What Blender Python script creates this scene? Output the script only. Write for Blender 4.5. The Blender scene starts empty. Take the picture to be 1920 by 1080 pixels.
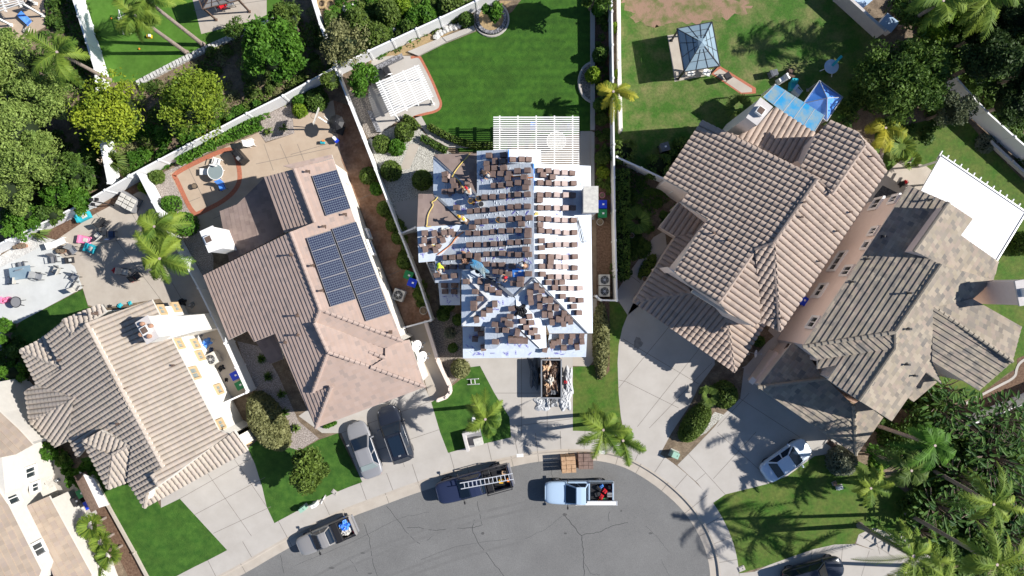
import bpy, bmesh, math, random
import numpy as np
from mathutils import Vector, Matrix, Euler
from mathutils.geometry import tessellate_polygon
R = math.radians
C = bpy.context.scene.collection
# ---------------------------------------------------------------- camera, sky, sun, exposure
H, F = 55.0, 1280.0                     # drone height in metres, focal length in photo pixels
cam_d = bpy.data.cameras.new("drone_camera"); cam_d.sensor_width = 36; cam_d.lens = 24; cam_d.clip_end = 500
cam = bpy.data.objects.new("drone_camera", cam_d); C.objects.link(cam); cam.location = (0, 0, H)
bpy.context.scene.camera = cam
SUN_EL, SUN_AZ = R(37.5), R(4)            # elevation; angle above +X seen from above
W = bpy.data.worlds.new("World"); bpy.context.scene.world = W; W.use_nodes = True
nt = W.node_tree; sky = nt.nodes.new('ShaderNodeTexSky'); sky.sky_type = 'NISHITA'; sky.sun_disc = False
sky.sun_elevation = SUN_EL; sky.sun_rotation = math.pi/2 - SUN_AZ; sky.air_density = 1.0; sky.dust_density = 0.4; sky.ozone_density = 6.0
nt.links.new(sky.outputs[0], nt.nodes['Background'].inputs[0]); nt.nodes['Background'].inputs[1].default_value = 0.07
sd = bpy.data.lights.new("sun", 'SUN'); sd.energy = 5.0; sd.angle = R(0.5); sd.color = (1, 0.96, 0.90)
so = bpy.data.objects.new("sun", sd); C.objects.link(so)
sdir = Vector((math.cos(SUN_EL)*math.cos(SUN_AZ), math.cos(SUN_EL)*math.sin(SUN_AZ), math.sin(SUN_EL)))
so.rotation_euler = sdir.to_track_quat('Z', 'Y').to_euler()
vs = bpy.context.scene.view_settings; vs.view_transform = 'Standard'; vs.look = 'None'; vs.exposure = 0.55; vs.gamma = 1
rnd = random.Random(7); nr = np.random.default_rng(5)

# ---------------------------------------------------------------- helpers
def P(u, v, z=0.0):
    k = (H - z) / F
    return Vector(((u - 960) * k, -(v - 540) * k, z))
def Zf(x0, y0, s): return lambda *p: [(x0 + a / s, y0 + b / s) for a, b in p]
q1, q2, q3, q4 = Zf(0, 0, 4), Zf(480, 0, 4), Zf(960, 0, 4), Zf(1440, 0, 4)
q5, q6, q7, q8 = Zf(0, 270, 4), Zf(480, 270, 4), Zf(960, 270, 4), Zf(1440, 270, 4)
q9, q10, q11, q12 = Zf(0, 540, 4), Zf(480, 540, 4), Zf(960, 540, 4), Zf(1440, 540, 4)
q13, q14, q15, q16 = Zf(0, 810, 4), Zf(480, 810, 4), Zf(960, 810, 4), Zf(1440, 810, 4)
zc, zc2, zd, ze, ze2, zb, za = Zf(770, 270, 5.142), Zf(770, 470, 5.142), Zf(1180, 180, 3.84), Zf(1420, 280, 3.84), Zf(1380, 560, 3.552), Zf(340, 260, 3.84), Zf(0, 540, 2.572)

def mat(name, col, col2=None, rough=0.85, scale=2.0, det=6, bump=0.0, bscale=None, metal=0.0, scale2=None, stripe=None, spec=0.3, trans=0.0, vor=False, ramp=(0.35, 0.65)):
    m = bpy.data.materials.new(name); m.use_nodes = True; t = m.node_tree; b = t.nodes['Principled BSDF']
    b.inputs['Roughness'].default_value = rough; b.inputs['Metallic'].default_value = metal
    b.inputs['Specular IOR Level'].default_value = spec
    b.inputs['Base Color'].default_value = (*col, 1)
    if trans: b.inputs['Transmission Weight'].default_value = trans
    g = None
    if col2 or bump:
        g = t.nodes.new('ShaderNodeNewGeometry')
    if col2:
        n = t.nodes.new('ShaderNodeTexVoronoi' if vor else 'ShaderNodeTexNoise'); n.inputs['Scale'].default_value = scale
        if not vor: n.inputs['Detail'].default_value = det; n.inputs['Roughness'].default_value = 0.65
        t.links.new(g.outputs['Position'], n.inputs['Vector'])
        r = t.nodes.new('ShaderNodeMapRange'); r.inputs[1].default_value, r.inputs[2].default_value = ramp
        t.links.new(n.outputs['Color' if vor else 'Fac'], r.inputs[0])
        x = t.nodes.new('ShaderNodeMix'); x.data_type = 'RGBA'
        x.inputs[6].default_value = (*col, 1); x.inputs[7].default_value = (*col2, 1)
        t.links.new(r.outputs[0], x.inputs[0]); out = x.outputs[2]
        if scale2:
            n2 = t.nodes.new('ShaderNodeTexNoise'); n2.inputs['Scale'].default_value = scale2; n2.inputs['Detail'].default_value = 3
            t.links.new(g.outputs['Position'], n2.inputs['Vector'])
            r2 = t.nodes.new('ShaderNodeMapRange'); r2.inputs[1].default_value = .3; r2.inputs[2].default_value = .7; r2.inputs[3].default_value = .78; r2.inputs[4].default_value = 1.16
            t.links.new(n2.outputs['Fac'], r2.inputs[0])
            y = t.nodes.new('ShaderNodeVectorMath'); y.operation = 'SCALE'
            t.links.new(out, y.inputs[0]); t.links.new(r2.outputs[0], y.inputs['Scale']); out = y.outputs[0]
        if stripe:
            wv = t.nodes.new('ShaderNodeTexWave'); wv.bands_direction = 'Y'; wv.inputs['Scale'].default_value = stripe / 20; wv.inputs['Distortion'].default_value = 1.2; wv.inputs['Detail'].default_value = 3
            t.links.new(g.outputs['Position'], wv.inputs['Vector']); r3 = t.nodes.new('ShaderNodeMapRange'); r3.inputs[3].default_value = .92; r3.inputs[4].default_value = 1.07; t.links.new(wv.outputs['Fac'], r3.inputs[0])
            y3 = t.nodes.new('ShaderNodeVectorMath'); y3.operation = 'SCALE'; t.links.new(out, y3.inputs[0]); t.links.new(r3.outputs[0], y3.inputs['Scale']); out = y3.outputs[0]
        t.links.new(out, b.inputs['Base Color'])
    if bump:
        n = t.nodes.new('ShaderNodeTexNoise'); n.inputs['Scale'].default_value = bscale or scale * 4; n.inputs['Detail'].default_value = 4
        t.links.new(g.outputs['Position'], n.inputs['Vector'])
        bp = t.nodes.new('ShaderNodeBump'); bp.inputs['Strength'].default_value = bump; bp.inputs['Distance'].default_value = 0.05
        t.links.new(n.outputs['Fac'], bp.inputs['Height']); t.links.new(bp.outputs[0], b.inputs['Normal'])
    return m

def tilemat(name, cols, w, c, rough=0.9, var=0.25, offs=True):
    """clay/concrete roof tiles: every tile (a cell of the UV map, in metres) takes its own tone"""
    m = bpy.data.materials.new(name); m.use_nodes = True; t = m.node_tree; b = t.nodes['Principled BSDF']
    b.inputs['Roughness'].default_value = rough; b.inputs['Specular IOR Level'].default_value = .15
    uv = t.nodes.new('ShaderNodeUVMap'); sp = t.nodes.new('ShaderNodeSeparateXYZ'); t.links.new(uv.outputs[0], sp.inputs[0])
    def mth(op, a, bb=None):
        n = t.nodes.new('ShaderNodeMath'); n.operation = op
        if hasattr(a, 'links'): t.links.new(a, n.inputs[0])
        else: n.inputs[0].default_value = a
        if bb is not None:
            if hasattr(bb, 'links'): t.links.new(bb, n.inputs[1])
            else: n.inputs[1].default_value = bb
        return n.outputs[0]
    row = mth('FLOOR', mth('DIVIDE', sp.outputs[1], c))
    half = mth('MULTIPLY', mth('MODULO', row, 2.0), 0.5 if offs else 0.0)
    colm = mth('FLOOR', mth('ADD', mth('DIVIDE', sp.outputs[0], w), half))
    cb = t.nodes.new('ShaderNodeCombineXYZ'); t.links.new(colm, cb.inputs[0]); t.links.new(row, cb.inputs[1])
    wn = t.nodes.new('ShaderNodeTexWhiteNoise'); wn.noise_dimensions = '2D'; t.links.new(cb.outputs[0], wn.inputs['Vector'])
    cr = t.nodes.new('ShaderNodeValToRGB'); cr.color_ramp.interpolation = 'LINEAR'
    el = cr.color_ramp.elements
    while len(el) < len(cols): el.new(0.5)
    for i, k in enumerate(cols): el[i].position = i / (len(cols) - 1); el[i].color = (*k, 1)
    t.links.new(wn.outputs['Value'], cr.inputs[0])
    g = t.nodes.new('ShaderNodeNewGeometry'); n = t.nodes.new('ShaderNodeTexNoise'); n.inputs['Scale'].default_value = .6; n.inputs['Detail'].default_value = 6
    t.links.new(g.outputs['Position'], n.inputs['Vector'])
    r = t.nodes.new('ShaderNodeMapRange'); r.inputs[1].default_value = .3; r.inputs[2].default_value = .7; r.inputs[3].default_value = 1 - var; r.inputs[4].default_value = 1 + var * .6
    t.links.new(n.outputs['Fac'], r.inputs[0])
    y = t.nodes.new('ShaderNodeVectorMath'); y.operation = 'SCALE'; t.links.new(cr.outputs[0], y.inputs[0]); t.links.new(r.outputs[0], y.inputs['Scale'])
    t.links.new(y.outputs[0], b.inputs['Base Color'])
    return m

def leafmat(name, a, b_, rough=.6):
    m = bpy.data.materials.new(name); m.use_nodes = True; t = m.node_tree; b = t.nodes['Principled BSDF']
    b.inputs['Roughness'].default_value = rough; b.inputs['Specular IOR Level'].default_value = .25
    at = t.nodes.new('ShaderNodeAttribute'); at.attribute_name = 'tint'
    x = t.nodes.new('ShaderNodeMix'); x.data_type = 'RGBA'; x.inputs[6].default_value = (*a, 1); x.inputs[7].default_value = (*b_, 1)
    t.links.new(at.outputs['Fac'], x.inputs[0]); t.links.new(x.outputs[2], b.inputs['Base Color'])
    tr = t.nodes.new('ShaderNodeBsdfTranslucent'); t.links.new(x.outputs[2], tr.inputs[0])
    mx = t.nodes.new('ShaderNodeMixShader'); mx.inputs[0].default_value = .3
    t.links.new(b.outputs[0], mx.inputs[1]); t.links.new(tr.outputs[0], mx.inputs[2])
    t.links.new(mx.outputs[0], t.nodes['Material Output'].inputs[0])
    return m

def sat(r, g, b): return (r, g, b)
M = dict(
 soil=mat('soil', (.12, .088, .06), (.25, .19, .13), scale=1.6, bump=.9, bscale=14, scale2=9),
 mulch=mat('mulch', (.10, .055, .035), (.19, .12, .08), scale=6, bump=.8, bscale=25),
 straw=mat('straw_soil', (.40, .29, .15), (.28, .2, .11), scale=5, bump=.5, bscale=20),
 asphalt=mat('asphalt', (.155, .153, .15), (.195, .193, .188), scale=.3, det=12, bump=.4, bscale=60, scale2=24, ramp=(.3, .7)),
 crack=mat('crack_sealer', (.05, .05, .052)),
 concrete=mat('concrete', (.40, .37, .335), (.455, .425, .39), scale=.5, det=8, bump=.1, bscale=40),
 conc2=mat('old_concrete', (.40, .35, .295), (.46, .41, .35), scale=.9, det=8),
 concw=mat('white_deck', (.50, .51, .50), (.58, .59, .58), scale=.6, det=8),
 patio=mat('tan_patio', (.41, .315, .235), (.47, .375, .285), scale=.7, det=8),
 rust=mat('stained_concrete', (.20, .10, .055), (.34, .21, .14), scale=1.1, det=8, scale2=5),
 path=mat('brown_path', (.19, .13, .085), (.27, .2, .14), scale=1.5, det=8),
 joint=mat('joint', (.19, .17, .15)),
 brick=mat('brick_edging', (.46, .16, .09), (.33, .12, .075), scale=9, det=3),
 gbrick=mat('grey_brick', (.12, .12, .13), (.3, .3, .32), scale=9, det=1, ramp=(.45, .55)),
 gravelw=mat('white_gravel', (.22, .21, .18), (.62, .6, .54), scale=14, det=3, bump=1, bscale=20, ramp=(.4, .6)),
 gravel=mat('grey_gravel', (.12, .105, .09), (.38, .33, .28), scale=12, det=3, bump=1, bscale=20, ramp=(.4, .62)),
 gravelp=mat('pink_gravel', (.22, .185, .165), (.47, .41, .37), scale=12, det=3, bump=1, bscale=20, ramp=(.4, .62)),
 gravelb=mat('black_gravel', (.02, .02, .022), (.1, .1, .11), scale=12, det=3, bump=1, bscale=20),
 lawn=mat('lawn', (.022, .08, .006), (.055, .145, .012), scale=2.2, det=9, bump=1, bscale=26, scale2=.5, ramp=(.3, .7), stripe=8.5),
 lawnf=mat('front_lawn', (.024, .085, .008), (.07, .16, .02), scale=1.8, det=11, bump=1, bscale=26, scale2=.8, ramp=(.3, .7)),
 lawnd=mat('patchy_lawn', (.05, .135, .014), (.19, .19, .07), scale=.6, det=10, bump=1, bscale=22, scale2=6, ramp=(.42, .68)),
 lawnr=mat('worn_lawn', (.045, .125, .010), (.12, .15, .03), scale=.7, det=9, bump=.8, bscale=22, scale2=4),
 bare=mat('bare_ground', (.30, .19, .13), (.13, .15, .045), scale=1.0, det=10, bump=.8, bscale=22, ramp=(.45, .62)),
 turf=mat('artificial_turf', (.06, .15, .014), (.08, .18, .022), scale=3, det=4, bump=.3, bscale=40, scale2=.6),
 white=mat('white_vinyl', (.80, .80, .80), rough=.5), whitep=mat('white_paint', (.78, .77, .75), rough=.6),
 stuccoW=mat('cream_stucco', (.74, .70, .62), (.78, .74, .67), scale=3, bump=.2, bscale=40),
 stuccoA=mat('pale_stucco', (.76, .73, .66), (.79, .76, .7), scale=3, bump=.2, bscale=40),
 stuccoF=mat('warm_stucco', (.56, .53, .48), (.60, .57, .52), scale=3, bump=.2, bscale=40),
 stuccoP=mat('pink_stucco', (.74, .62, .55), (.78, .66, .59), scale=3, bump=.2, bscale=40),
 stuccoG=mat('grey_stucco', (.50, .47, .46), (.56, .53, .51), scale=3, bump=.2, bscale=40),
 trim=mat('tan_trim', (.52, .38, .22)), fascia=mat('fascia', (.62, .58, .52)), fasciab=mat('brown_fascia', (.22, .15, .12)),
 wood=mat('wood', (.38, .23, .13), (.5, .33, .2), scale=6), woodd=mat('dark_wood', (.10, .065, .05), (.16, .11, .085), scale=6),
 metal=mat('grey_metal', (.45, .46, .47), rough=.35, metal=.6), dark=mat('dark_metal', (.03, .03, .033), rough=.5),
 alu=mat('aluminium', (.75, .76, .78), rough=.35, metal=.4),
 glass=mat('window_glass', (.03, .04, .045), rough=.08, spec=.8), glassl=mat('pale_glass', (.25, .30, .30), rough=.15, spec=.8),
 roofglass=mat('polycarbonate', (.20, .28, .34), (.25, .34, .40), scale=.8, rough=.35, spec=.6),
 tyre=mat('rubber', (.018, .018, .018), rough=.8), rim=mat('wheel_rim', (.4, .4, .42), rough=.3, metal=.8),
 black=mat('black_plastic', (.02, .02, .022), rough=.45), grey=mat('grey_plastic', (.22, .22, .23)),
 blue=mat('blue_plastic', (.015, .05, .55), rough=.45), green=mat('green_plastic', (.02, .20, .07), rough=.5),
 cblue=mat('blue_fabric', (.06, .26, .80), (.16, .38, .9), scale=1.5, rough=.28, spec=.8), red=mat('red_paint', (.55, .02, .03), rough=.5),
 cyan=mat('turquoise_plastic', (.03, .38, .46), rough=.5), pink=mat('pink_plastic', (.75, .22, .38), rough=.5),
 yellow=mat('yellow_plastic', (.8, .45, .03), rough=.5), rope=mat('yellow_rope', (.75, .58, .15)), hiviz=mat('safety_yellow', (.62, .85, .05)),
 orange=mat('orange_paint', (.8, .25, .04)), terra=mat('terracotta', (.36, .19, .12), (.42, .25, .17), scale=4), skin=mat('skin', (.42, .24, .15)),
 denim=mat('denim', (.06, .09, .17)), cloth=mat('pale_cloth', (.6, .58, .52), (.45, .43, .4), scale=4), tarp=mat('grey_tarp', (.42, .43, .45), (.62, .63, .64), scale=2, bump=1, bscale=5),
 tarpd=mat('dark_tarp', (.10, .11, .125), (.17, .18, .2), scale=2, bump=1, bscale=5), card=mat('cardboard', (.50, .31, .18), (.6, .4, .25), scale=5),
 purple=mat('purple_ink', (.10, .07, .50)), rock=mat('pale_rock', (.45, .44, .42), (.62, .61, .58), scale=3, bump=1, bscale=8),
 bark=mat('bark', (.16, .12, .09), (.24, .19, .15), scale=5, bump=1, bscale=14), palmb=mat('palm_bark', (.24, .19, .16), (.34, .28, .24), scale=6, bump=1, bscale=18),
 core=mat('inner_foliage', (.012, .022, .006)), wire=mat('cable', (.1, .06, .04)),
 poolp=mat('blue_absorber', (.012, .22, .45), (.22, .27, .26), scale=.9, det=5, rough=.5, ramp=(.40, .66)),
 debris=mat('debris', (.32, .2, .13), (.6, .5, .42), scale=3, det=6, ramp=(.45, .55)),
 tileU=mat('white_underlayment', (.52, .58, .66), (.60, .66, .73), scale=2.5, rough=.5, bump=.35, bscale=6),
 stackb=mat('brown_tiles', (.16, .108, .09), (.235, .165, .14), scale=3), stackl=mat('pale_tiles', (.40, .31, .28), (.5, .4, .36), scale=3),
)
M['tileA'] = tilemat('tan_s_tile', [(.39, .335, .28), (.43, .375, .315), (.41, .35, .30), (.45, .39, .33)], .36, .40, var=.08, offs=False)
M['tileD'] = tilemat('brown_s_tile', [(.34, .27, .225), (.42, .335, .275), (.385, .31, .26), (.42, .33, .275)], .40, .42, var=.08, offs=False)
M['tileB'] = tilemat('pinkish_flat_tile', [(.40, .30, .25), (.43, .325, .275), (.41, .31, .26), (.44, .335, .285), (.34, .27, .235)], .33, .33, var=.07)
M['tileE'] = tilemat('weathered_flat_tile', [(.21, .185, .16), (.34, .29, .22), (.26, .23, .195), (.34, .275, .225), (.39, .335, .26), (.18, .165, .15)], .33, .38, var=.08)
M['tileF'] = tilemat('beige_flat_tile', [(.34, .275, .22), (.41, .33, .255), (.36, .29, .245), (.43, .345, .265)], .33, .42, var=.07)
M['tileO'] = tilemat('old_brown_flat_tile', [(.22, .165, .145), (.28, .215, .185), (.25, .19, .17)], .33, .36, var=.15)
LM = dict(
 olive=leafmat('olive_leaves', (.12, .195, .035), (.33, .43, .11)), yellow=leafmat('yellow_green_leaves', (.10, .18, .02), (.38, .45, .035)),
 bright=leafmat('bright_leaves', (.035, .11, .01), (.13, .28, .03)), deep=leafmat('deep_green_leaves', (.035, .085, .015), (.14, .23, .04)),
 mid=leafmat('mid_green_leaves', (.055, .105, .018), (.17, .24, .045)), lime=leafmat('lime_leaves', (.10, .19, .01), (.25, .36, .03)),
 palm=leafmat('palm_leaves', (.07, .15, .02), (.26, .34, .045)), palmy=leafmat('yellowing_palm_leaves', (.12, .2, .02), (.48, .42, .04)),
 dust=leafmat('dusty_leaves', (.14, .15, .06), (.3, .3, .13)), grey=leafmat('grey_leaves', (.13, .15, .1), (.3, .32, .22)), plume=leafmat('pampas_plume', (.5, .4, .3), (.65, .55, .42)),
 banana=leafmat('banana_leaves', (.022, .07, .015), (.09, .18, .03), rough=.6), pinkf=leafmat('pink_flowers', (.25, .10, .16), (.4, .25, .25)))

def tag(o, label=None, cat=None, group=None, kind=None):
    if label: o['label'] = label
    if cat: o['category'] = cat
    if group: o['group'] = group
    if kind: o['kind'] = kind
    return o
def empty(name, loc=(0, 0, 0), rz=0, **k):
    o = bpy.data.objects.new(name, None); C.objects.link(o); o.location = loc; o.rotation_euler[2] = rz
    o.empty_display_size = .2
    return tag(o, **k)
class MB:
    """collects shapes, builds ONE mesh object"""
    def __init__(s): s.v = []; s.f = []; s.mi = []; s.mats = []; s.m = 0
    def use(s, m):
        if m not in s.mats: s.mats.append(m)
        s.m = s.mats.index(m); return s
    def add(s, vs, fs):
        n = len(s.v); s.v += [tuple(p) for p in vs]; s.f += [tuple(n + i for i in f) for f in fs]; s.mi += [s.m] * len(fs); return s
    def box(s, c, d, rz=0, rx=0, ry=0, taper=1.0):
        a, b, h = d[0] / 2, d[1] / 2, d[2] / 2
        vs = [Vector((x * a * (taper if z > 0 else 1), y * b * (taper if z > 0 else 1), z * h)) for z in (-1, 1) for x, y in ((-1, -1), (1, -1), (1, 1), (-1, 1))]
        m = Euler((rx, ry, rz)).to_matrix(); c = Vector(c)
        return s.add([m @ p + c for p in vs], [(3, 2, 1, 0), (4, 5, 6, 7), (0, 1, 5, 4), (1, 2, 6, 5), (2, 3, 7, 6), (3, 0, 4, 7)])
    def bar(s, a, b, w, h=None):
        a, b = Vector(a), Vector(b); h = h or w; d = (b - a); L = d.length
        if L < 1e-6: return s
        q = d.to_track_quat('X', 'Z').to_matrix(); vs = []
        for x in (0, L):
            for y, z in ((-1, -1), (1, -1), (1, 1), (-1, 1)): vs.append(q @ Vector((x, y * w / 2, z * h / 2)) + a)
        return s.add(vs, [(0, 1, 2, 3), (7, 6, 5, 4), (0, 4, 5, 1), (1, 5, 6, 2), (2, 6, 7, 3), (3, 7, 4, 0)])
    def tube(s, pts, r, n=8, cap=True):
        pts = [Vector(p) for p in pts]; rs = r if isinstance(r, (list, tuple)) else [r] * len(pts); vs = []; fs = []
        for i, p in enumerate(pts):
            d = (pts[min(i + 1, len(pts) - 1)] - pts[max(i - 1, 0)]).normalized(); q = d.to_track_quat('Z', 'Y').to_matrix()
            for k in range(n):
                a = 2 * math.pi * k / n; vs.append(q @ Vector((math.cos(a) * rs[i], math.sin(a) * rs[i], 0)) + p)
        for i in range(len(pts) - 1):
            for k in range(n): fs.append((i * n + k, i * n + (k + 1) % n, (i + 1) * n + (k + 1) % n, (i + 1) * n + k))
        if cap: fs += [tuple(range(n))[::-1], tuple(range((len(pts) - 1) * n, len(pts) * n))]
        return s.add(vs, fs)
    def lathe(s, c, prof, n=16):
        c = Vector(c); return s.tube2(c, prof, n)
    def tube2(s, c, prof, n=16):
        c = Vector(c)
        vs = []; fs = []
        for r, z in prof:
            for k in range(n):
                a = 2 * math.pi * k / n; vs.append(c + Vector((math.cos(a) * r, math.sin(a) * r, z)))
        for i in range(len(prof) - 1):
            for k in range(n): fs.append((i * n + k, i * n + (k + 1) % n, (i + 1) * n + (k + 1) % n, (i + 1) * n + k))
        fs += [tuple(range(n))[::-1], tuple(range((len(prof) - 1) * n, len(prof) * n))]
        return s.add(vs, fs)
    def poly(s, pts, z0=None, z1=None):
        """flat polygon (3-D points) or prism between heights z0, z1"""
        pts = [Vector(p) for p in pts]
        tr = tessellate_polygon([[Vector((p.x, p.y, 0)) for p in pts]])
        A = sum(pts[i].x * pts[(i + 1) % len(pts)].y - pts[(i + 1) % len(pts)].x * pts[i].y for i in range(len(pts)))
        if A < 0: pass
        def up(t):
            a, b, c = (pts[i] for i in t); return t if ((b - a).cross(c - a)).z > 0 else t[::-1]
        tr = [up(tuple(t)) for t in tr]
        if z0 is None: return s.add(pts, tr)
        n = len(pts); vs = [(p.x, p.y, z1 if z1 is not None else p.z) for p in pts] + [(p.x, p.y, z0) for p in pts]
        fs = list(tr) + [tuple(n + i for i in t[::-1]) for t in tr]
        for i in range(n):
            j = (i + 1) % n; fs.append((i, n + i, n + j, j) if A > 0 else (j, n + j, n + i, i))
        return s.add(vs, fs)
    def ribbon(s, pts, w, z=0.0):
        vs = []; fs = []; pts = [Vector(p) for p in pts]
        for i, p in enumerate(pts):
            d = pts[min(i + 1, len(pts) - 1)] - pts[max(i - 1, 0)]; d.z = 0; d.normalize(); nn = Vector((-d.y, d.x, 0)) * w / 2
            vs += [(p.x + nn.x, p.y + nn.y, p.z + z), (p.x - nn.x, p.y - nn.y, p.z + z)]
        for i in range(len(pts) - 1): fs.append((2 * i, 2 * i + 1, 2 * i + 3, 2 * i + 2))
        return s.add(vs, fs)
    def build(s, name, m=None, parent=None, smooth=False, bevel=0):
        me = bpy.data.meshes.new(name); me.from_pydata(s.v, [], s.f)
        for k in (s.mats or [m]): me.materials.append(M[k] if isinstance(k, str) and k in M else (LM[k] if isinstance(k, str) else k))
        if s.mats: me.polygons.foreach_set('material_index', s.mi)
        if smooth: me.polygons.foreach_set('use_smooth', [True] * len(me.polygons))
        o = bpy.data.objects.new(name, me); C.objects.link(o)
        if parent: o.parent = parent
        if bevel:
            b = o.modifiers.new('b', 'BEVEL'); b.width = bevel; b.segments = 2
        return o
def copy_tree(o, parent=None):
    c = o.copy(); C.objects.link(c); c.parent = parent
    for ch in o.children: copy_tree(ch, c)
    return c
def offs(pl, d):
    """offset a pixel polyline by d pixels to its left (up side for left-to-right lines)"""
    out = []
    for i, p in enumerate(pl):
        a = pl[max(i - 1, 0)]; b = pl[min(i + 1, len(pl) - 1)]
        dx, dy = b[0] - a[0], b[1] - a[1]; L = math.hypot(dx, dy); out.append((p[0] + dy / L * d, p[1] - dx / L * d))
    return out
def smooth_line(pl, it=2):
    for _ in range(it):
        o = [pl[0]]
        for a, b in zip(pl, pl[1:]): o += [(a[0] * .75 + b[0] * .25, a[1] * .75 + b[1] * .25), (a[0] * .25 + b[0] * .75, a[1] * .25 + b[1] * .75)]
        pl = o + [pl[-1]]
    return pl
def patch(name, pts, m, lvl, lines=(), lw=.035, lm='joint', z=0.0):
    b = MB().use(m); zz = z + lvl * .004; b.poly([P(u, v, zz) for u, v in pts])
    b.use(lm)
    for l in lines: b.ribbon([P(u, v, zz) for u, v in l], lw, .003)
    return tag(b.build(name), kind='structure')
# ---------------------------------------------------------------- ground, road, pavements
E0 = [(250, 1190), (350, 1130), (452, 1080), (532, 1032), (642, 975), (725, 945), (775, 926), (870, 896), (960, 875), (1002, 866), (1060, 861), (1115, 863), (1150, 869), (1185, 882), (1235, 914), (1282, 957), (1310, 1000), (1327, 1042), (1333, 1085), (1330, 1140), (1310, 1210)]
E0 = smooth_line(E0, 2)
E1, E1b, E2 = offs(E0, 14), offs(E0, 19), offs(E0, 54)
far = [(3100, 1210), (3100, -900), (-1200, -900), (-1200, 1190)]
g = MB().use('soil'); g.poly([P(u, v, -.3) for u, v in ((-6000, -5000), (8000, -5000), (8000, 6000), (-6000, 6000))]); tag(g.build('ground'), kind='structure')
g = MB().use('soil'); g.poly([P(u, v, 0) for u, v in offs(E0, 18) + far]); tag(g.build('yard_ground'), kind='structure')
g = MB().use('asphalt'); g.poly([P(u, v, -.14) for u, v in offs(E0, .2) + [(1310, 1900), (250, 1900)]])
g.use('crack')
def wig(pl, a=1.2, n=5):
    o = []
    for p, q in zip(pl, pl[1:]):
        for i in range(n): t = i / n; o.append((p[0] + (q[0] - p[0]) * t + rnd.uniform(-a, a), p[1] + (q[1] - p[1]) * t + rnd.uniform(-a, a)))
    return o + [pl[-1]]
for pl, w in [(q14((980, 560), (1090, 690), (1130, 760), (1230, 840)), .06), (q14((1130, 720), (1220, 715), (1330, 740), (1450, 725), (1620, 715), (1700, 700), (1660, 520)), .06), (q14((1280, 810), (1370, 750)), .05),
              (q14((1640, 660), (1620, 740), (1660, 820), (1760, 950), (1860, 1080)), .07), (q14((810, 690), (850, 800), (870, 950), (910, 1080)), .06), (q14((180, 920), (210, 1060)), .05), (q14((700, 940), (760, 1050)), .04),
              (q15((390, 620), (450, 690), (520, 780), (535, 900), (540, 1080)), .09), (q15((520, 770), (600, 760), (680, 740), (760, 700), (870, 680)), .07), (q15((540, 980), (590, 1060), (660, 1070)), .05), (q15((730, 600), (725, 670)), .05), (q15((285, 250), (305, 340)), .05),
              (q15((1000, 700), (1100, 800), (1180, 900)), .03), (q15((380, 630), (250, 730), (100, 800)), .03), (q15((1120, 950), (1180, 1080)), .03), (q14((1240, 960), (1500, 860), (1900, 800)), .03), (q14((300, 1000), (700, 830), (1100, 640), (1300, 600)), .03)]:
    g.ribbon([P(u, v, -.14) for u, v in wig(pl)], w * .55, .004)
tag(g.build('road'), kind='structure')
def strip(name, a, b, m, za, zb=None, lines=()):
    s = MB().use(m); zb = za if zb is None else zb; vs = []
    for p, r in zip(a, b): vs += [P(*p, za), P(*r, zb)]
    s.add(vs, [(2 * i, 2 * i + 2, 2 * i + 3, 2 * i + 1) for i in range(len(a) - 1)]); s.use('joint')
    for i in lines: s.ribbon([P(*a[i], za), P(*b[i], zb)], .04, .004)
    return tag(s.build(name), kind='structure')
jn = range(6, len(E0), 4)
strip('gutter', E0, E1, 'conc2', -.136, -.12, jn)
strip('kerb_face', E1, offs(E0, 16.5), 'conc2', -.12, .02)
strip('kerb', offs(E0, 16.5), offs(E0, 20), 'conc2', .02, .02, jn)
strip('pavement', offs(E0, 20), E2, 'concrete', .02, .02, range(5, len(E0), 3))
L = lambda *p: list(p)
def rough(pl, a):
    pl = smooth_line(list(pl) + [pl[0]], 2); return [(u + rnd.uniform(-a, a), v + rnd.uniform(-a * .6, a * .6)) for p, q in zip(pl, pl[1:]) for u, v in ((p[0], p[1]), ((p[0] + q[0]) / 2, (p[1] + q[1]) / 2))]
# driveways
patch('driveway', L((300, 900), (302, 952), (337, 935), (431, 1037), (517, 986), (500, 950), (492, 915), (478, 870), (455, 820)), 'concrete', 3,
      [[(337, 935), (470, 860)], [(384, 880), (475, 1010)], [(432, 850), (500, 950)], [(365, 965), (497, 895)], [(400, 1000), (508, 950)]])
patch('driveway', L((560, 780), (604, 812), (640, 812), (681, 908), (842, 854), (825, 810), (808, 752), (760, 640)), 'concrete', 3,
      [[(640, 812), (808, 752)], [(660, 860), (825, 805)], [(727, 780), (760, 880)], [(681, 906), (842, 852)]])
patch('courtyard_path', L((762, 615), (800, 602), (822, 672), (845, 725), (840, 737), (807, 755), (790, 690)), 'conc2', 4)
patch('driveway', L((870, 660), (870, 690), (900, 686), (927, 737), (955, 782), (959, 826), (1074, 812), (1074, 660)), 'concrete', 3,
      [[(978, 670), (978, 815)], [(1026, 670), (1026, 812)], [(927, 737), (1074, 737)], [(957, 800), (1074, 785)]])
patch('driveway', L((1177, 590), (1167, 615), (1160, 647), (1158, 680), (1160, 740), (1164, 780), (1172, 822), (1237, 854), (1260, 810), (1295, 757), (1310, 725), (1340, 684), (1340, 560), (1200, 540)), 'concrete', 3,
      [q11((830, 380), (1400, 720)), q11((850, 700), (1250, 900)), q11((800, 750), (1500, -100)), q11((940, 1040), (1520, 560 - 250)), q11((1030, 1050), (1500, 560)), q11((850, 700), (800, 690))])
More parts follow.
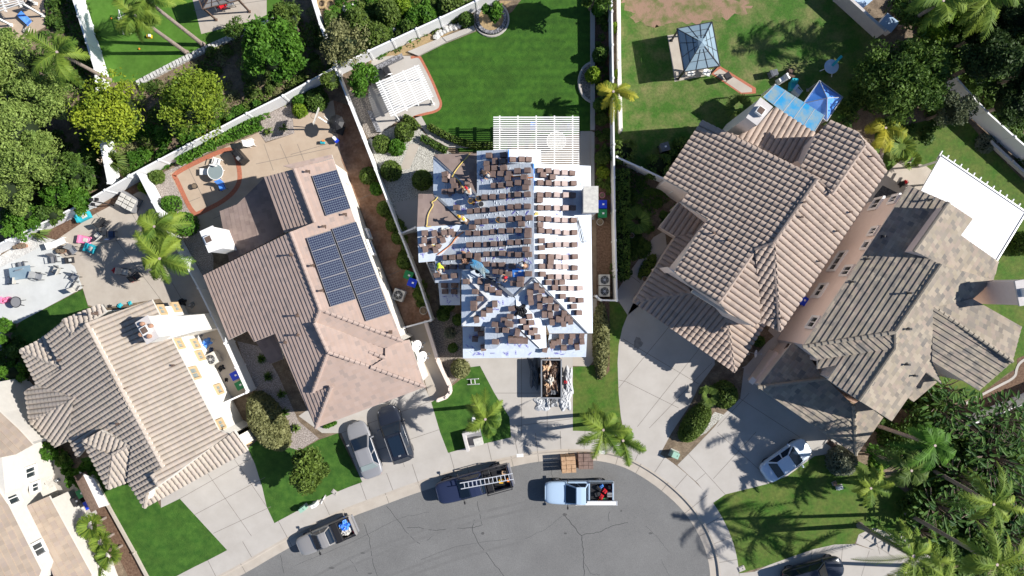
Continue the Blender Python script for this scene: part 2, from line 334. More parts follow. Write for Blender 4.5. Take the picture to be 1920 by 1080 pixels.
patch('driveway', L((1390, 690), (1387, 747), (1357, 777), (1340, 800), (1297, 845), (1270, 872), (1308, 906), (1337, 943), (1360, 927), (1440, 907), (1477, 892), (1527, 855), (1590, 845), (1590, 780), (1450, 660)), 'concrete', 3,
      [q15((1320, 160), (1600, 470)), q15((1510, 350), (1830, 0)), q15((1260, 470), (1450, 310)), q15((1540, 0), (1920, 340)), [(1387, 747), (1500, 820)], [(1440, 700), (1345, 800)]])
patch('driveway', L((1386, 1075), (1415, 1072), (1440, 1060), (1490, 1042), (1525, 1030), (1565, 1021), (1602, 1020), (1640, 1032), (1665, 1080), (1665, 1300), (1390, 1300)), 'concrete', 3,
      [q16((330, 880), (310, 1080)), q16((560, 850), (540, 1080)), q16((760, 890), (700, 1080))])
patch('entry_pad', L((1605, 1019), (1610, 1002), (1637, 990), (1700, 1007), (1745, 1045), (1720, 1090), (1660, 1075), (1638, 1031)), 'concrete', 4, [[(1637, 990), (1650, 1040)], [(1610, 1002), (1700, 1060)]])
patch('garden_path', L((1247, 432), (1225, 445), (1195, 490), (1158, 540), (1157, 560), (1177, 591), (1215, 560), (1235, 500), (1260, 460)), 'concrete', 3, [[(1180, 515), (1200, 530)], [(1205, 475), (1225, 490)]])
patch('entry_path', L((1074, 655), (1074, 686), (1104, 687), (1119, 670), (1119, 560), (1110, 560)), 'conc2', 4)
# front lawns
patch('lawn', L((150, 860), (175, 895), (205, 947), (222, 980), (250, 1030), (277, 1080), (300, 1130), (431, 1037), (337, 935), (302, 952), (290, 930), (240, 840)), 'lawnf', 2)
patch('lawn', L((455, 850), (480, 877), (500, 950), (517, 986), (681, 907), (634, 812), (597, 825), (560, 846), (540, 836), (510, 800)), 'lawnf', 2)
patch('lawn', L((807, 755), (825, 810), (842, 854), (867, 848), (960, 825), (955, 782), (927, 737), (900, 686), (880, 687), (872, 705), (845, 726)), 'lawnf', 2)
patch('lawn', L((1074, 688), (1116, 684), (1118, 620), (1145, 560), (1180, 580), (1167, 615), (1160, 647), (1158, 680), (1160, 740), (1165, 790), (1160, 820), (1074, 812)), 'lawnr', 2)
patch('lawn', L((1336, 943), (1360, 927), (1440, 907), (1527, 855), (1580, 850), (1640, 880), (1720, 940), (1720, 1000), (1700, 1007), (1637, 990), (1610, 1002), (1602, 1020), (1565, 1021), (1440, 1060), (1386, 1076), (1377, 1030), (1360, 985)), 'lawnr', 2)
# planter strip between the two eastern driveways
patch('planter_bed', L((1310, 725), (1340, 684), (1395, 690), (1388, 747), (1357, 777), (1297, 845), (1268, 872), (1237, 853), (1260, 810), (1295, 757)), 'soil', 4)
patch('white_gravel_strip', L((1340, 772), (1358, 778), (1324, 812), (1306, 820)), 'gravelw', 5)
patch('mulch_bed', L((183, 925), (206, 947), (250, 1030), (290, 1100), (250, 1100), (200, 1000), (176, 948)), 'mulch', 3)
patch('gravel_bed', L((445, 640), (490, 650), (520, 700), (560, 790), (598, 822), (560, 845), (540, 838), (500, 770), (470, 720)), 'gravelp', 3)
patch('gravel_bed', L((800, 602), (815, 600), (830, 580), (865, 590), (868, 680), (880, 690), (845, 722), (822, 672)), 'gravel', 3)
patch('bark_bed', L((1119, 565), (1143, 562), (1143, 695), (1135, 704), (1117, 704)), 'mulch', 5)
patch('side_path', L((1088, 245), (1116, 245), (1118, 560), (1108, 660), (1100, 660)), 'path', 2)
patch('planter_bed', L((1113, 0), (1143, 0), (1147, 560), (1119, 560), (1117, 245)), 'mulch', 3)
patch('paving', L((1088, 246), (1111, 246), (1113, 330), (1080, 330)), 'concrete', 4)
# back yard of the re-roofed house
patch('lawn', L((790, 104), (830, 84), (890, 60), (925, 45), (960, 22), (1000, -30), (1106, -30), (1107, 245), (925, 285), (860, 285), (845, 250), (800, 238), (785, 215), (827, 195), (822, 180), (810, 150), (792, 115)), 'lawn', 2)
patch('patio', L((697, 110), (735, 104), (765, 105), (786, 105), (792, 115), (810, 150), (822, 180), (827, 195), (822, 207), (790, 217), (752, 222), (712, 250), (690, 180)), 'concrete', 4)
b = MB().use('brick'); b.ribbon([P(u, v, .02) for u, v in smooth_line([(770, 108), (786, 105), (792, 115), (810, 150), (822, 180), (828, 195), (822, 208), (790, 215), (775, 220)])], .2); tag(b.build('brick_edging'), kind='structure')
patch('garden_walk', q2((1180, 870), (1240, 870), (1290, 960), (1400, 1030), (1500, 1080), (1800, 1090), (1800, 1110), (1450, 1110), (1290, 1020)), 'concrete', 5)
patch('gravel_bed', L((645, 165), (690, 180), (712, 250), (700, 262), (688, 255)), 'gravel', 3)
patch('white_gravel_bed', L((690, 262), (730, 240), (775, 225), (800, 255), (850, 290), (812, 292), (812, 430), (757, 440)), 'gravelw', 3)
patch('paving', L((740, 380), (785, 370), (783, 430), (760, 436)), 'concrete', 4)
patch('stepping_path', q6((1150, 0), (1230, 0), (1150, 190), (1080, 190)), 'conc2', 4)
patch('straw_bed', L((680, 110), (700, 118), (790, 96), (833, 68), (925, 20), (960, 2), (930, 2), (830, 52), (700, 112)), 'straw', 3)
b = MB().use('concrete'); b.poly([P(u, v) for u, v in ((830, 72), (838, 80), (892, 58), (888, 50))], 0, .25); b.poly([P(u, v) for u, v in ((765, 98), (785, 106), (838, 80), (830, 71))], 0, .2); tag(b.build('garden_kerb'), kind='structure')
# neighbour plots
patch('lawn', L((1160, -40), (1560, -40), (1640, 70), (1652, 110), (1620, 200), (1560, 240), (1430, 200), (1330, 380), (1245, 345), (1150, 302)), 'lawnd', 2)
patch('bare_ground', rough(q3((820, -20), (1560, -20), (1820, 20), (1700, 130), (1500, 160), (1260, 180), (1080, 210), (900, 140)), 9), 'bare', 3)
patch('paving', q3((1165, 265), (1240, 255), (1500, 560), (1220, 612)), 'conc2', 4)
patch('brick_path', q3((1480, 545), (1560, 495), (1830, 660), (1830, 700), (1720, 708)), 'brick', 4)
patch('garden_path', q3((1510, 550), (1560, 515), (1800, 665), (1800, 690), (1720, 695)), 'conc2', 5)
patch('lawn', L((1640, 250), (1800, 210), (1850, 270), (1925, 345), (1990, 400), (1990, 640), (1890, 700), (1830, 745), (1740, 770), (1700, 700), (1640, 300)), 'lawnr', 2)
patch('terrace', L((1660, 325), (1690, 300), (1735, 310), (1760, 330), (1700, 380), (1640, 430), (1560, 560), (1480, 660), (1440, 620), (1600, 380)), 'conc2', 4)
patch('black_gravel', q8((790, 400), (860, 310), (970, 365), (800, 420)), 'gravelb', 5)
patch('planter_bed', L((1810, 757), (1907, 692), (1907, 672), (1925, 665), (1990, 690), (1990, 720), (1787, 790)), 'mulch', 4)
patch('yard_paving', L((1395, 690), (1440, 640), (1490, 600), (1500, 640), (1440, 720), (1405, 740)), 'concrete', 5)
patch('dark_yard', L((1160, 310), (1245, 345), (1330, 400), (1250, 460), (1247, 432), (1225, 445), (1157, 545), (1152, 540)), 'soil', 4)
patch('lawn', L((150, -40), (530, -40), (530, 36), (480, 57), (270, 152), (200, 155)), 'turf', 2)
patch('patio', q1((1430, -60), (1510, 255), (1920, 150), (2000, 110), (2000, -60)), 'conc2', 3, [q1((1450, 80), (2000, 0))])
b = MB().use('rock')
for i in range(44):
    t = i / 43; u, v = 262 + (522 - 262) * t, 155 + (36 - 155) * t - 6 * math.sin(t * 3.1)
    b.box(P(u, v, .15), (.34, .42, .3), rz=rnd.uniform(-.15, .15) + .45)
tag(b.build('garden_wall'), 'low wall of pale stone blocks edging the artificial lawn at upper left', 'wall')
patch('patio', L((-60, -60), (78, -60), (85, 30), (85, 50), (45, 72), (-60, 80)), 'patio', 3)
patch('deck', L((-60, 480), (0, 502), (85, 458), (140, 500), (155, 540), (40, 602), (-60, 660)), 'concw', 4)
patch('terrace', L((60, 455), (105, 450), (180, 398), (280, 350), (330, 440), (400, 560), (440, 650), (480, 725), (425, 752), (360, 640), (300, 560), (190, 578), (165, 572), (155, 540), (140, 500), (85, 458)), 'conc2', 3, [[(180, 400), (300, 560)], [(230, 370), (340, 560)], [(120, 470), (330, 430)]])
patch('lawn', L((155, 542), (165, 575), (190, 580), (150, 640), (40, 680), (20, 630), (40, 602)), 'lawnf', 5)
patch('rock_bed', L((-20, 505), (0, 480), (62, 440), (105, 450), (85, 458), (0, 502), (-20, 520)), 'rock', 6)
patch('mulch_bed', L((105, 450), (62, 434), (180, 390), (265, 340), (275, 350), (180, 400)), 'mulch', 6)
patch('concrete_yard', L((-60, 640), (20, 640), (40, 700), (30, 760), (60, 830), (110, 860), (150, 900), (185, 960), (150, 990), (-60, 990)), 'concrete', 2)
patch('patio', L((318, 325), (425, 275), (485, 248), (498, 268), (552, 250), (548, 215), (625, 188), (700, 305), (640, 340), (560, 460), (400, 470), (360, 407)), 'patio', 4,
      [q6((0, 150), (560, 30)), q6((60, 0), (130, 200)), q6((180, 0), (260, 180)), q6((310, 0), (370, 150)), q5((1300, 480), (1500, 400)), q5((1400, 150), (1560, 480)), [(545, 290), (640, 262)], [(400, 410), (470, 380)]])
b = MB().use('brick'); b.ribbon([P(u, v, .03) for u, v in smooth_line([(330, 335), (323, 326), (425, 277), (440, 285), (449, 315), (450, 345), (425, 374), (378, 398), (362, 404), (330, 335)])], .36); tag(b.build('brick_edging'), kind='structure')
patch('yard_paving', L((625, 188), (660, 200), (700, 300), (790, 560), (810, 600), (762, 615), (735, 540), (640, 300)), 'rust', 5, [q6((760, 420), (900, 360)), [(720, 520), (755, 505)]])
patch('gravel_bed', L((270, 340), (420, 270), (318, 325), (360, 407), (400, 480), (400, 560), (350, 460)), 'gravelp', 3)
patch('gravel_bed', L((480, 225), (545, 193), (552, 250), (498, 266), (485, 248)), 'gravelp', 5)
b = MB().use('concrete'); b.box(P(1111, 120, .12), (.35, 10.6, .24)); b.box(P(1111, 330, .1), (.28, 7, .2)); tag(b.build('garden_kerb'), kind='structure')
# curved edge of the lower right bed
b = MB().use('concrete'); b.ribbon([P(u, v, .04) for u, v in smooth_line([(1925, 672), (1912, 680), (1906, 692), (1904, 708), (1870, 725), (1810, 757)])], .2); tag(b.build('bed_edging'), kind='structure')

# ---------------------------------------------------------------- fences
def fence(pts, label, h=1.85, m='white', post=2.4, th=.06, cat='fence', name='vinyl_fence', pcap=.09):
    w = [P(u, v) for u, v in pts]; root = empty(name, w[0], label=label, cat=cat, group=None)
    o = w[0]; pb = MB(); n = 0
    for a, c in zip(w, w[1:]): pb.bar(a - o + Vector((0, 0, h / 2 + .03)), c - o + Vector((0, 0, h / 2 + .03)), th, h - .1)
    pb.build('panel', m, root)
    rb = MB()
    for a, c in zip(w, w[1:]): rb.bar(a - o + Vector((0, 0, h)), c - o + Vector((0, 0, h)), th + .06, .1)
    rb.build('top_rail', m, root)
    first = None
    for a, c in zip(w, w[1:]):
        k = max(1, round((c - a).length / post))
        for i in range(k + (1 if c is w[-1] else 0)):
            p = a + (c - a) * i / k - o
            if first is None:
                s = MB(); s.box((0, 0, (h + .12) / 2), (.13, .13, h + .12)); s.box((0, 0, h + .14), (.18, .18, .05), taper=.6); first = s.build('post', m, root); first.location = p; first.rotation_euler[2] = math.atan2((c - a).y, (c - a).x)
            else:
                q = first.copy(); C.objects.link(q); q.parent = root; q.location = p; q.rotation_euler[2] = math.atan2((c - a).y, (c - a).x)
    return root
fence([(-70, 508), (0, 476), (180, 388), (266, 338)], 'white vinyl fence along the back of the littered patio at far left')
fence([(268, 336), (480, 224), (545, 192), (638, 141)], 'white vinyl fence behind the tan patio with the round glass table')
fence([(641, 140), (700, 111), (830, 51), (895, 20), (990, -26)], 'white vinyl fence above the striped lawn and round brick planter')
fence([(283, 333), (335, 435), (392, 540), (440, 640), (480, 727)], 'white vinyl fence between the tan tiled house and the solar panel house')
fence([(421, 756), (478, 730)], 'short white vinyl gate beside the blue and green bins at the tan house', h=1.7)
fence([(641, 144), (690, 268), (757, 440), (790, 525), (814, 597)], 'white vinyl fence between the solar panel house and the house being re-roofed', pcap=.1)
fence([(764, 612), (812, 599)], 'short white vinyl gate closing the rust stained side yard', h=1.6)
fence([(757, 441), (784, 430)], 'short white vinyl gate joining the bare tiled wing of the re-roofed house', h=1.6)
fence([(1140, -20), (1143, 160), (1146, 400), (1150, 562)], 'long white vinyl fence right of the re-roofed house')
fence([(1114, 555), (1122, 562), (1151, 563)], 'short white vinyl gate below the two air conditioners', h=1.5)
fence([(1157, -20), (1158, 120), (1161, 250)], 'low cream block wall along the patchy lawn of the gazebo yard', h=.9, m='stuccoW', th=.2, cat='wall', name='block_wall', post=9)
fence([(1150, 302), (1195, 322), (1245, 346)], 'white vinyl gate fence running to the corner window of the brown roofed house', h=1.7)
fence([(1552, -20), (1563, 2), (1640, 72)], 'pale block wall at the top right corner of the gazebo lawn', m='stuccoG', th=.15, cat='wall', name='block_wall', post=20, h=1.6)
fence([(1765, 160), (1820, 221), (1870, 266), (1990, 370)], 'white vinyl fence at right edge behind the big dark tree')
fence([(1850, 268), (1890, 305), (1960, 368)], 'low pale wall along the shaded lawn at the right edge', h=.5, m='stuccoG', th=.15, cat='wall', name='garden_wall', post=20)
fence([(1780, 792), (1850, 765), (1990, 708)], 'white fence below the curved planter bed at lower right')
fence([(150, -30), (160, 0), (205, 145), (216, 285), (229, 350)], 'white vinyl fence between the palm lawn and the olive trees')
fence([(588, -20), (594, 4), (612, 62), (640, 138)], 'white vinyl fence beside the bed of trimmed shrubs at top')
fence([(178, 890), (205, 945), (255, 1035), (300, 1120)], 'low tan block edging along the mulch bed at lower left', h=.25, m='conc2', th=.15, cat='wall', name='block_edging', post=30)
b = fence([(800, 602), (822, 672), (845, 722), (846, 733), (838, 742), (822, 748)], 'low peach stucco wall around the courtyard with satellite dishes', h=.8, m='stuccoP', th=.22, cat='wall', name='stucco_wall', post=20)

# stains on the driveways and the road
def stain(u, v, r, m, z, sq=1.0, n=16):
    b = MB().use(m); b.poly([P(u + math.cos(i * 6.283 / n) * r * rnd.uniform(.7, 1.15), v + math.sin(i * 6.283 / n) * r * sq * rnd.uniform(.7, 1.15), z) for i in range(n)]); return tag(b.build('stain'), kind='structure')
M['oil'] = mat('oil_stain', (.20, .185, .17), (.28, .26, .235), scale=3); M['tar'] = mat('tar_patch', (.085, .083, .083), (.115, .113, .112), scale=3)
stain(1196, 643, 9, 'oil', .024, 1.3)
for u, v, r, q in [(1059, 965, 4, .8), (680, 1037, 5, .35), (622, 1065, 6, .4), (694, 1075, 5, .35), (1220, 1000, 4, .6), (905, 1000, 3, 1), (1165, 958, 2, 1), (1060, 1000, 3, .6)]: stain(u, v, r, 'tar', -.134, q)

M['tyremark'] = mat('tyre_marks', (.142, .14, .137), (.17, .168, .164), scale=5, det=8)
b = MB().use('tyremark')
for d, a0, a1 in ((-70, 12, 44), (-84, 16, 40), (-128, 8, 30), (-142, 10, 34), (-205, 14, 26)):
    pl = offs(E0, d)[a0:a1]; b.ribbon([P(u, v, -.135) for u, v in pl], .2)
tag(b.build('tyre_marks'), kind='structure')
# ---------------------------------------------------------------- houses
def plane_of(f):
    (a, b), z, p = f['eave'], f['z'], f['p']
    A, B = P(*a, z), P(*b, z); e = (B - A).normalized(); m = Vector((-e.y, e.x, 0))
    cx = sum(P(u, v, z).x for u, v in f['poly']) / len(f['poly']); cy = sum(P(u, v, z).y for u, v in f['poly']) / len(f['poly'])
    if (Vector((cx, cy, z)) - A).dot(m) < 0: m = -m
    if f.get('flip'): m = -m
    return A, e, m
def zat(f, u, v):
    """height of the roof plane where the line of sight of photo pixel (u, v) meets it"""
    A, e, m = plane_of(f); d = Vector(((u - 960) / F, -(v - 540) / F, -1)); O = Vector((0, 0, H))
    n = Vector((-m.x * f['p'], -m.y * f['p'], 1)); t = (A - O).dot(n) / d.dot(n); return O + d * t
def prof(kind, w, s, t, c):
    if kind == 'S': return .15 * abs(math.sin(math.pi * s / w)) ** .5
    return 0
TW = dict(tileA=('S', .36, .40), tileD=('S', .40, .42), tileB=('F', .33, .33), tileE=('F', .33, .38), tileF=('F', .33, .42), tileO=('G', .33, .36), tileU=('U', .9, .95))
def roof_sheet(bm, f, uvl, poly3, mi):
    A, e, m = plane_of(f); g = (m + Vector((0, 0, f['p']))).normalized(); n = e.cross(g)
    if n.z < 0: e = -e; n = e.cross(g)
    loc = [((p - A).dot(e), (p - A).dot(g)) for p in poly3]
    kind, w, c = TW[f['tile']]
    tris = tessellate_polygon([[Vector((a, b, 0)) for a, b in loc]]) if not f.get('convex') else [tuple(range(len(loc)))]
    mtx = Matrix(((e.x, g.x, n.x, A.x), (e.y, g.y, n.y, A.y), (e.z, g.z, n.z, A.z + .015), (0, 0, 0, 1)))
    for t in tris:
        pts = [loc[i] for i in t]; ar = sum(pts[i][0] * pts[(i + 1) % len(pts)][1] - pts[(i + 1) % len(pts)][0] * pts[i][1] for i in range(len(pts)))
        if ar < 0: pts = pts[::-1]
        if abs(ar) < .02: continue
        s0, s1 = min(p[0] for p in pts), max(p[0] for p in pts); t0, t1 = min(p[1] for p in pts), max(p[1] for p in pts)
        if kind == 'S': st = w / 10; S = [st * i for i in range(math.floor(s0 / st), math.ceil(s1 / st) + 1)]
        elif kind in 'FG': S = [s0 - .1, s1 + .1]
        else: S = [w * i for i in range(math.floor(s0 / w), math.ceil(s1 / w) + 1)]
        K0, K1 = math.floor(t0 / c), math.ceil(t1 / c)
        b = bmesh.new(); butt = {'S': .08, 'F': .062, 'U': .006, 'G': .012}[kind]
        rows = []
        for k in range(K0, K1):
            rows.append((k * c, 0 if kind != 'U' else 0)); rows.append((k * c + .003, butt))
        rows.append((K1 * c, 0)); V = []
        for tt, h in rows: V.append([b.verts.new((s, tt, h + prof(kind, w, s, tt, c))) for s in S])
        for i in range(len(rows) - 1):
            for j in range(len(S) - 1): b.faces.new((V[i][j], V[i][j + 1], V[i + 1][j + 1], V[i + 1][j]))
        for i in range(len(pts)):
            p, q = pts[i], pts[(i + 1) % len(pts)]; dx, dy = q[0] - p[0], q[1] - p[1]
            bmesh.ops.bisect_plane(b, geom=b.verts[:] + b.edges[:] + b.faces[:], plane_co=(p[0], p[1], 0), plane_no=(dy, -dx, 0), clear_outer=True)
        n0 = {}
        for v in b.verts: n0[v] = bm.verts.new(mtx @ v.co)
        for fc in b.faces:
            try: nf = bm.faces.new([n0[v] for v in fc.verts])
            except ValueError: continue
            nf.material_index = mi; nf.smooth = False
            for lp, v in zip(nf.loops, fc.verts): lp[uvl].uv = (v.co.x + 50, v.co.y * .999 + 50.01 - (0.004 if v.co.z == 0 and kind != 'S' else 0))
        b.free()
def inset_poly(pts, dist):
    """pts CCW 3-D (xy used); dist per edge; returns xy list"""
    n = len(pts); out = []
    for i in range(n):
        a, p, c = pts[i - 1], pts[i], pts[(i + 1) % n]; d1 = (p - a); d2 = (c - p); d1.z = d2.z = 0
        d1.normalize(); d2.normalize(); n1 = Vector((-d1.y, d1.x, 0)); n2 = Vector((-d2.y, d2.x, 0)); e1, e2 = dist[i - 1], dist[i]
        x = d1.x * d2.y - d1.y * d2.x
        if abs(x) < .15: out.append(p + n1 * max(e1, e2) if abs(e1 - e2) > .01 else p + (n1 + n2) / 2 * e1); continue
        A1 = p + n1 * e1; A2 = p + n2 * e2; t = ((A2 - A1).x * d2.y - (A2 - A1).y * d2.x) / x
        t = max(-3, min(3, t)); out.append(A1 + d1 * t)
    return out
def house(label, faces, wallm, capm, fasm='fascia', caps=(), name='house', over=.42):
    root = empty(name, (0, 0, 0), label=label, cat='house'); wb = MB().use(wallm); sb = MB().use(fasm)
    bm = bmesh.new(); uvl = bm.loops.layers.uv.new('UVMap'); mats = []; allv = []
    cnt = {}
    key = lambda p: (round(p[0]), round(p[1]))
    for f in faces:
        pl = f['poly']
        for i in range(len(pl)):
            k = frozenset((key(pl[i]), key(pl[(i + 1) % len(pl)]))); cnt[k] = cnt.get(k, 0) + 1
    for it in range(60):            # settle the eave heights so that planes meet along their ridges
        for i, f in enumerate(faces):
            if i == 0 or not f.get('lk', 1): continue
            d = [zat(g, u, v).z - zat(f, u, v).z for g in faces if g is not f and g.get('lk', 1) for (u, v) in f['poly'] for (a, b) in g['poly'] if abs(a - u) < 3 and abs(b - v) < 3]
            if d: f['z'] += .7 * sum(d) / len(d)
    for f in faces:
        pl = list(f['poly']); p3 = [zat(f, u, v) for u, v in pl]; f['p3'] = p3
        for a, b in zip(pl, p3): allv.append((a, b))
        ar = sum(p3[i].x * p3[(i + 1) % len(pl)].y - p3[(i + 1) % len(pl)].x * p3[i].y for i in range(len(pl)))
        if ar < 0: pl = pl[::-1]; p3 = p3[::-1]
        if f['tile'] not in mats: mats.append(f['tile'])
        sb.use(f.get('fas', fasm)); n = len(p3); A, e, m = plane_of(f)
        th = f.get('th', .16)
        vs = [p + Vector((0, 0, -.002)) for p in p3] + [p - Vector((0, 0, th)) for p in p3]
        tr = [t if ((p3[t[1]] - p3[t[0]]).cross(p3[t[2]] - p3[t[0]])).z > 0 else t[::-1] for t in [tuple(t) for t in tessellate_polygon([[Vector((p.x, p.y, 0)) for p in p3]])]]
        sb.add(vs, tr + [tuple(n + i for i in t[::-1]) for t in tr] + [(i, n + i, n + (i + 1) % n, (i + 1) % n) for i in range(n)])
        if not f.get('nowall'):
            dist = [0.0 if cnt[frozenset((key(pl[i]), key(pl[(i + 1) % n])))] > 1 else f.get('over', over) for i in range(n)]
            ip = inset_poly(p3, dist); b0 = f.get('base', 0.0); N = Vector((-m.x * f['p'], -m.y * f['p'], 1))
            top = [Vector((p.x, p.y, A.z - ((p - A).x * N.x + (p - A).y * N.y) - th - .005)) for p in ip]
            tr = [t if ((top[t[1]] - top[t[0]]).cross(top[t[2]] - top[t[0]])).z > 0 else t[::-1] for t in [tuple(t) for t in tessellate_polygon([[Vector((p.x, p.y, 0)) for p in top]])]]
            wb.use(f.get('wallm', wallm)); wb.add(top + [Vector((p.x, p.y, b0)) for p in top], tr + [(i, n + i, n + (i + 1) % n, (i + 1) % n) for i in range(n)])
        f['tile'] and roof_sheet(bm, f, uvl, p3, mats.index(f['tile']))
    me = bpy.data.meshes.new('roof'); bm.to_mesh(me); bm.free()
    for k in mats: me.materials.append(M[k])
    ro = bpy.data.objects.new('roof', me); C.objects.link(ro); ro.parent = root
    wb.build('wall', None, root); sb.build('fascia', None, ro)
    if caps:
        def near(p):
            c = [w for a, w in allv if abs(a[0] - p[0]) < 4 and abs(a[1] - p[1]) < 4]
            c2 = max(c, key=lambda w: w.z) if c else P(*p, 6); return P(*p, c2.z)
        for a, b in caps:
            cb = MB().use(capm); A, B = near(a), near(b); best = -1
            for f in faces:
                fa = [w for q, w in zip(f['poly'], f['p3']) if abs(q[0] - a[0]) < 4 and abs(q[1] - a[1]) < 4]; fb = [w for q, w in zip(f['poly'], f['p3']) if abs(q[0] - b[0]) < 4 and abs(q[1] - b[1]) < 4]
                if fa and fb and fa[0].z + fb[0].z > best: best = fa[0].z + fb[0].z; A, B = P(*a, fa[0].z), P(*b, fb[0].z)
            k = max(1, round((B - A).length / .42)); d = (B - A) / k
            for i in range(k):
                cb.tube([A + d * i + Vector((0, 0, .035)), A + d * (i + 1.06) + Vector((0, 0, .0))], [.155, .125], n=8)
            cb.build('ridge_cap', None, ro)
    root['_'] = 0; del root['_']
    return root, ro
def window(root, ea, eb, inset, z_e, c0, c1, n=2, sill=None, trim='whitep', glass='glass'):
    """window whose opposite corners are seen at pixels c0, c1 on the wall under eave line ea-eb"""
    A, B = P(*ea, z_e), P(*eb, z_e); e = (B - A).normalized(); m = Vector((-e.y, e.x, 0))
    if (A * -1).dot(m) < 0: m = -m          # outward = towards the middle of the view
    A = A - m * inset; O = Vector((0, 0, H)); q = []
    for u, v in (c0, c1):
        d = Vector(((u - 960) / F, -(v - 540) / F, -1)); t = (A - O).dot(m) / d.dot(m); q.append(O + d * t)
    cs, cz = (q[0] + q[1]).dot(e) / 2 - A.dot(e), (q[0].z + q[1].z) / 2; wd = max(.7, .62 * math.hypot(c1[0] - c0[0], c1[1] - c0[1]) * (H - cz) / F); hh = 1.2 if wd > .8 else .9
    cz = min(max(cz, .9), z_e - .95); s0, s1, z0, z1 = cs - wd / 2, cs + wd / 2, cz - hh / 2, cz + hh / 2
    f = MB(); pt = lambda s, z, o: A + e * s - Vector((0, 0, A.z)) + Vector((0, 0, z)) + m * o
    for a, b in (((s0, z0), (s1, z0)), ((s0, z1), (s1, z1)), ((s0, z0 - .07), (s0, z1 + .07)), ((s1, z0 - .07), (s1, z1 + .07))):
        f.bar(pt(*a, .06), pt(*b, .06), .17, .17)
    for i in range(1, n): s_ = s0 + (s1 - s0) * i / n; f.bar(pt(s_, z0, .045), pt(s_, z1, .045), .06, .06)
    fo = f.build('window', trim, root)
    g = MB(); g.bar(pt(s0, (z0 + z1) / 2, .012), pt(s1, (z0 + z1) / 2, .012), .02, z1 - z0); g.build('pane', glass, fo)
    return fo
def fc(poly, eave, z, p, tile, **k): return dict(poly=poly, eave=eave, z=z, p=p, tile=tile, **k)

# --- house with the tan barrel tile roof (lower left)
Ta, Tb = (162, 606), (305, 876)
A_E = fc([Ta, (285, 562), (410, 806), (430, 814), (297, 910), (285, 889), Tb], ((285, 562), (410, 806)), 5.3, .42, 'tileA')
A_W = fc([Ta, Tb, (285, 889), (297, 910), (276, 925), (272, 951), (242, 902), (250, 832), (190, 806), (147, 857), (132, 825), (142, 745), (72, 720), (121, 691), (87, 627), (120, 601), (137, 627)], ((87, 627), (262, 945)), 4.9, .42, 'tileA')
A_N = fc([(120, 600), (190, 571), (200, 585), (137, 627)], ((120, 600), (190, 571)), 4.9, .3, 'tileA', flip=False)
h1n = fc([(40, 656), (121, 691), (108, 652), (87, 630), (70, 641)], ((40, 656), (87, 630)), 4.6, .3, 'tileA', nowall=True)
h1s = fc([(40, 656), (121, 691), (72, 720)], ((40, 656), (72, 720)), 4.6, .3, 'tileA')
h2w = fc([(50, 732), (72, 720), (142, 745), (59, 790)], ((50, 732), (59, 790)), 3.9, .36, 'tileA')
h2s = fc([(59, 790), (142, 745), (132, 825), (107, 837)], ((59, 790), (107, 837)), 3.9, .4, 'tileA')
h3n = fc([(157, 825), (190, 806), (250, 832), (212, 852)], ((157, 825), (212, 852)), 4.4, .3, 'tileA', nowall=True)
h3w = fc([(157, 825), (212, 852), (205, 916)], ((157, 825), (205, 916)), 3.9, .4, 'tileA')
h3s = fc([(212, 852), (250, 832), (242, 902), (205, 916)], ((205, 916), (242, 902)), 3.9, .4, 'tileA')
A_F = fc([(276, 925), (297, 910), (430, 814), (440, 806), (465, 844), (272, 951)], ((272, 951), (465, 844)), 4.75, .3, 'tileA', lk=0)
HA, roA = house('cream house with tan barrel tile roof and terracotta chimney pots at lower left', [A_E, A_W, A_N, h1n, h1s, h2w, h2s, h3n, h3w, h3s, A_F], 'stuccoA', 'tileA', 'fascia',
    [(Ta, Tb), ((285, 889), (297, 910)), ((276, 925), (272, 951)), ((40, 656), (121, 691)), ((142, 745), (59, 790)), ((212, 852), (250, 832)), ((212, 852), (205, 916)), ((212, 852), (157, 825)), ((120, 600), (137, 627))])
for c0, c1, n in [(q9((1175, 140))[0], q9((1235, 190))[0], 2), (q9((1275, 110))[0], q9((1355, 180))[0], 2), (q9((1310, 390))[0], q9((1370, 450))[0], 2), (q9((1420, 390))[0], q9((1500, 450))[0], 2), (q9((1470, 480))[0], q9((1520, 535))[0], 2),
                  (q9((1410, 580))[0], q9((1490, 700))[0], 2), (q9((1600, 720))[0], q9((1670, 800))[0], 2), (q9((1630, 985))[0], q9((1670, 1060))[0], 2)]:
    window(HA, (285, 562), (410, 806), .42, 5.3, c0, c1, n, trim='trim', glass='glassl')
def chimney(root, top, zt, zb, m='stuccoW', pots=0, flue=True, capm='metal', shift=(0, 0)):
    """top: 4 pixel corners of the cap at height zt"""
    b = MB().use(m); w = [P(u, v, zt) for u, v in top]; c = sum(w, Vector()) / len(w)
    b.poly([c + (p - c) * .93 for p in w], zb, zt - .12); o = b.build('chimney', None, root)
    s = MB().use(capm); s.poly(w, zt - .15, zt); s.use('whitep')
    d = (w[1] - w[0]).normalized(); rz = math.atan2(d.y, d.x)
    if flue: s.box(c + Vector((0, 0, .18)), (.55, .55, .36), rz=rz); s.use('woodd'); s.box(c + Vector((0, 0, .37)), (.42, .42, .04), rz=rz)
    s.build('chimney_cap', None, o)
    for i in range(pots):
        a = i * 2 * math.pi / pots + .6; t = MB().use('terra'); pc = c + Vector((math.cos(a) * .42, math.sin(a) * .52, 0))
        t.tube2(pc, [(.13, 0), (.16, .2), (.12, .28), (.06, .3)], 12); t.build('chimney_pot', None, o)
    return o
chimney(roA, [(253, 605), (276, 591), (298, 633), (275, 646)], 7.9, 3, 'stuccoA', pots=4, capm='stuccoG')
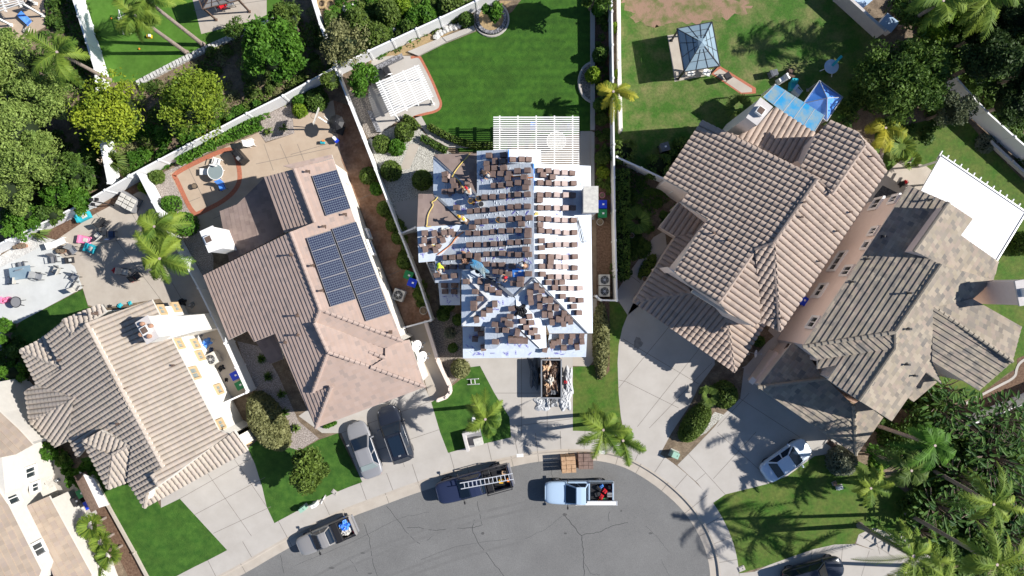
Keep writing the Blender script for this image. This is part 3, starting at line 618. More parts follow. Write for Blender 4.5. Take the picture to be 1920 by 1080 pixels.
b = MB().use('stuccoA'); b.poly([P(u, v, 5.9) for u, v in ((282, 595), (345, 592), (362, 622), (297, 640))], 0, 5.6); b.build('chimney_breast', None, HA)
b = MB().use('whitep'); b.poly([P(u, v, 5.0) for u, v in q13((1408, 180), (1460, 150), (1512, 200), (1450, 245))], 4.7, 5.02); b.build('skylight', None, roA)

# --- house with the solar panels
B_E = fc([(552, 317), (624, 296), (664, 410), (754, 639), (600, 580), (545, 435), (590, 417)], ((624, 296), (754, 639)), 5.4, .42, 'tileB')
zrB = zat(B_E, 600, 580).z
B_W = fc([(382, 516), (545, 435), (600, 580), (590, 605), (615, 660), (587, 735), (621, 725), (592, 802), (562, 732), (517, 625), (477, 641), (465, 620), (430, 637)], ((382, 516), (430, 637)), 4.9, .42, 'tileB')
B_U = fc([(496, 332), (552, 317), (590, 417), (534, 436)], ((496, 332), (534, 436)), 5.5, .42, 'tileB')
B_N = fc([(531, 311), (552, 317), (624, 296), (622, 290)], ((531, 311), (622, 290)), 5.6, .05, 'tileB', nowall=True)
B_s1 = fc([(600, 580), (754, 639), (722, 653), (590, 605)], ((754, 639), (722, 653)), 5.4, .3, 'tileB')
B_s1['eave'] = ((767, 637), (715, 668)); B_s1['z'] = 5.3
B_g = fc([(590, 605), (722, 653), (722, 671), (695, 688), (615, 660)], ((767, 637), (797, 725)), 4.9, .42, 'tileB')
B_r = fc([(754, 639), (767, 637), (797, 725), (695, 688), (722, 671), (722, 653)], ((767, 637), (797, 725)), 4.9, .42, 'tileB')
B_s = fc([(615, 660), (695, 688), (797, 725), (592, 802), (621, 725), (587, 735)], ((592, 802), (797, 725)), 4.9, .3, 'tileB')
B_l = fc([(480, 641), (517, 625), (532, 672), (506, 683)], ((480, 641), (506, 683)), 3.2, .25, 'tileO', lk=0)
B_p = fc([(412, 396), (445, 383), (497, 332), (534, 436), (500, 455), (430, 490)], ((412, 396), (430, 490)), 3.2, .1, 'tileO', fas='fasciab', lk=0)
HB, roB = house('pinkish tiled house with blue solar panels on its sunny slope', [B_E, B_W, B_U, B_N, B_s1, B_g, B_r, B_s, B_l, B_p], 'stuccoW', 'tileB', 'fascia',
    [((552, 317), (590, 417)), ((545, 435), (600, 580)), ((600, 580), (754, 639)), ((600, 580), (590, 605)), ((590, 605), (615, 660)), ((615, 660), (587, 735)), ((615, 660), (695, 688)), ((695, 688), (797, 725)), ((621, 725), (592, 802)), ((682, 656), (722, 671))], over=.32)
chimney(roB, [(374, 434), (398, 423), (415, 466), (391, 474)], 6.2, 0, 'whitep', capm='whitep')
for c0, c1 in [(q6((640, 240))[0], q6((690, 280))[0]), (q6((820, 650))[0], q6((860, 700))[0]), (q6((830, 700))[0], q6((890, 860))[0])]:
    window(HB, (624, 296), (754, 639), .32, 5.4, c0, c1, 2, glass='glassl')
# --- the house being re-roofed
W_, E_ = ((zc((218, 118))[0]), (zc((218, 480))[0])), (zc((1735, 212))[0], zc2((1755, 800))[0])
C_E = fc(zc((1185, 190), (1258, 190), (1735, 212)) + zc2((1755, 795), (1702, 795), (1195, 262)), E_, 5.7, .34, 'tileU')
C_X = fc(zc((945, 52), (1255, 62), (1258, 190), (1185, 190), (945, 182)), zc((1255, 62), (1255, 182)), 5.75, .34, 'tileU')
C_W = fc(zc((638, 68), (945, 52), (945, 182), (1185, 185)) + zc2((1195, 262), (1000, 440), (690, 190), (490, 190), (475, 310), (235, 310), (235, 60), (240, 60)) + zc((380, 980), (540, 780), (218, 480), (218, 118), (640, 495)), W_, 4.8, .34, 'tileU')
C_N = fc(zc((218, 100), (640, 92), (640, 495)), zc((218, 100), (640, 92)), 4.8, .31, 'tileO')
C_wn = fc(zc((75, 480), (225, 484), (540, 775), (62, 800)), zc((75, 480), (225, 484)), 4.6, .25, 'tileO')
C_ws = fc(zc((62, 800), (540, 775), (380, 980)) + zc2((240, 100), (78, 115)), zc2((78, 115), (240, 100)), 4.6, .25, 'tileU')
C_lo = fc(zc2((265, 315), (477, 315), (477, 525), (285, 525)), zc2((265, 315), (265, 525)), 3.1, .28, 'tileU', lk=0)
C_bn = fc(zc2((490, 190), (690, 190), (990, 445), (765, 467)), zc2((490, 190), (690, 190)), 5.8, .34, 'tileU')
C_bw = fc(zc2((490, 190), (765, 467), (490, 728)), zc2((490, 190), (490, 728)), 5.8, .34, 'tileU')
C_bs = fc(zc2((490, 728), (765, 467), (990, 445), (1015, 470), (715, 730)), zc2((490, 728), (715, 730)), 5.8, .34, 'tileU')
C_gw = fc(zc2((1015, 470), (1030, 740), (820, 945), (715, 945), (715, 730)), zc2((715, 730), (715, 945)), 5.8, .28, 'tileU')
C_ge = fc(zc2((1015, 470), (1300, 690), (1310, 935), (1240, 945), (1030, 740)), zc2((1305, 690), (1305, 930)), 5.75, .34, 'tileU')
C_gs = fc(zc2((1030, 740), (1240, 945), (820, 945)), zc2((1240, 945), (820, 945)), 5.8, .38, 'tileU')
C_s = fc(zc2((1195, 262), (1702, 795), (1335, 798), (1300, 690), (1015, 470), (1000, 440)), zc2((1335, 798), (1702, 795)), 5.7, .34, 'tileU')
C_f = fc(zc2((500, 735), (715, 733), (715, 945), (1310, 945), (1338, 803), (1702, 803), (1690, 1025), (505, 1038)), zc2((1690, 1025), (505, 1038)), 3.3, .28, 'tileU', lk=0)
HC, roC = house('house being re-roofed with white underlayment and rows of brown tile stacks', [C_E, C_X, C_W, C_N, C_wn, C_ws, C_lo, C_bn, C_bw, C_bs, C_gw, C_ge, C_gs, C_s, C_f], 'stuccoW', 'tileU', 'fascia', [], over=.3)
C_FACES = [C_bn, C_bw, C_bs, C_gw, C_ge, C_gs, C_s, C_wn, C_ws, C_N, C_X, C_E, C_lo, C_f, C_W]
chimney(roC, zc((1665, 405), (1810, 405), (1810, 662), (1665, 662)), 7.5, 0, 'stuccoG', flue=False, capm='cloth')
# --- brown barrel tile house (right of centre)
def D(*p): return zd(*p)
D_W = fc(D((520, 185), (690, 262), (1350, 595), (1037, 1062), (905, 1108), (645, 1490), (420, 1355), (325, 1270), (500, 985), (570, 890), (365, 765), (430, 700), (245, 600)), D((520, 185), (245, 600)), 5.0, .42, 'tileD')
D_E = fc(D((1350, 595), (1455, 700), (1690, 355), (1650, 262), (1765, 395), (1845, 530), (1080, 1690), (1037, 1062)), D((1845, 530), (1080, 1690)), 6.0, .42, 'tileD')
D_W2 = fc(D((1450, 175), (1650, 265), (1690, 355), (1455, 700), (1350, 595), (1230, 515), (1340, 290)), D((1450, 175), (1230, 515)), 5.7, .42, 'tileD')
D_n = fc(D((1040, 85), (1335, 275), (1225, 515), (690, 262), (775, 290), (920, 215)), D((1040, 85), (1335, 275)), 4.2, .25, 'tileD', lk=0)
D_v = fc(D((905, 1108), (1037, 1062), (1080, 1690), (935, 1617)), D((935, 1617), (1080, 1690)), 5.5, .42, 'tileD')
D_e2 = fc(D((905, 1108), (935, 1617), (890, 1655), (700, 1562), (645, 1490)), D((755, 1985), (970, 1650)), 5.2, .28, 'tileD')
D_ge = fc(D((700, 1562), (890, 1655), (935, 1617), (970, 1645), (752, 1985)), D((752, 1985), (970, 1645)), 3.25, .33, 'tileD', lk=0)
D_gs = fc(D((30, 1482), (440, 1415), (700, 1562), (752, 1985)), D((30, 1482), (752, 1985)), 3.25, .33, 'tileD', lk=0)
D_gw = fc(D((335, 1012), (500, 985), (325, 1270), (420, 1355), (440, 1415), (30, 1482)), D((335, 1012), (30, 1482)), 3.25, .33, 'tileD', lk=0)
D_l = fc(D((355, 765), (565, 895), (500, 985), (335, 1012), (215, 940)), D((215, 940), (335, 1012)), 3.2, .3, 'tileD', lk=0)
HD, roD = house('house with large brown barrel tile roof and blue covered patio right of centre', [D_W, D_E, D_W2, D_n, D_v, D_e2, D_ge, D_gs, D_gw, D_l], 'stuccoP', 'tileD', 'fascia',
    [tuple(D(a, b)) for a, b in [((1350, 600), (1037, 1062)), ((1690, 355), (1458, 705)), ((905, 1108), (645, 1490)), ((1037, 1062), (905, 1108)), ((1037, 1062), (1080, 1690)), ((440, 1415), (30, 1482)), ((700, 1562), (752, 1985)), ((520, 185), (1350, 595)), ((882, 1505), (890, 1655))]], over=.35)
chimney(roD, D((840, 155), (945, 8), (1035, 78), (920, 213)), 7.6, 0, 'stuccoG', capm='stuccoG')
window(HD, D((245, 600))[0], D((430, 700))[0], .35, 5.0, D((285, 670))[0], D((395, 735))[0], 2)
b = MB().use('fascia'); w = [(zat(D_gw, *D((440, 1415))[0])), P(*D((700, 1562))[0], 4.3)]; b.bar(P(*D((450, 1405))[0], 6.6), P(*D((700, 1560))[0], 6.6), .2, .3); b.bar(P(*D((325, 1268))[0], 6.2), P(*D((500, 990))[0], 5.6), .15, .25); b.build('gable_board', None, HD)
# --- grey brown flat tile house (right)
U = ze2
E_W = fc([(1704, 348), (1778, 380), (1714, 471), (1764, 496), (1678, 623), (1505, 650)], ((1704, 348), (1505, 650)), 6.0, .43, 'tileE')
E_q = fc([(1505, 650), (1678, 623), (1678, 653), (1533, 674)], ((1505, 650), (1533, 674)), 5.5, .3, 'tileE')
E_W3 = fc([(1533, 674), (1678, 653), (1611, 751), (1552, 712), (1571, 684), (1533, 692)], ((1571, 684), (1552, 712)), 5.7, .43, 'tileE')
E_E1 = fc([(1778, 380), (1823, 410), (1801, 441), (1872, 491), (1862, 525), (1764, 496), (1714, 471)], ((1872, 491), (1781, 629)), 4.8, .43, 'tileE')
E_E2 = fc([(1764, 496), (1862, 525), (1823, 561), (1749, 576), (1747, 677), (1766, 720), (1735, 697), (1671, 789), (1611, 751), (1678, 653), (1678, 623)], ((1735, 697), (1671, 789)), 6.0, .43, 'tileE')
E_n = fc([(1749, 576), (1823, 561), (1915, 613), (1898, 678)], ((1823, 561), (1915, 613)), 5.6, .3, 'tileE')
E_s = fc([(1749, 576), (1898, 678), (1836, 732), (1747, 677)], ((1747, 677), (1836, 732)), 5.5, .3, 'tileE')
E_gw = fc([(1484, 644), (1421, 726), (1549, 710), (1533, 692), (1505, 652)], ((1484, 644), (1421, 726)), 3.2, .25, 'tileE', lk=0)
E_gs = fc([(1421, 726), (1549, 710), (1600, 760), (1605, 853)], ((1421, 726), (1605, 853)), 3.2, .3, 'tileE', lk=0)
E_ge = fc([(1600, 760), (1614, 752), (1655, 782), (1605, 853)], ((1655, 782), (1605, 853)), 3.2, .3, 'tileE', lk=0)
E_k = fc(U((1260, 480), (1335, 555), (1180, 685), (1140, 655)), U((1335, 555), (1180, 685)), 3.2, .25, 'tileE', lk=0)
E_t = fc([(1740, 356), (1798, 380), (1795, 389), (1778, 380)], ((1740, 356), (1798, 380)), 5.2, .05, 'tileE', nowall=True, lk=0)
HE, roE = house('pink walled house with grey brown flat tile roof and white patio cover at right', [E_W, E_q, E_W3, E_E1, E_E2, E_n, E_s, E_gw, E_gs, E_ge, E_k], 'stuccoP', 'tileE', 'fascia',
    [((1778, 380), (1714, 471)), ((1764, 496), (1678, 623)), ((1678, 623), (1678, 653)), ((1678, 653), (1611, 751)), ((1505, 650), (1678, 623)), ((1749, 576), (1898, 678)), ((1421, 726), (1549, 710)), ((1600, 760), (1605, 853))], over=.35)
for c0, c1, n in [(ze((800, 440))[0], ze((920, 345))[0], 2), (ze((945, 395))[0], ze((1030, 325))[0], 2), (ze((805, 620))[0], ze((875, 560))[0], 2), (ze((765, 720))[0], ze((815, 660))[0], 1), (ze((490, 900))[0], ze((670, 710))[0], 3), (ze((605, 925))[0], ze((695, 825))[0], 2), (ze((395, 1075))[0], ze((520, 955))[0], 2), (zd((1305, 1465))[0], zd((1440, 1340))[0], 2), (zd((1280, 1690))[0], zd((1375, 1570))[0], 2)]:
    window(HE, (1704, 348), (1505, 650), .35, 6.0, c0, c1, n)
chimney(roE, [(1903, 527), (1932, 522), (1940, 570), (1912, 574)], 8.4, 0, 'stuccoP', capm='stuccoG')
# --- neighbour at the bottom left corner
F_1 = fc([(-60, 700), (0, 772), (37, 806), (62, 834), (30, 852), (-60, 870)], ((62, 834), (0, 772)), 5.4, .25, 'tileF')
F_2 = fc([(-5, 915), (15, 945), (78, 1070), (62, 1110), (-100, 1130), (-60, 900)], ((15, 945), (78, 1070)), 5.4, .28, 'tileF')
F_3 = fc([(51, 948), (92, 930), (172, 1077), (190, 1130), (120, 1130)], ((92, 930), (172, 1077)), 3.1, .28, 'tileF')
HF, roF = house('white walled house with beige flat tile roof at the bottom left corner', [F_1, F_2, F_3], 'stuccoF', 'tileF', 'fascia', [], over=.3)
b = MB().use('stuccoF'); b.poly([P(u, v, 5.3) for u, v in ((-80, 850), (2, 846), (10, 925), (-5, 960), (-80, 960))], 0, 5.3); b.build('wall', None, HF)
for c0, c1 in [(q13((30, 440))[0], q13((130, 560))[0]), (q13((220, 820))[0], q13((330, 945))[0])]:
    window(HF, (15, 945), (78, 1070), .3, 5.4, c0, c1, 2)
for c0, c1 in [(q13((165, 340))[0], q13((275, 265))[0]), (q13((225, 440))[0], q13((290, 385))[0])]:
    window(HF, (2, 846), (10, 925), 0.0, 5.3, c0, c1, 2)
def wallpanel(root, ea, eb, inset, z_e, t0, t1, z0, z1, name='garage_door', m='whitep', rows=4):
    A, B = P(*ea, z_e), P(*eb, z_e); e = (B - A).normalized(); n = Vector((-e.y, e.x, 0)); C0 = Vector((0, 6, 0))
    cx = sum((v.co for v in root.children[0].data.vertices), Vector()) / len(root.children[0].data.vertices)
    if (A - cx).dot(n) < 0: n = -n
    A = A - n * inset; A.z = 0; L_ = (B - A).dot(e); p = A + e * L_ * t0; q = A + e * L_ * t1; b = MB().use('trim' if m != 'glass' else 'whitep'); h = z1 - z0
    for a, c in ((p + Vector((0, 0, z1)), q + Vector((0, 0, z1))), (p + Vector((0, 0, z0)), p + Vector((0, 0, z1))), (q + Vector((0, 0, z0)), q + Vector((0, 0, z1)))): b.bar(a + n * .03, c + n * .03, .14, .14)
    o = b.build(name, None, root); b = MB().use(m)
    for i in range(rows): z = z0 + h * (i + .5) / rows; b.bar(p + n * .03 + Vector((0, 0, z)), q + n * .03 + Vector((0, 0, z)), .05, h / rows * .95)
    b.build('panels' if m != 'glass' else 'pane', None, o); return o
wallpanel(HB, (592, 802), (797, 725), .32, 5, .12, .72, .05, 2.3); wallpanel(HB, (592, 802), (797, 725), .32, 5, .2, .35, 3.2, 4.2, 'window', 'glass', 1); wallpanel(HB, (592, 802), (797, 725), .32, 5, .5, .65, 3.2, 4.2, 'window', 'glass', 1)
wallpanel(HC, (869, 671), (1099, 669), .3, 3.3, .2, .85, .05, 2.3)
wallpanel(HA, (272, 951), (465, 844), .42, A_F['z'], .3, .9, .05, 2.3); wallpanel(HD, D((30, 1482))[0], D((752, 1985))[0], .35, 3.25, .15, .8, .05, 2.25); wallpanel(HE, (1421, 726), (1605, 853), .35, 3.2, .15, .8, .05, 2.25)
# vents and pipes on the roofs
def vent(ro, f, u, v, m='terra', s=.16):
    b = MB().use(m); p = zat(f, u, v); b.tube([p - Vector((0, 0, .05)), p + Vector((0, 0, .45))], .055, 8); b.box(p + Vector((0, 0, .03)), (s * 1.6, s * 1.6, .08)); b.box(p + Vector((0, 0, .47)), (.16, .16, .04)); b.build('roof_vent', None, ro)
for (f, ro, l) in [(B_W, roB, q10((320, 205), (325, 350), (230, 405)) + zb((800, 835))), (B_E, roB, q10((500, 20), (1010, 330)) + zb((1180, 548), (915, 240), (1030, 635), (950, 915))), (D_E, roD, zd((1480, 975), (1575, 840), (1225, 875), (1730, 440), (1355, 1190), (1085, 1598))), (D_W, roD, zd((600, 990), (705, 1040), (1240, 770))),
                   (E_W, roE, ze((1240, 365), (900, 630), (790, 790), (680, 955), (1090, 1035))), (E_E2, roE, U((1180, 510), (1130, 435), (1140, 200))), (A_E, roA, za((845, 370), (610, 483))), (A_W, roA, za((465, 122), (300, 345), (580, 650)))]:
    for u, v in l: vent(ro, f, u, v, 'woodd' if f not in (E_W, E_E2) else 'dark')
# solar panels
def solar(poly, rows, label):
    w = [zat(B_E, u, v) for u, v in poly]          # TL, TR, BR, BL
    up = Vector((0, 0, .22)); a, b_, c_, d = [p + up for p in w]
    root = empty('solar_array', a, label=label, cat='solar panels', group='solar arrays on the pinkish roof')
    for i in range(rows):
        p0, p1, p2, p3 = [x + (y - x) * t for x, y, t in ((a, d, i / rows), (b_, c_, i / rows), (b_, c_, (i + 1) / rows), (a, d, (i + 1) / rows))]
        g = lambda s, t, z: (p0 + (p1 - p0) * s + (p3 - p0) * t) - a + Vector((0, 0, z))
        s = MB().use('solarcell'); s.add([g(.012, .02, 0), g(.988, .02, 0), g(.988, .98, 0), g(.012, .98, 0)], [(3, 2, 1, 0)] if ((p1 - p0).cross(p3 - p0)).z < 0 else [(0, 1, 2, 3)])
        s.use('cellgap'); nx, ny = 12, 6
        for k in range(1, nx): s.bar(g(k / nx, .03, .004), g(k / nx, .97, .004), .014, .005)
        for k in range(1, ny): s.bar(g(.02, k / ny, .0045), g(.98, k / ny, .0045), .014, .005)
        o = s.build('panel', None, root); fr = MB().use('grey')
        for (x, y) in (((0, .01), (1, .01)), ((0, .99), (1, .99)), ((.005, 0), (.005, 1)), ((.995, 0), (.995, 1))): fr.bar(g(*x, 0), g(*y, 0), .035, .04)
        fr.build('frame', None, o)
    r = MB().use('dark'); r.bar(a - a - Vector((0, 0, .1)), d - a - Vector((0, 0, .1)), .05, .16); r.build('rail', None, root)
M['solarcell'] = mat('solar_cell', (.006, .010, .045), rough=.4, spec=.3); M['cellgap'] = mat('cell_grid', (.22, .28, .33), rough=.5)
solar([(587, 331), (633, 319), (659, 391), (613, 405)], 3, 'small array of three blue solar panels near the top of the pinkish roof')
solar([(577, 447), (622, 433), (669, 561), (622, 575)], 5, 'left column of five blue solar panels on the pinkish roof')
solar([(624, 430), (669, 416), (733, 588), (688, 602)], 7, 'longest column of seven blue solar panels near the pinkish roof edge')
# ---------------------------------------------------------------- vegetation
def leaf_mesh(name, m, pts, size, tint, up=.35, asp=1.6, parent=None, core=None, extra=None):
    """many leaf quads; pts (n,3), size (n,), tint (n,)"""
    n = len(pts); ax = nr.normal(size=(n, 3)); ax[:, 2] += up * 2; ax /= np.linalg.norm(ax, axis=1)[:, None]     # leaf normals
    t = nr.normal(size=(n, 3)); t -= (t * ax).sum(1)[:, None] * ax; t /= np.linalg.norm(t, axis=1)[:, None]; b = np.cross(ax, t)
    s = np.asarray(size)[:, None] / 2
    v = np.stack([pts - t * s * asp, pts + b * s * .8, pts + t * s * asp, pts - b * s * .8], 1).reshape(-1, 3)
    return raw_mesh(name, m, v, tint, parent, core, extra)
def raw_mesh(name, m, v, tint, parent=None, core=None, extra=None):
    n = len(v) // 4; me = bpy.data.meshes.new(name); cv, cf = core if core else ([], []); ev, ef = extra if extra else ([], [])
    allv = np.concatenate([v, np.array(cv).reshape(-1, 3) if len(cv) else np.zeros((0, 3)), np.array(ev).reshape(-1, 3) if len(ev) else np.zeros((0, 3))])
    me.vertices.add(len(allv)); me.vertices.foreach_set('co', allv.astype(np.float32).ravel())
    loops = list(range(4 * n)); starts = list(range(0, 4 * n, 4)); tot = [4] * n; mi = [0] * n
    for fs, off, k in ((cf, 4 * n, 1), (ef, 4 * n + len(cv), 2)):
        for f in fs: starts.append(len(loops)); tot.append(len(f)); loops += [off + i for i in f]; mi.append(k)
    me.loops.add(len(loops)); me.loops.foreach_set('vertex_index', loops); me.polygons.add(len(tot)); me.polygons.foreach_set('loop_start', starts); me.polygons.foreach_set('loop_total', tot)
    me.polygons.foreach_set('material_index', mi)
    a = me.attributes.new('tint', 'FLOAT', 'POINT'); tv = np.zeros(len(allv), np.float32); tv[:4 * n] = np.repeat(np.clip(tint, 0, 1), 4); a.data.foreach_set('value', tv)
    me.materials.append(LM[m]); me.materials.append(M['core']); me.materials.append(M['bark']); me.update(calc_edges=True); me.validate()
    o = bpy.data.objects.new(name, me); C.objects.link(o)
    if parent: o.parent = parent
    return o
def ico(c, r, sub=2):
    b = bmesh.new(); bmesh.ops.create_icosphere(b, subdivisions=sub, radius=1); vs = [(c[0] + v.co.x * r[0], c[1] + v.co.y * r[1], c[2] + v.co.z * r[2]) for v in b.verts]; b.verts.index_update(); fs = [tuple(v.index for v in f.verts) for f in b.faces]; b.free(); return vs, fs
def tree(u, v, rp, h, kind, label, n=2600, leaf=.26, clumps=26, group=None, name='tree', cat='tree', ry=None, squash=.55, base=0.25, loose=.33, cz=None, inner=.55):
    """crown seen round pixel (u, v) with radius rp pixels, total height h"""
    zc_ = h * (.62 if cz is None else cz); c = P(u, v, zc_); r = rp * (H - zc_) / F; r2 = (ry or rp) * (H - zc_) / F; rz = h - zc_
    n = int(n * 1.7); leaf *= .74; root = empty(name, (c.x, c.y, 0), label=label, cat=cat, group=group)
    cc = []
    while len(cc) < clumps:
        d = nr.normal(size=3); d /= np.linalg.norm(d)
        if d[2] < -.35: continue
        cc.append(d * nr.uniform(.35, .82) * np.array([r, r2, rz]))
    cc = np.array(cc); cr = nr.uniform(.20, .40, clumps) * (r + r2) / 2 * (26 / max(clumps, 12)) ** .25
    k = nr.integers(0, clumps, n); d = nr.normal(size=(n, 3)); d /= np.linalg.norm(d, axis=1)[:, None]; d[:, 2] = np.abs(d[:, 2]) * .9 - .15
    rad = nr.uniform(.55, 1.0, n) ** .6; rad[nr.random(n) < .12] *= 1 + loose
    p = cc[k] + d * (cr[k] * rad)[:, None] * np.array([1, 1, .8]); p[:, 2] += zc_
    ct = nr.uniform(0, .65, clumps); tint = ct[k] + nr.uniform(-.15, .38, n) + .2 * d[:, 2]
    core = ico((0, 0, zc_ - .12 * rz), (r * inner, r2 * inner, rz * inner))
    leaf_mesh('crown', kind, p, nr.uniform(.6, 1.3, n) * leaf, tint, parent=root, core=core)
    b = MB().use('bark'); b.tube([(0, 0, -.05), (.08, .05, h * .3), (0, 0, zc_)], [max(.09, h * .03), h * .022, h * .012])
    for i in range(5): q = cc[i]; b.tube([(0, 0, h * .3), (q[0] * .5, q[1] * .5, zc_ * .85), (q[0], q[1], zc_ + q[2])], [h * .014, h * .01, .02], n=5)
    b.build('trunk', None, root); return root
def bush(u, v, rp, h, kind, label, ry=None, n=None, leaf=.13, group=None, rz=0, box=False, name='shrub', cat='shrub'):
    """clipped shrub or hedge: dense leaves over a dark body"""
    c = P(u, v, h * .6); r = rp * (H - h * .6) / F; r2 = (ry or rp) * (H - h * .6) / F
    n = n or int(240 + 330 * (r * r2) + 400 * (r + r2) * h * .5)
    d = nr.normal(size=(n, 3)); d /= np.linalg.norm(d, axis=1)[:, None]; d[:, 2] = np.abs(d[:, 2])
    e = .45 if box else 1.0; d = np.sign(d) * np.abs(d) ** e
    p = d * np.array([r, r2, h]) * nr.uniform(.9, 1.03, n)[:, None]
    lump = np.sin(p[:, 0] * 4.1 + u) * np.cos(p[:, 1] * 3.7 + v) * .5 + .5; p *= (1 + .04 * lump)[:, None]
    tint = nr.uniform(0, .6, n) + .4 * lump
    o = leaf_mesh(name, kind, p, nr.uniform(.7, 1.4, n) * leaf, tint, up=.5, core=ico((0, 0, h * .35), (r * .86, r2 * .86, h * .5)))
    o.location = (c.x, c.y, 0); o.rotation_euler[2] = rz
    return tag(o, label, cat, group)
def hedge(pts, w, h, kind, label, leaf=.13, dens=420, group=None):
    q = [P(a, b, h * .7) for a, b in pts]; o0 = q[0]; P_ = []; cv = []; cf = []
    for a, b in zip(q, q[1:]):
        L_ = (b - a).length; d = (b - a).normalized(); s = Vector((-d.y, d.x, 0)); n = int(dens * L_ * (w + h) / 1.6)
        for i in range(n):
            t = rnd.uniform(-.02, 1.02); k = rnd.uniform(-1, 1) * (w / 2 + h)
            if abs(k) < w / 2: x, z = k, h + rnd.uniform(-.06, .05)
            else: x, z = math.copysign(w / 2 + rnd.uniform(-.06, .06), k), h - (abs(k) - w / 2)
            p = a + (b - a) * t + s * x - o0; P_.append((p.x, p.y, z))
        k = len(cv)
        for pt in (a, b):
            for x, z in ((-1, .02), (1, .02), (1, h * .9), (-1, h * .9)): r = pt + s * x * w * .44 - o0; cv.append((r.x, r.y, z))
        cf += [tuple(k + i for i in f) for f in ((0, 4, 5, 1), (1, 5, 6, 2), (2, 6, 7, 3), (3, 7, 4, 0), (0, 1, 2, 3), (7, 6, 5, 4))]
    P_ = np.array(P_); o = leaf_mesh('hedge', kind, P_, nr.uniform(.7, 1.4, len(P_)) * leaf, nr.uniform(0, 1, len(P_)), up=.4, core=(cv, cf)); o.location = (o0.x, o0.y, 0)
    return tag(o, label, 'hedge', group)
def frond_arrays(base, az, L_, lift, droop, nl=26, lw=.05, ll=.55, tint=.4):
    """one feather palm frond as quads"""
    dx, dy = math.cos(az), math.sin(az); V = []; T = []; side = np.array([-dy, dx, 0.0]); prev = None; pts = []
    for i in range(nl + 1):
        t = i / nl; r = L_ * (t - .18 * t * t * droop); z = lift * L_ * math.sin(min(1, t * 1.1) * 1.6) * .8 - droop * L_ * .55 * t * t
        pts.append(np.array([dx * r, dy * r, z]))
    for i in range(1, nl + 1):
        p = pts[i]; d = pts[i] - pts[i - 1]; d /= np.linalg.norm(d); t = i / nl
        l = ll * math.sin(math.pi * (.12 + .86 * t)) ** .6 * (1.0 if t < .9 else .8)
        for s in (-1, 1):
            e = side * s * .86 + d * .62 + np.array([0, 0, rnd.uniform(-.45, .05)]); e /= np.linalg.norm(e); w = d * lw
            q = p + e * l * rnd.uniform(.85, 1.1)
            V += [p - w, p + w, q + w * .25 - np.array([0, 0, .08 * l]), q - w * .25 - np.array([0, 0, .08 * l])]; T.append(tint + rnd.uniform(-.15, .2))
        V += [pts[i - 1] - side * .025, pts[i - 1] + side * .025, p + side * .02, p - side * .02]; T.append(min(1, tint + .35))
    return np.array(V) + np.array(base), T
def palm(bu, bv, tu, tv, h, label, nf=15, L_=2.4, kind='palm', group=None, old=3, ll=.6, seed=1, tr=.16, yel=0):
    """feather palm: trunk foot at pixel (bu,bv), crown at pixel (tu,tv) at height h"""
    rnd.seed(seed); a = P(bu, bv); t = P(tu, tv, h); root = empty('palm_tree', a, label=label, cat='palm tree', group=group); e = t - a
    b = MB().use('palmb'); n = 14; pts = [Vector((e.x * (i / n) ** 1.15, e.y * (i / n) ** 1.15, e.z * i / n - .03)) for i in range(n + 1)]
    b.tube(pts, [tr * (1.5 if i == 0 else 1.05 - .35 * i / n) for i in range(n + 1)], n=10); b.use('stackl'); b.tube([e - Vector((0, 0, .5)), e + Vector((0, 0, .1))], [tr * 1.1, tr * .6], n=8)
    b.build('trunk', None, root)
    V = []; T = []
    nf = int(nf * 1.3)
    for i in range(nf):
        az = i * 2.39996 + rnd.uniform(-.55, .55); k = i / nf; f, tt = frond_arrays(e, az, L_ * rnd.uniform(.7, 1.12) * (1 + .28 * math.cos(az - seed * 1.7)), .6 - .85 * k + rnd.uniform(-.15, .15), .35 + .9 * k + rnd.uniform(-.15, .35), ll=ll, tint=rnd.uniform(.1, .75) + (yel if i % 4 == 0 else 0)); V.append(f); T += tt
    raw_mesh('crown', kind, np.concatenate(V), np.array(T), root); return root
def fanpalm(u, v, h, r, label, kind='palm', group=None, name='fan_palm', nf=16, trunk=True, cat='palm tree', w=.09):
    c = P(u, v, h); root = empty(name, (c.x, c.y, 0), label=label, cat=cat, group=group); V = []; T = []
    for i in range(nf):
        az = i * 2.39996; el = rnd.uniform(-.1, 1.0); d = np.array([math.cos(az) * math.cos(el), math.sin(az) * math.cos(el), math.sin(el)]); s = np.array([-math.sin(az), math.cos(az), 0])
        for k in range(-5, 6):
            a = k * .16; dd = d * math.cos(a) + s * math.sin(a); q0 = d * r * .3; q1 = q0 + dd * r * .75 * rnd.uniform(.85, 1.05) - np.array([0, 0, .12 * r]); n_ = np.cross(dd, [0, 0, 1]); n_ /= np.linalg.norm(n_) + 1e-6
            V += [q0 - n_ * w * .3, q0 + n_ * w * .3, q1 + n_ * w * .3, q1 - n_ * w * .3]; T.append(rnd.uniform(0, .9))
    V = np.array(V) + np.array([0, 0, h]); raw_mesh('crown' if trunk else 'leaves', kind, V, np.array(T), root)
    if trunk: b = MB().use('palmb'); b.tube([(0, 0, -.02), (0, 0, h)], [.12, .09]); b.build('trunk', None, root)
    return root
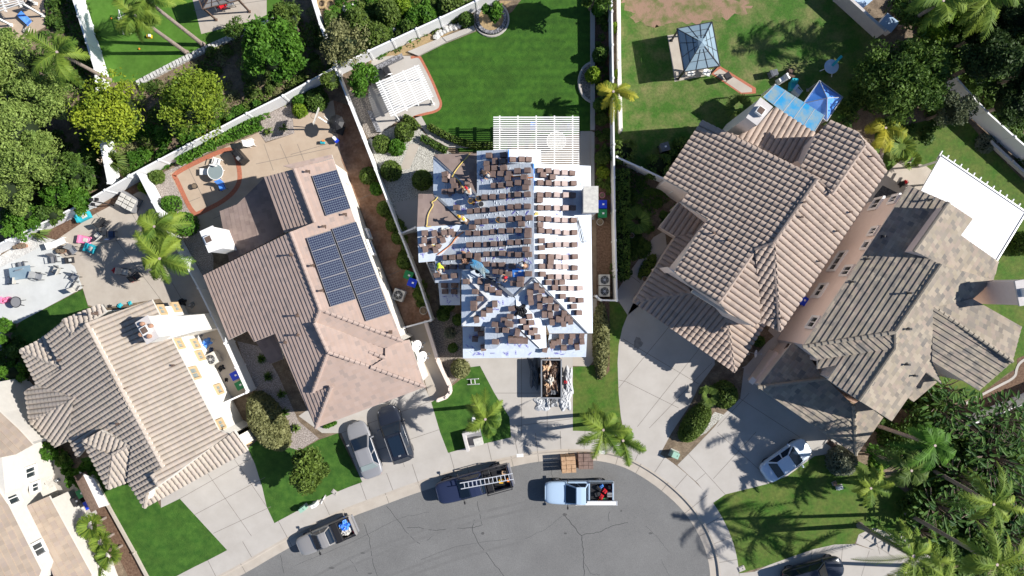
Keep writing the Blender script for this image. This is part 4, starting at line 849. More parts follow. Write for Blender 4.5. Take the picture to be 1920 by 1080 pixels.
def tuft(u, v, r, h, label, kind='mid', n=60, w=.05, name='plant', cat='plant', group=None, up=1.0):
    """strap leaved plant: arching blades from one point"""
    c = P(u, v); V = []; T = []
    for i in range(n):
        az = rnd.uniform(0, 6.283); rr = r * rnd.uniform(.5, 1.05); z = h * rnd.uniform(.5, 1) * up; d = np.array([math.cos(az), math.sin(az), 0]); s = np.array([-math.sin(az), math.cos(az), 0]) * w
        a = d * .04; m_ = d * rr * .5 + np.array([0, 0, z]); e = d * rr + np.array([0, 0, z * .45]); tt = rnd.uniform(0, 1)
        V += [a - s * .6, a + s * .6, m_ + s, m_ - s, m_ - s, m_ + s, e + s * .1, e - s * .1]; T += [tt, tt]
    o = raw_mesh(name, kind, np.array(V), np.array(T)); o.location = (c.x, c.y, 0); return tag(o, label, cat, group)
def banana(u, v, r, h, label, n=16, name='broadleaf_plant', group=None, ls=1.0):
    c = P(u, v, h * .6); root = empty(name, (c.x, c.y, 0), label=label, cat='plant', group=group); V = []; T = []; b = MB().use('bark')
    for i in range(n):
        az = rnd.uniform(0, 6.283); q = r * rnd.uniform(.15, 1); z = h * rnd.uniform(.55, 1); d = np.array([math.cos(az), math.sin(az), 0]); p = d * q + np.array([0, 0, z])
        a2 = az + rnd.uniform(-.9, .9); e = np.array([math.cos(a2), math.sin(a2), rnd.uniform(-.5, .4)]); s = np.array([-math.sin(a2), math.cos(a2), 0]) * .15 * ls; L_ = rnd.uniform(.6, 1.1) * ls; tt = rnd.uniform(0, 1); dz = np.array([0, 0, .07 * ls])
        V += [p, p + e * L_ * .35 + s + dz, p + e * L_ * .8 + s * .8 + dz * .6, p + e * L_ * 1.05, p, p + e * L_ * 1.05, p + e * L_ * .8 - s * .8 + dz * .6, p + e * L_ * .35 - s + dz]; T += [tt, tt + .1]
        if i % 2 == 0: b.tube([(0, 0, 0), (p[0] * .4, p[1] * .4, z * .6), tuple(p)], [.07, .05, .02], n=5)
    raw_mesh('leaves', 'banana', np.array(V), np.array(T), root); b.build('stem', None, root); return root

# upper left woodland and garden trees
for i, (u, v, r, h, n) in enumerate([(30, 120, 62, 6.5, 2600), (78, 188, 62, 6.2, 2600), (25, 245, 72, 7.5, 3200), (65, 300, 58, 6.5, 2400), (20, 355, 55, 6, 2400), (-40, 180, 70, 7, 2000), (-45, 330, 60, 6, 1500)]):
    lb = ['grey green olive tree at the left edge just below the terracotta patio', 'grey green olive tree beneath the leaning palm on the left', 'largest grey green olive tree at the left edge', 'grey green olive tree left of the shaded fence corner', 'grey green olive tree lowest at the left edge', 'olive tree beyond the left edge of the lot, higher one', 'olive tree beyond the left edge of the lot, lower one'][i]
    tree(u, v, r, h, 'olive', lb, n=n * 2, leaf=.17, clumps=44, group='olive trees at the left edge', loose=.2)
for i, (u, v, r, h, k) in enumerate([(145, 322, 38, 4.5, 'deep'), (110, 360, 38, 4, 'bright'), (150, 375, 26, 3, 'bright'), (60, 405, 34, 3.2, 'bright'), (30, 425, 30, 3, 'bright'), (100, 400, 28, 3, 'deep')]):
    tree(u, v, r, h, k, ['dark rounded tree left of the white corner fence stub', 'green red berried bush above the white back fence', 'small bright bush near the fence corner at left', 'bright green bush hugging the white fence at far left', 'leafy green bush lowest along the white fence at far left', 'dark shrub between two bright bushes behind the far left fence'][i], n=1500, leaf=.22, clumps=16, name='large_shrub', cat='shrub')
tree(214, 215, 72, 7, 'yellow', 'yellow green tree nearest the white fence corner on the left', n=4200, leaf=.22, clumps=34, group='yellow green trees behind the back fence', ry=76, loose=.6)
tree(362, 195, 70, 7, 'yellow', 'yellow green tree right of its twin behind the brick edged patio', n=4200, leaf=.22, clumps=34, group='yellow green trees behind the back fence', ry=68, loose=.6).children[0].data.materials[0] = leafmat('lime_yellow_leaves', (.085, .16, .018), (.30, .38, .035))
tree(515, 98, 58, 6.5, 'bright', 'dense bright green tree right of the two leaning palms', n=4400, leaf=.3, clumps=34, ry=68)
tree(540, 35, 32, 4.5, 'mid', 'olive green tree top above the dense bright green tree', n=1500, leaf=.22, clumps=16)
tree(645, 82, 45, 5, 'yellow', 'yellowish open tree over the junction of three white fences', n=2200, leaf=.2, clumps=24, loose=.6).children[0].data.materials[0] = LM['dust']
tree(620, 152, 20, 3.2, 'mid', 'small tree in the shaded corner below the fence junction', n=700, leaf=.2, clumps=10)
tree(683, 142, 24, 3.6, 'bright', 'slim green tree in the gravel corner beside the white pergola', n=1100, leaf=.24, clumps=14, ry=40)
tree(445, 55, 22, 2.2, 'deep', 'small dark conifer on the artificial lawn by the stone edging', n=600, leaf=.16, clumps=12, name='conifer')
for u, v, r, h, k, lb in [(620, 35, 14, 1.6, 'deep', 'small dark clipped shrub beside the fence at top'), (668, 35, 24, 2.0, 'mid', 'egg shaped clipped shrub left of the round one at top'), (726, 18, 24, 2.0, 'mid', 'round pale green clipped shrub at the top edge'), (700, 62, 28, 1.4, 'mid', 'spreading shrub against the upper side of the white fence'),
                          (752, 8, 18, 1.2, 'lime', 'lime green shrub at the top edge right of the round one'), (775, 30, 18, 1, 'bright', 'low green shrub among rocks near the top'), (765, 48, 16, .9, 'deep', 'dark low shrub just above the white fence'), (800, 28, 20, 1.1, 'bright', 'leafy shrub above the white fence right of the rocks'), (845, 12, 26, 1.3, 'mid', 'wide shrub at the top edge above the white fence')]:
    bush(u, v, r, h, k, lb, leaf=.16)
bush(873, 33, 15, 1.2, 'deep', 'dark round shrub beside the brick ring planter')
tree(925, 22, 19, 2.6, 'bright', 'small tree growing inside the round brick planter', n=700, leaf=.24, clumps=10)
for u, v, r, h, lb in [(560, 205, 13, 1.0, 'bright lime shrub by the raised tan patio'), (336, 418, 22, 2.6, 'round bright green tree top overhanging the white fence'), (316, 381, 16, 1.6, 'green shrub on the white fence left of the brick ring'), ]:
    bush(u, v, r, h, 'lime' if r < 15 else 'bright', lb, n=int(1100 if r > 20 else 600))
hedge([(333, 298), (400, 262), (485, 230)], .75, .9, 'bright', 'long green hedge along the fence behind the brick edged patio', leaf=.18, dens=300)
tuft(226, 305, 1.2, 1.4, 'pampas grass clump with pale plumes in the fence corner', kind='mid', n=170, w=.035, name='pampas_grass', cat='grass clump')
tuft(213, 308, .5, 2.0, 'pale pink pampas plumes leaning over the white fence', kind='plume', n=26, w=.06, name='pampas_plume', cat='grass plumes')
for i, (u, v, r) in enumerate([(290, 330, 13), (268, 350, 10), (590, 185, 22), (560, 186, 14)]):
    bush(u, v, r, .9, ['mid', 'lime', 'deep', 'bright'][i], ['sparse pale shrub at the corner of two white fences', 'yellowish plant in the shaded fence corner', 'dark shrub in the shade behind the basketball hoop', 'green shrub beside the fence above the lime shrub'][i], leaf=.16)
tuft(84, 437, .95, 1.3, 'palm like clump of strap leaves by the white fence at far left', kind='mid', n=70, w=.06)
tuft(505, 248, .5, .5, 'spiky agave in the gravel of the raised patio', kind='mid', n=26, w=.05, name='agave'); tuft(532, 240, .45, .4, 'second spiky plant in the raised patio gravel', kind='deep', n=22, w=.05, name='agave')
# shrubs between solar house and its fence
for i, (u, v, r, h) in enumerate([(688, 328, 16, 1.3), (704, 353, 12, 1.0), (719, 390, 14, 1.2), (735, 420, 13, 1.0), (745, 445, 12, 1.0), (757, 490, 14, 1.3)]):
    bush(u, v, r, h, 'mid' if i != 1 else 'bright', ['topmost round shrub beside the brown side yard', 'small bright shrub second from top in the brown side yard', 'third shrub down the fence of the brown side yard', 'fourth shrub down the fence of the brown side yard', 'fifth shrub down the fence of the brown side yard', 'lowest shrub just above the green and blue bins'][i])
for u, v, r, h, lb in [(756, 245, 18, 1.2, 'largest round shrub below the white pergola'), (714, 268, 17, 1.1, 'round shrub left of the bright shrub in the white gravel'), (731, 318, 19, 1.3, 'half lit round topiary in the white gravel'), (790, 336, 19, 1.3, 'dark round topiary beside the bare tiled roof corner')]:
    bush(u, v, r, h, 'mid', lb, group='round topiaries in the white gravel')
bush(742, 274, 15, .9, 'bright', 'bright leafy shrub between two round topiaries', leaf=.2)
hedge(q2((1110, 880), (1160, 900), (1215, 960)), .45, .5, 'mid', 'short curved box hedge at the foot of the white pergola patio')
hedge(q2((1295, 945), (1400, 1005), (1500, 1050), (1640, 1090), (1780, 1090)), .4, .5, 'mid', 'long curved box hedge along the striped lawn edge')
hedge(q2((1240, 1030), (1300, 1060), (1370, 1100), (1430, 1130)), .4, .5, 'deep', 'inner curved box hedge beside the white gravel')
for i, (u, v, k, r, h) in enumerate([(1126, 8, 'bright', 13, 2.2), (1126, 100, 'deep', 13, 1.6), (1113, 138, 'lime', 14, 1.6), (1128, 195, 'deep', 14, 1.2), (1128, 222, 'mid', 11, .8), (1130, 295, 'mid', 13, 1.2), (1131, 322, 'yellow', 11, .8), (1153, 50, 'lime', 8, .9), (1158, 138, 'lime', 7, .7)]):
    bush(u, v, r, h, k, ['potted green shrub at the top of the fence planter', 'dark round shrub in the fence planter', 'lime green shrub in the bulge of the fence planter', 'dark shrub beneath the yellow palm fronds', 'low green plant in the fence planter', 'green shrub beside the fence right of the pergola', 'yellowing shrub beside the fence above the bins', 'lime shrub between the fence and the low block wall', 'small lime sprig beside the yellow palm'][i], leaf=.17)
palm(1136, 195, 1150, 172, 3.6, 'yellow green palm leaning across the long white fence', nf=9, L_=1.9, kind='palmy', seed=3, ll=.4)
tree(1120, -28, 40, 7, 'deep', 'tree beyond the top edge shading the striped lawn', n=1600, clumps=18)
bush(1128, 640, 15, 1.0, 'dust', 'flowering dusty shrub row in the bark bed', ry=70, leaf=.18, n=1500, name='flower_border', cat='flower bed')
o = bush(1124, 640, 9, .75, 'pinkf', 'pink flowers along the left side of the bark bed', ry=66, leaf=.12, n=500, name='pink_flowers', cat='flowers')
# brown roofed house surroundings
bush(1170, 285, 22, 1.7, 'mid', 'clipped shrub with a flat brownish top below the gazebo lawn', box=True, leaf=.16)
bush(1235, 312, 22, 1.6, 'deep', 'dark clipped shrub beside the brown roofed house wall', box=True); bush(1280, 268, 14, 1.4, 'deep', 'dark shrub beside the blue barrel in the shade'); bush(1262, 290, 12, 1.0, 'deep', 'small dark shrub left of the roof corner')
hedge([(1166, 320), (1167, 420), (1166, 520)], 1.0, 1.5, 'deep', 'long dark hedge in the shade along the white fence', dens=260, leaf=.16)
fanpalm(1195, 415, 1.3, 1.3, 'dark sago palm in the shaded entry garden', kind='deep', name='sago_palm', trunk=False)
fanpalm(1385, 200, 1.2, 1.1, 'dark sago palm below the brick path', kind='mid', name='sago_palm', trunk=False)
bush(1215, 500, 11, .6, 'mid', 'low green plants beside the shaded garden walk', ry=26, rz=-.55)
bush(1307, 795, 21, 1.4, 'mid', 'oval clipped hedge ball between the two driveways', ry=42, rz=-.62, n=4200, leaf=.11)
bush(1362, 742, 25, 1.6, 'mid', 'dark round shrub by the driveway below the brown roof'); fanpalm(1328, 742, .9, .9, 'sago palm in the dark bed between the driveways', kind='mid', name='sago_palm', trunk=False)
bush(1425, 640, 10, .9, 'deep', 'dark plant tucked under the brown roof corner')
tree(1697, 145, 104, 5.6, 'deep', 'huge dark green tree behind the blue canopy', n=9500, leaf=.24, clumps=70, ry=88, loose=.25)
tree(1785, 205, 38, 5, 'grey', 'grey green tree beside the right hand white fence', n=2200, leaf=.18, clumps=20).children[0].data.materials[0] = leafmat('sage_leaves', (.05, .075, .035), (.19, .22, .12))
tree(1765, 45, 46, 5, 'lime', 'yellow green tree near the top right palm', n=2600, leaf=.22, clumps=22)
tree(1700, 15, 36, 4, 'deep', 'dark green tree at the top edge right of the block wall', n=1800, leaf=.22, clumps=18)
for i, (u, v, r, h) in enumerate([(1855, 110, 62, 8), (1905, 40, 50, 8), (1905, 190, 48, 7), (1960, 120, 60, 9), (1845, 60, 40, 6)]):
    tree(u, v, r, h, 'deep', ['dark tree in the shaded wood at the right edge, middle one', 'dark tree in the top right corner', 'dark tree above the right hand white fence', 'dark tree beyond the right edge', 'dark tree left of the top right corner'][i], n=3600, leaf=.24, clumps=30, group='dark trees in the shaded wood').children[0].data.materials[0] = leafmat('shaded_wood_leaves', (.018, .042, .012), (.06, .105, .025))
palm(1687, 52, 1768, 2, 7.5, 'palm with a long grey trunk leaning to the top right', nf=14, L_=2.6, seed=12); palm(1800, 20, 1855, -2, 7, 'feathery palm at the top edge above the dark wood', nf=16, L_=2.9, seed=13)
palm(1650, 300, 1660, 240, 2.6, 'small palm with yellow fronds under the huge dark tree', nf=9, L_=1.6, kind='palmy', seed=14); fanpalm(1690, 275, .9, 1.1, 'ferny green palm clump beside the green pot', nf=16, trunk=False); fanpalm(1708, 300, .8, .8, 'small palm in a green pot on the terrace', nf=12, trunk=False)
bush(1930, 455, 22, 2.0, 'deep', 'dark shrub cut by the right edge near the white patio cover'); bush(1850, 268, 18, .5, 'grey', 'thin climbing plant at the foot of the right hand fence')
def scatter(name, poly, m, n, leaf, h, clumpn=20, z=0.02, rr=.8):
    us = [p[0] for p in poly]; vv = [p[1] for p in poly]; cs = []
    while len(cs) < clumpn:
        u, v = rnd.uniform(min(us), max(us)), rnd.uniform(min(vv), max(vv)); ins = False
        for i in range(len(poly)):
            (x1, y1), (x2, y2) = poly[i], poly[(i + 1) % len(poly)]
            if (y1 > v) != (y2 > v) and u < (x2 - x1) * (v - y1) / (y2 - y1) + x1: ins = not ins
        if ins: cs.append((P(u, v), rnd.uniform(.4, 1) * rr, rnd.uniform(.3, 1) * h, rnd.uniform(0, .6)))
    k = nr.integers(0, clumpn, n); a = nr.uniform(0, 6.283, n); q = nr.uniform(0, 1, n) ** .7
    p = np.array([[cs[j][0].x + math.cos(t) * w * cs[j][1], cs[j][0].y + math.sin(t) * w * cs[j][1], z + cs[j][2] * (1 - w * w) + .03] for j, t, w in zip(k, a, q)])
    return tag(leaf_mesh(name, m, p, nr.uniform(.6, 1.3, n) * leaf, np.array([cs[j][3] for j in k]) + nr.uniform(-.1, .4, n), up=.8), kind='stuff')
back = [(235, 345), (262, 330), (470, 222), (590, 165), (632, 135), (608, 62), (590, 0), (530, 40), (480, 62), (275, 158), (230, 170), (222, 290)]
scatter('ground_cover', back, 'dust', 9000, .16, .35, 90, rr=.9); scatter('ground_cover', back, 'mid', 9000, .17, .6, 60, rr=.9); scatter('ground_cover', [(232, 250), (330, 240), (480, 200), (600, 150), (470, 222), (262, 330)], 'bright', 8000, .18, .8, 40, rr=.9)
scatter('ground_cover', [(90, 0), (150, 0), (200, 150), (225, 340), (150, 380), (0, 440), (0, 60), (90, 60)], 'deep', 16000, .2, .9, 110, rr=1.1)
scatter('ground_cover', [(610, 0), (900, 0), (800, 60), (700, 105), (640, 125)], 'bright', 9000, .16, .6, 70); scatter('ground_cover', [(610, 0), (900, 0), (800, 60), (700, 105), (640, 125)], 'mid', 8000, .16, .5, 60)
scatter('ground_cover', [(1660, 0), (1920, 0), (1920, 300), (1800, 160), (1720, 60)], 'deep', 26000, .22, 1.1, 150, rr=1.2); scatter('ground_cover', [(1590, 140), (1700, 100), (1790, 200), (1740, 260), (1640, 250), (1560, 230)], 'deep', 5000, .18, .4, 50)
scatter('ground_cover', [(1620, 800), (1720, 720), (1790, 800), (1925, 750), (1925, 1090), (1700, 1090), (1750, 1040), (1700, 1000), (1720, 930)], 'deep', 22000, .24, .9, 150, rr=1.2)
scatter('ground_cover', [(1120, 0), (1140, 0), (1146, 360), (1120, 360)], 'mid', 3500, .15, .4, 60, rr=.4); scatter('ground_cover', [(1160, 320), (1240, 350), (1290, 400), (1240, 430), (1160, 530)], 'deep', 6000, .17, .4, 50)
scatter('ground_cover', [(730, 400), (745, 400), (800, 560), (790, 580)], 'mid', 3500, .16, .7, 24, rr=.5)
scatter('ground_cover', [(100, 840), (135, 850), (180, 890), (160, 920), (120, 880)], 'bright', 3000, .17, .9, 16, rr=.6); scatter('ground_cover', [(0, 650), (60, 640), (60, 700), (40, 750), (0, 700)], 'deep', 3000, .17, .9, 24, rr=.7)
# palms at the left
palm(381, 84, 272, -2, 6.6, 'right palm of the leaning pair on the artificial lawn', nf=14, L_=2.3, seed=4, group='leaning palms on the artificial lawn'); palm(350, 99, 255, 30, 6.2, 'left palm of the leaning pair on the artificial lawn', nf=13, L_=1.9, seed=5, group='leaning palms on the artificial lawn')
palm(205, 150, 108, 98, 6.8, 'palm leaning left over the olive trees', nf=13, L_=2.5, seed=6)
palm(316, 440, 290, 425, 4.6, 'upper queen palm beside the littered patio', nf=14, L_=2.2, kind='palm', seed=7, yel=.3, group='pair of queen palms at the littered patio'); palm(330, 485, 300, 485, 4.9, 'lower queen palm beside the littered patio', nf=15, L_=2.5, kind='palm', seed=8, yel=.4, group='pair of queen palms at the littered patio')
# front yards
bush(494, 796, 27, 3.0, 'dust', 'long dusty grey green hedge beside the tan house driveway', ry=60, rz=.5, n=7500, leaf=.17, name='large_hedge', cat='hedge')
tree(575, 880, 42, 4.6, 'mid', 'leafy tree on the front lawn left of the silver sedan', n=3000, leaf=.27, clumps=26, ry=50)
for i, (u, v) in enumerate([(505, 706), (530, 738), (535, 772), (556, 802), (493, 672)]): tuft(u, v, .5, .45, 'small dark succulent number %s down the pink gravel bed' % ['two', 'three', 'four', 'five', 'one'][i] if i < 0 else ['small dark plant in the gravel beside the pinkish house wall', 'leafy plant midway down the pink gravel bed', 'spiky plant low in the shaded gravel bed', 'agave on the sunlit end of the pink gravel bed', 'small plant at the top of the pink gravel bed'][i], kind='deep' if i != 3 else 'mid', n=40, w=.05)
b = MB().use('concrete')
bush(618, 797, 13, .4, 'bright', 'thin green planting strip at the foot of the pinkish house garage', ry=4, rz=.35)
palm(888, 762, 910, 786, 5.2, 'queen palm on the lawn left of the debris trailer', nf=11, L_=2.1, seed=9, ll=.5); palm(1110, 776, 1131, 806, 5.6, 'large queen palm by the pavement below the trailer', nf=12, L_=2.6, seed=10, kind='palm', ll=.55); palm(1135, 790, 1168, 826, 5.2, 'smaller queen palm leaning over the kerb right of the large one', nf=8, L_=1.9, kind='palm', seed=21, ll=.5)
bush(862, 693, 17, 1.5, 'dust', 'pale leafy shrub at the courtyard corner beside the white ladder', leaf=.18)
for i, (u, v, r, k) in enumerate([(830, 590, 12, 'deep'), (838, 572, 13, 'deep'), (843, 625, 10, 'grey'), (848, 653, 8, 'deep'), (858, 600, 10, 'deep')]): bush(u, v, r, .8, k, ['dark shrub in the bed outside the white gate', 'dark shrub in the shade beside the lower re-roofed wing', 'pale silvery shrub in the gravel bed', 'small round dark shrub in the gravel bed', 'shaded shrub against the re-roofed house wall'][i])
for i, (u, v, k, r, h) in enumerate([(92, 845, 'bright', 18, 2.2), (140, 900, 'bright', 14, 1.6), (122, 858, 'deep', 14, 1.2), (25, 700, 'bright', 22, 2.6), (40, 660, 'deep', 16, 1.6), (12, 610, 'bright', 16, 1.4), (8, 640, 'bright', 14, 1.6)]):
    tree(u, v, r, h, k, ['green shrub between the corner house and the tan tiled house', 'green shrub beside the grey gate at lower left', 'dark shrub in the shade below the tan roof', 'green shrub against the tan house at the left edge', 'dark shrub in the shade at the left edge', 'green plant below the white deck at the left edge', 'leafy plant at the left edge beside the dark lawn'][i], n=800, leaf=.2, clumps=10, name='leafy_shrub', cat='shrub', cz=.4)
for i, (u, v, h, r) in enumerate([(172, 985, 1.8, 1.1), (190, 1015, 1.6, .95), (205, 1038, 1.7, 1.0), (185, 1062, 1.6, .95), (150, 1000, 1.4, .8)]): fanpalm(u, v, h, r, ['topmost small palm beside the mulch bed at lower left', 'second small palm down beside the mulch bed', 'third small palm down beside the mulch bed', 'lowest small palm beside the mulch bed', 'small palm nearest the corner house roof'][i], group='small palms beside the mulch bed', nf=18)
# lower right jungle
bush(1585, 868, 27, 1.6, 'grey', 'pale green clipped shrub under the garage roof corner', n=1500, leaf=.17)
tree(1645, 862, 26, 3, 'bright', 'green shrub in shade beside the garage roof', n=1200, leaf=.22, clumps=12); palm(1618, 842, 1708, 882, 6.8, 'dark feathery palm in the lower right thicket', nf=15, L_=2.0, kind='mid', seed=31, ll=.5); palm(1640, 796, 1752, 835, 8.0, 'dark palm behind its neighbour in the thicket', nf=16, L_=2.2, kind='bright', seed=32, ll=.5)
for i, (u, v, r, h, n) in enumerate([(1770, 765, 2.0, 3, 34), (1830, 800, 2.2, 3.4, 46), (1890, 790, 2.2, 3.6, 46), (1800, 900, 2.2, 3, 44), (1870, 860, 2.4, 4, 50), (1760, 950, 2.0, 3, 36), (1830, 970, 2.0, 2.6, 34), (1915, 930, 2.2, 3, 36), (1780, 730, 1.4, 2.4, 20), (1900, 1010, 2.0, 2.6, 30), (1730, 1000, 1.4, 2, 22)]):
    banana(u, v, r, h, ['broad leaved plants beside the grey brown roof edge', 'broad leaved thicket below the white fence end', 'broad leaved thicket at the right edge below the fence', 'dark broad leaved thicket in the middle of the jungle', 'tall broad leaved plants at the right side of the jungle', 'broad leaved plants right of the shaded lawn', 'broad leaved plants among the lower right palms', 'broad leaved plants at the right edge near the tan path', 'single broad leaved clump touching the tiled roof corner', 'broad leaved plants in the bottom right corner', 'low broad leaved clump beside the entry pad'][i], n=int(n * 2.2), ls=.72, group='broad leaved plants in the lower right jungle')
for i, (u, v, r, h) in enumerate([(1740, 780, 44, 2.6), (1690, 820, 38, 2.4), (1800, 850, 48, 2.2), (1860, 900, 46, 2.0), (1780, 910, 46, 1.8), (1900, 850, 46, 2.4), (1720, 940, 34, 1.6), (1840, 1010, 44, 1.6), (1910, 980, 36, 1.6), (1760, 1000, 34, 1.5)]):
    tree(u, v, r, h, 'deep', ['dark undergrowth clump %s' % w for w in ['below the small gable at right', 'below the long roof edge', 'in the middle of the jungle', 'right of the jungle centre', 'left of the jungle centre', 'below the lower right fence', 'beside the shaded lawn', 'near the bottom right corner', 'at the right edge low down', 'behind the entry pad']][i], n=1400, leaf=.26, clumps=18, name='undergrowth', cat='undergrowth', cz=.4, group='dark undergrowth of the jungle')
palm(1612, 905, 1632, 915, 5.2, 'feathery palm on the shaded lawn at lower right', nf=10, L_=2.1, kind='palm', yel=.5, seed=15, ll=.42); palm(1745, 880, 1862, 945, 7.6, 'yellow tipped palm in the lower right jungle', nf=16, L_=2.8, kind='palm', yel=.6, seed=16, ll=.42)
palm(1612, 985, 1712, 1042, 6.5, 'palm with long trunk crossing the entry pad', nf=16, L_=3.0, kind='palm', seed=17, yel=.4, ll=.45, tr=.2); palm(1700, 962, 1868, 1058, 11.5, 'palm in the bottom right corner with yellow fronds', nf=18, L_=3.4, kind='palm', seed=18, yel=.5, ll=.45)
palm(1700, 1060, 1760, 1100, 6, 'palm cut by the bottom edge near the right corner', nf=16, L_=3.2, kind='palm', seed=19, ll=.45)
# ---------------------------------------------------------------- vehicles
M['silver'] = mat('silver_paint', (.27, .27, .285), rough=.42, metal=.15, spec=.35); M['champ'] = mat('champagne_paint', (.42, .40, .38), rough=.32, metal=.4, spec=.6)
M['blackp'] = mat('black_paint', (.018, .022, .034), rough=.18, spec=.7); M['navy'] = mat('navy_paint', (.028, .038, .085), rough=.3, metal=.2, spec=.7)
M['whitec'] = mat('white_car_paint', (.62, .70, .80), rough=.25, spec=.6); M['sky'] = mat('pale_blue_paint', (.42, .55, .70), rough=.25, spec=.6)
M['carglass'] = mat('car_glass', (.012, .022, .040), rough=.12, spec=.35); M['tail'] = mat('tail_lamp', (.5, .01, .01), rough=.25); M['head'] = mat('head_lamp', (.7, .72, .75), rough=.1); M['cabin'] = mat('interior', (.05, .05, .055))
def wheel(root, x, y, r=.33):
    s = 1 if y > 0 else -1; t = MB().use('tyre'); n = 24; pr = [(r * .6, .11), (r * .93, .11), (r, .06), (r, -.06), (r * .93, -.11), (r * .6, -.11)]; vs = []; fs = []
    for k in range(n):
        a = 2 * math.pi * k / n
        for q, w in pr: vs.append((math.cos(a) * q, w, math.sin(a) * q))
    m = len(pr)
    for k in range(n):
        for j in range(m): fs.append((k * m + j, k * m + (j + 1) % m, ((k + 1) % n) * m + (j + 1) % m, ((k + 1) % n) * m + j))
    wo = empty('wheel', (x, y, r)); wo.parent = root; t.add(vs, fs); t.build('tyre', None, wo, smooth=True)
    d = MB().use('rim'); d.tube([(0, s * .02, 0), (0, s * .085, 0)], [r * .58, r * .55], n=20)
    for k in range(5): a = k * 2 * math.pi / 5; d.bar((math.cos(a) * .05, s * .1, math.sin(a) * .05), (math.cos(a) * r * .55, s * .095, math.sin(a) * r * .55), .05, .03)
    d.build('rim', None, wo)
def loft(b, st, mirror=True):
    """stations (x, halfwidth, z_low, z_belt, z_top, top_inset) -> closed shell"""
    rings = []
    for x, w, z0, zb, zt, ins in st:
        rings.append([(x, -w * .9, z0), (x, -w, z0 + .15), (x, -w, zb), (x, -w * .985, (zb + zt) / 2 + .02), (x, -w * ins, zt), (x, -w * ins * .5, zt + .02), (x, 0, zt + .03), (x, w * ins * .5, zt + .02), (x, w * ins, zt), (x, w * .985, (zb + zt) / 2 + .02), (x, w, zb), (x, w, z0 + .15), (x, w * .9, z0)])
    n = len(rings[0]); vs = [p for r in rings for p in r]; fs = []
    for i in range(len(rings) - 1):
        for k in range(n): fs.append((i * n + k, i * n + (k + 1) % n, (i + 1) * n + (k + 1) % n, (i + 1) * n + k))
    fs += [tuple(range(n)), tuple(range((len(rings) - 1) * n, len(rings) * n))[::-1]]; b.add(vs, fs)
def quad(pts, name, m, root, off=.012, th=0):
    p = [Vector(x) for x in pts]; n = (p[1] - p[0]).cross(p[2] - p[0]).normalized()
    c = sum(p, Vector()) / 4
    if n.dot(c - Vector((c.x * .6, 0, .5))) < 0: n = -n
    b = MB().use(m); b.add([x + n * off for x in p] + [x - n * .02 for x in p], [(0, 1, 2, 3), (7, 6, 5, 4)] + [(i, i + 4, (i + 1) % 4 + 4, (i + 1) % 4) for i in range(4)]); return b.build(name, None, root)
def greenhouse(root, paint, xb0, xb1, xt0, xt1, wb, wt, zb, zt, side=2, body=None, sun=False, glassr='carglass'):
    b = MB().use(paint); xs = [xb0, xt0, (xt0 + xt1) / 2, xt1, xb1]
    R_ = [(xb0, wb, zb, zb), (xt0, wt, zb, zt - .02), ((xt0 + xt1) / 2, wt * 1.02, zb, zt), (xt1, wt, zb, zt - .02), (xb1, wb, zb, zb)]
    vs = []
    for x, w, z0, z1 in R_:
        wbb = wb; vs += [(x, -wbb, z0 - .05), (x, -w, z1), (x, -w * .6, z1 + (.03 if z1 > z0 else .0)), (x, w * .6, z1 + (.03 if z1 > z0 else .0)), (x, w, z1), (x, wbb, z0 - .05)]
    fs = []
    for i in range(4):
        for k in range(5): fs.append((i * 6 + k, i * 6 + k + 1, (i + 1) * 6 + k + 1, (i + 1) * 6 + k))
    b.add(vs, fs); o = b.build('cabin', None, root, bevel=.07)
    def L_(a, c, t): return a + (c - a) * t
    def face(xa, xb, n_, nm, gm): # sloped glass between (xa,zb) and (xb,zt)
        lo, hi = .10, .93
        pts = [(L_(xa, xb, lo), -L_(wb, wt, lo) * .86, L_(zb, zt, lo) + .01), (L_(xa, xb, lo), L_(wb, wt, lo) * .86, L_(zb, zt, lo) + .01), (L_(xa, xb, hi), wt * .86, L_(zb, zt, hi)), (L_(xa, xb, hi), -wt * .86, L_(zb, zt, hi))]
        pts = [(x, y, z + .02) for x, y, z in pts]; quad(pts, nm, gm, root, .04)
    face(xb1, xt1, 1, 'windshield', 'carglass'); face(xb0, xt0, 1, 'rear_window', glassr)
    for s in (-1, 1):
        for i in range(side):
            t0, t1 = i / side + .03, (i + 1) / side - .03
            lo, hi = .08, .93
            def pt(t, k): return (L_(L_(xb0, xb1, t), L_(xt0, xt1, t), k), s * (L_(wb, wt, k) + .004), L_(zb, zt, k))
            t0_, t1_ = max(t0, .06), min(t1, .94)
            quad([pt(t0_, lo), pt(t1_, lo), pt(t1_, hi), pt(t0_, hi)], 'side_window', 'carglass', root, .012)
    if sun: quad([(xt0 + .25, -wt * .7, zt + .035), (xt0 + .25, wt * .7, zt + .035), (xt1 - .15, wt * .7, zt + .035), (xt1 - .15, -wt * .7, zt + .035)], 'sunroof', 'carglass', root, .02)
    return o
def lamps(root, L_, w, z, rz=None):
    for s in (-1, 1):
        h = MB().use('head'); h.box((L_ / 2 - .34, s * w * .62, z + .0), (.2, .22, .08), rz=-s * .35, ry=.25); h.build('headlight', None, root, bevel=.02)
        t = MB().use('tail'); t.box((-L_ / 2 + .19, s * w * .66, (rz or z + .05) - .08), (.12, .24, .12), rz=s * .3); t.build('taillight', None, root, bevel=.03)
def mirrors(root, x, w, z, m):
    for s in (-1, 1): b = MB().use(m); b.bar((x, s * w * .9, z), (x + .02, s * (w + .14), z + .03), .06, .05); b.box((x, s * (w + .17), z + .05), (.12, .2, .15)); b.build('mirror', None, root, bevel=.02)
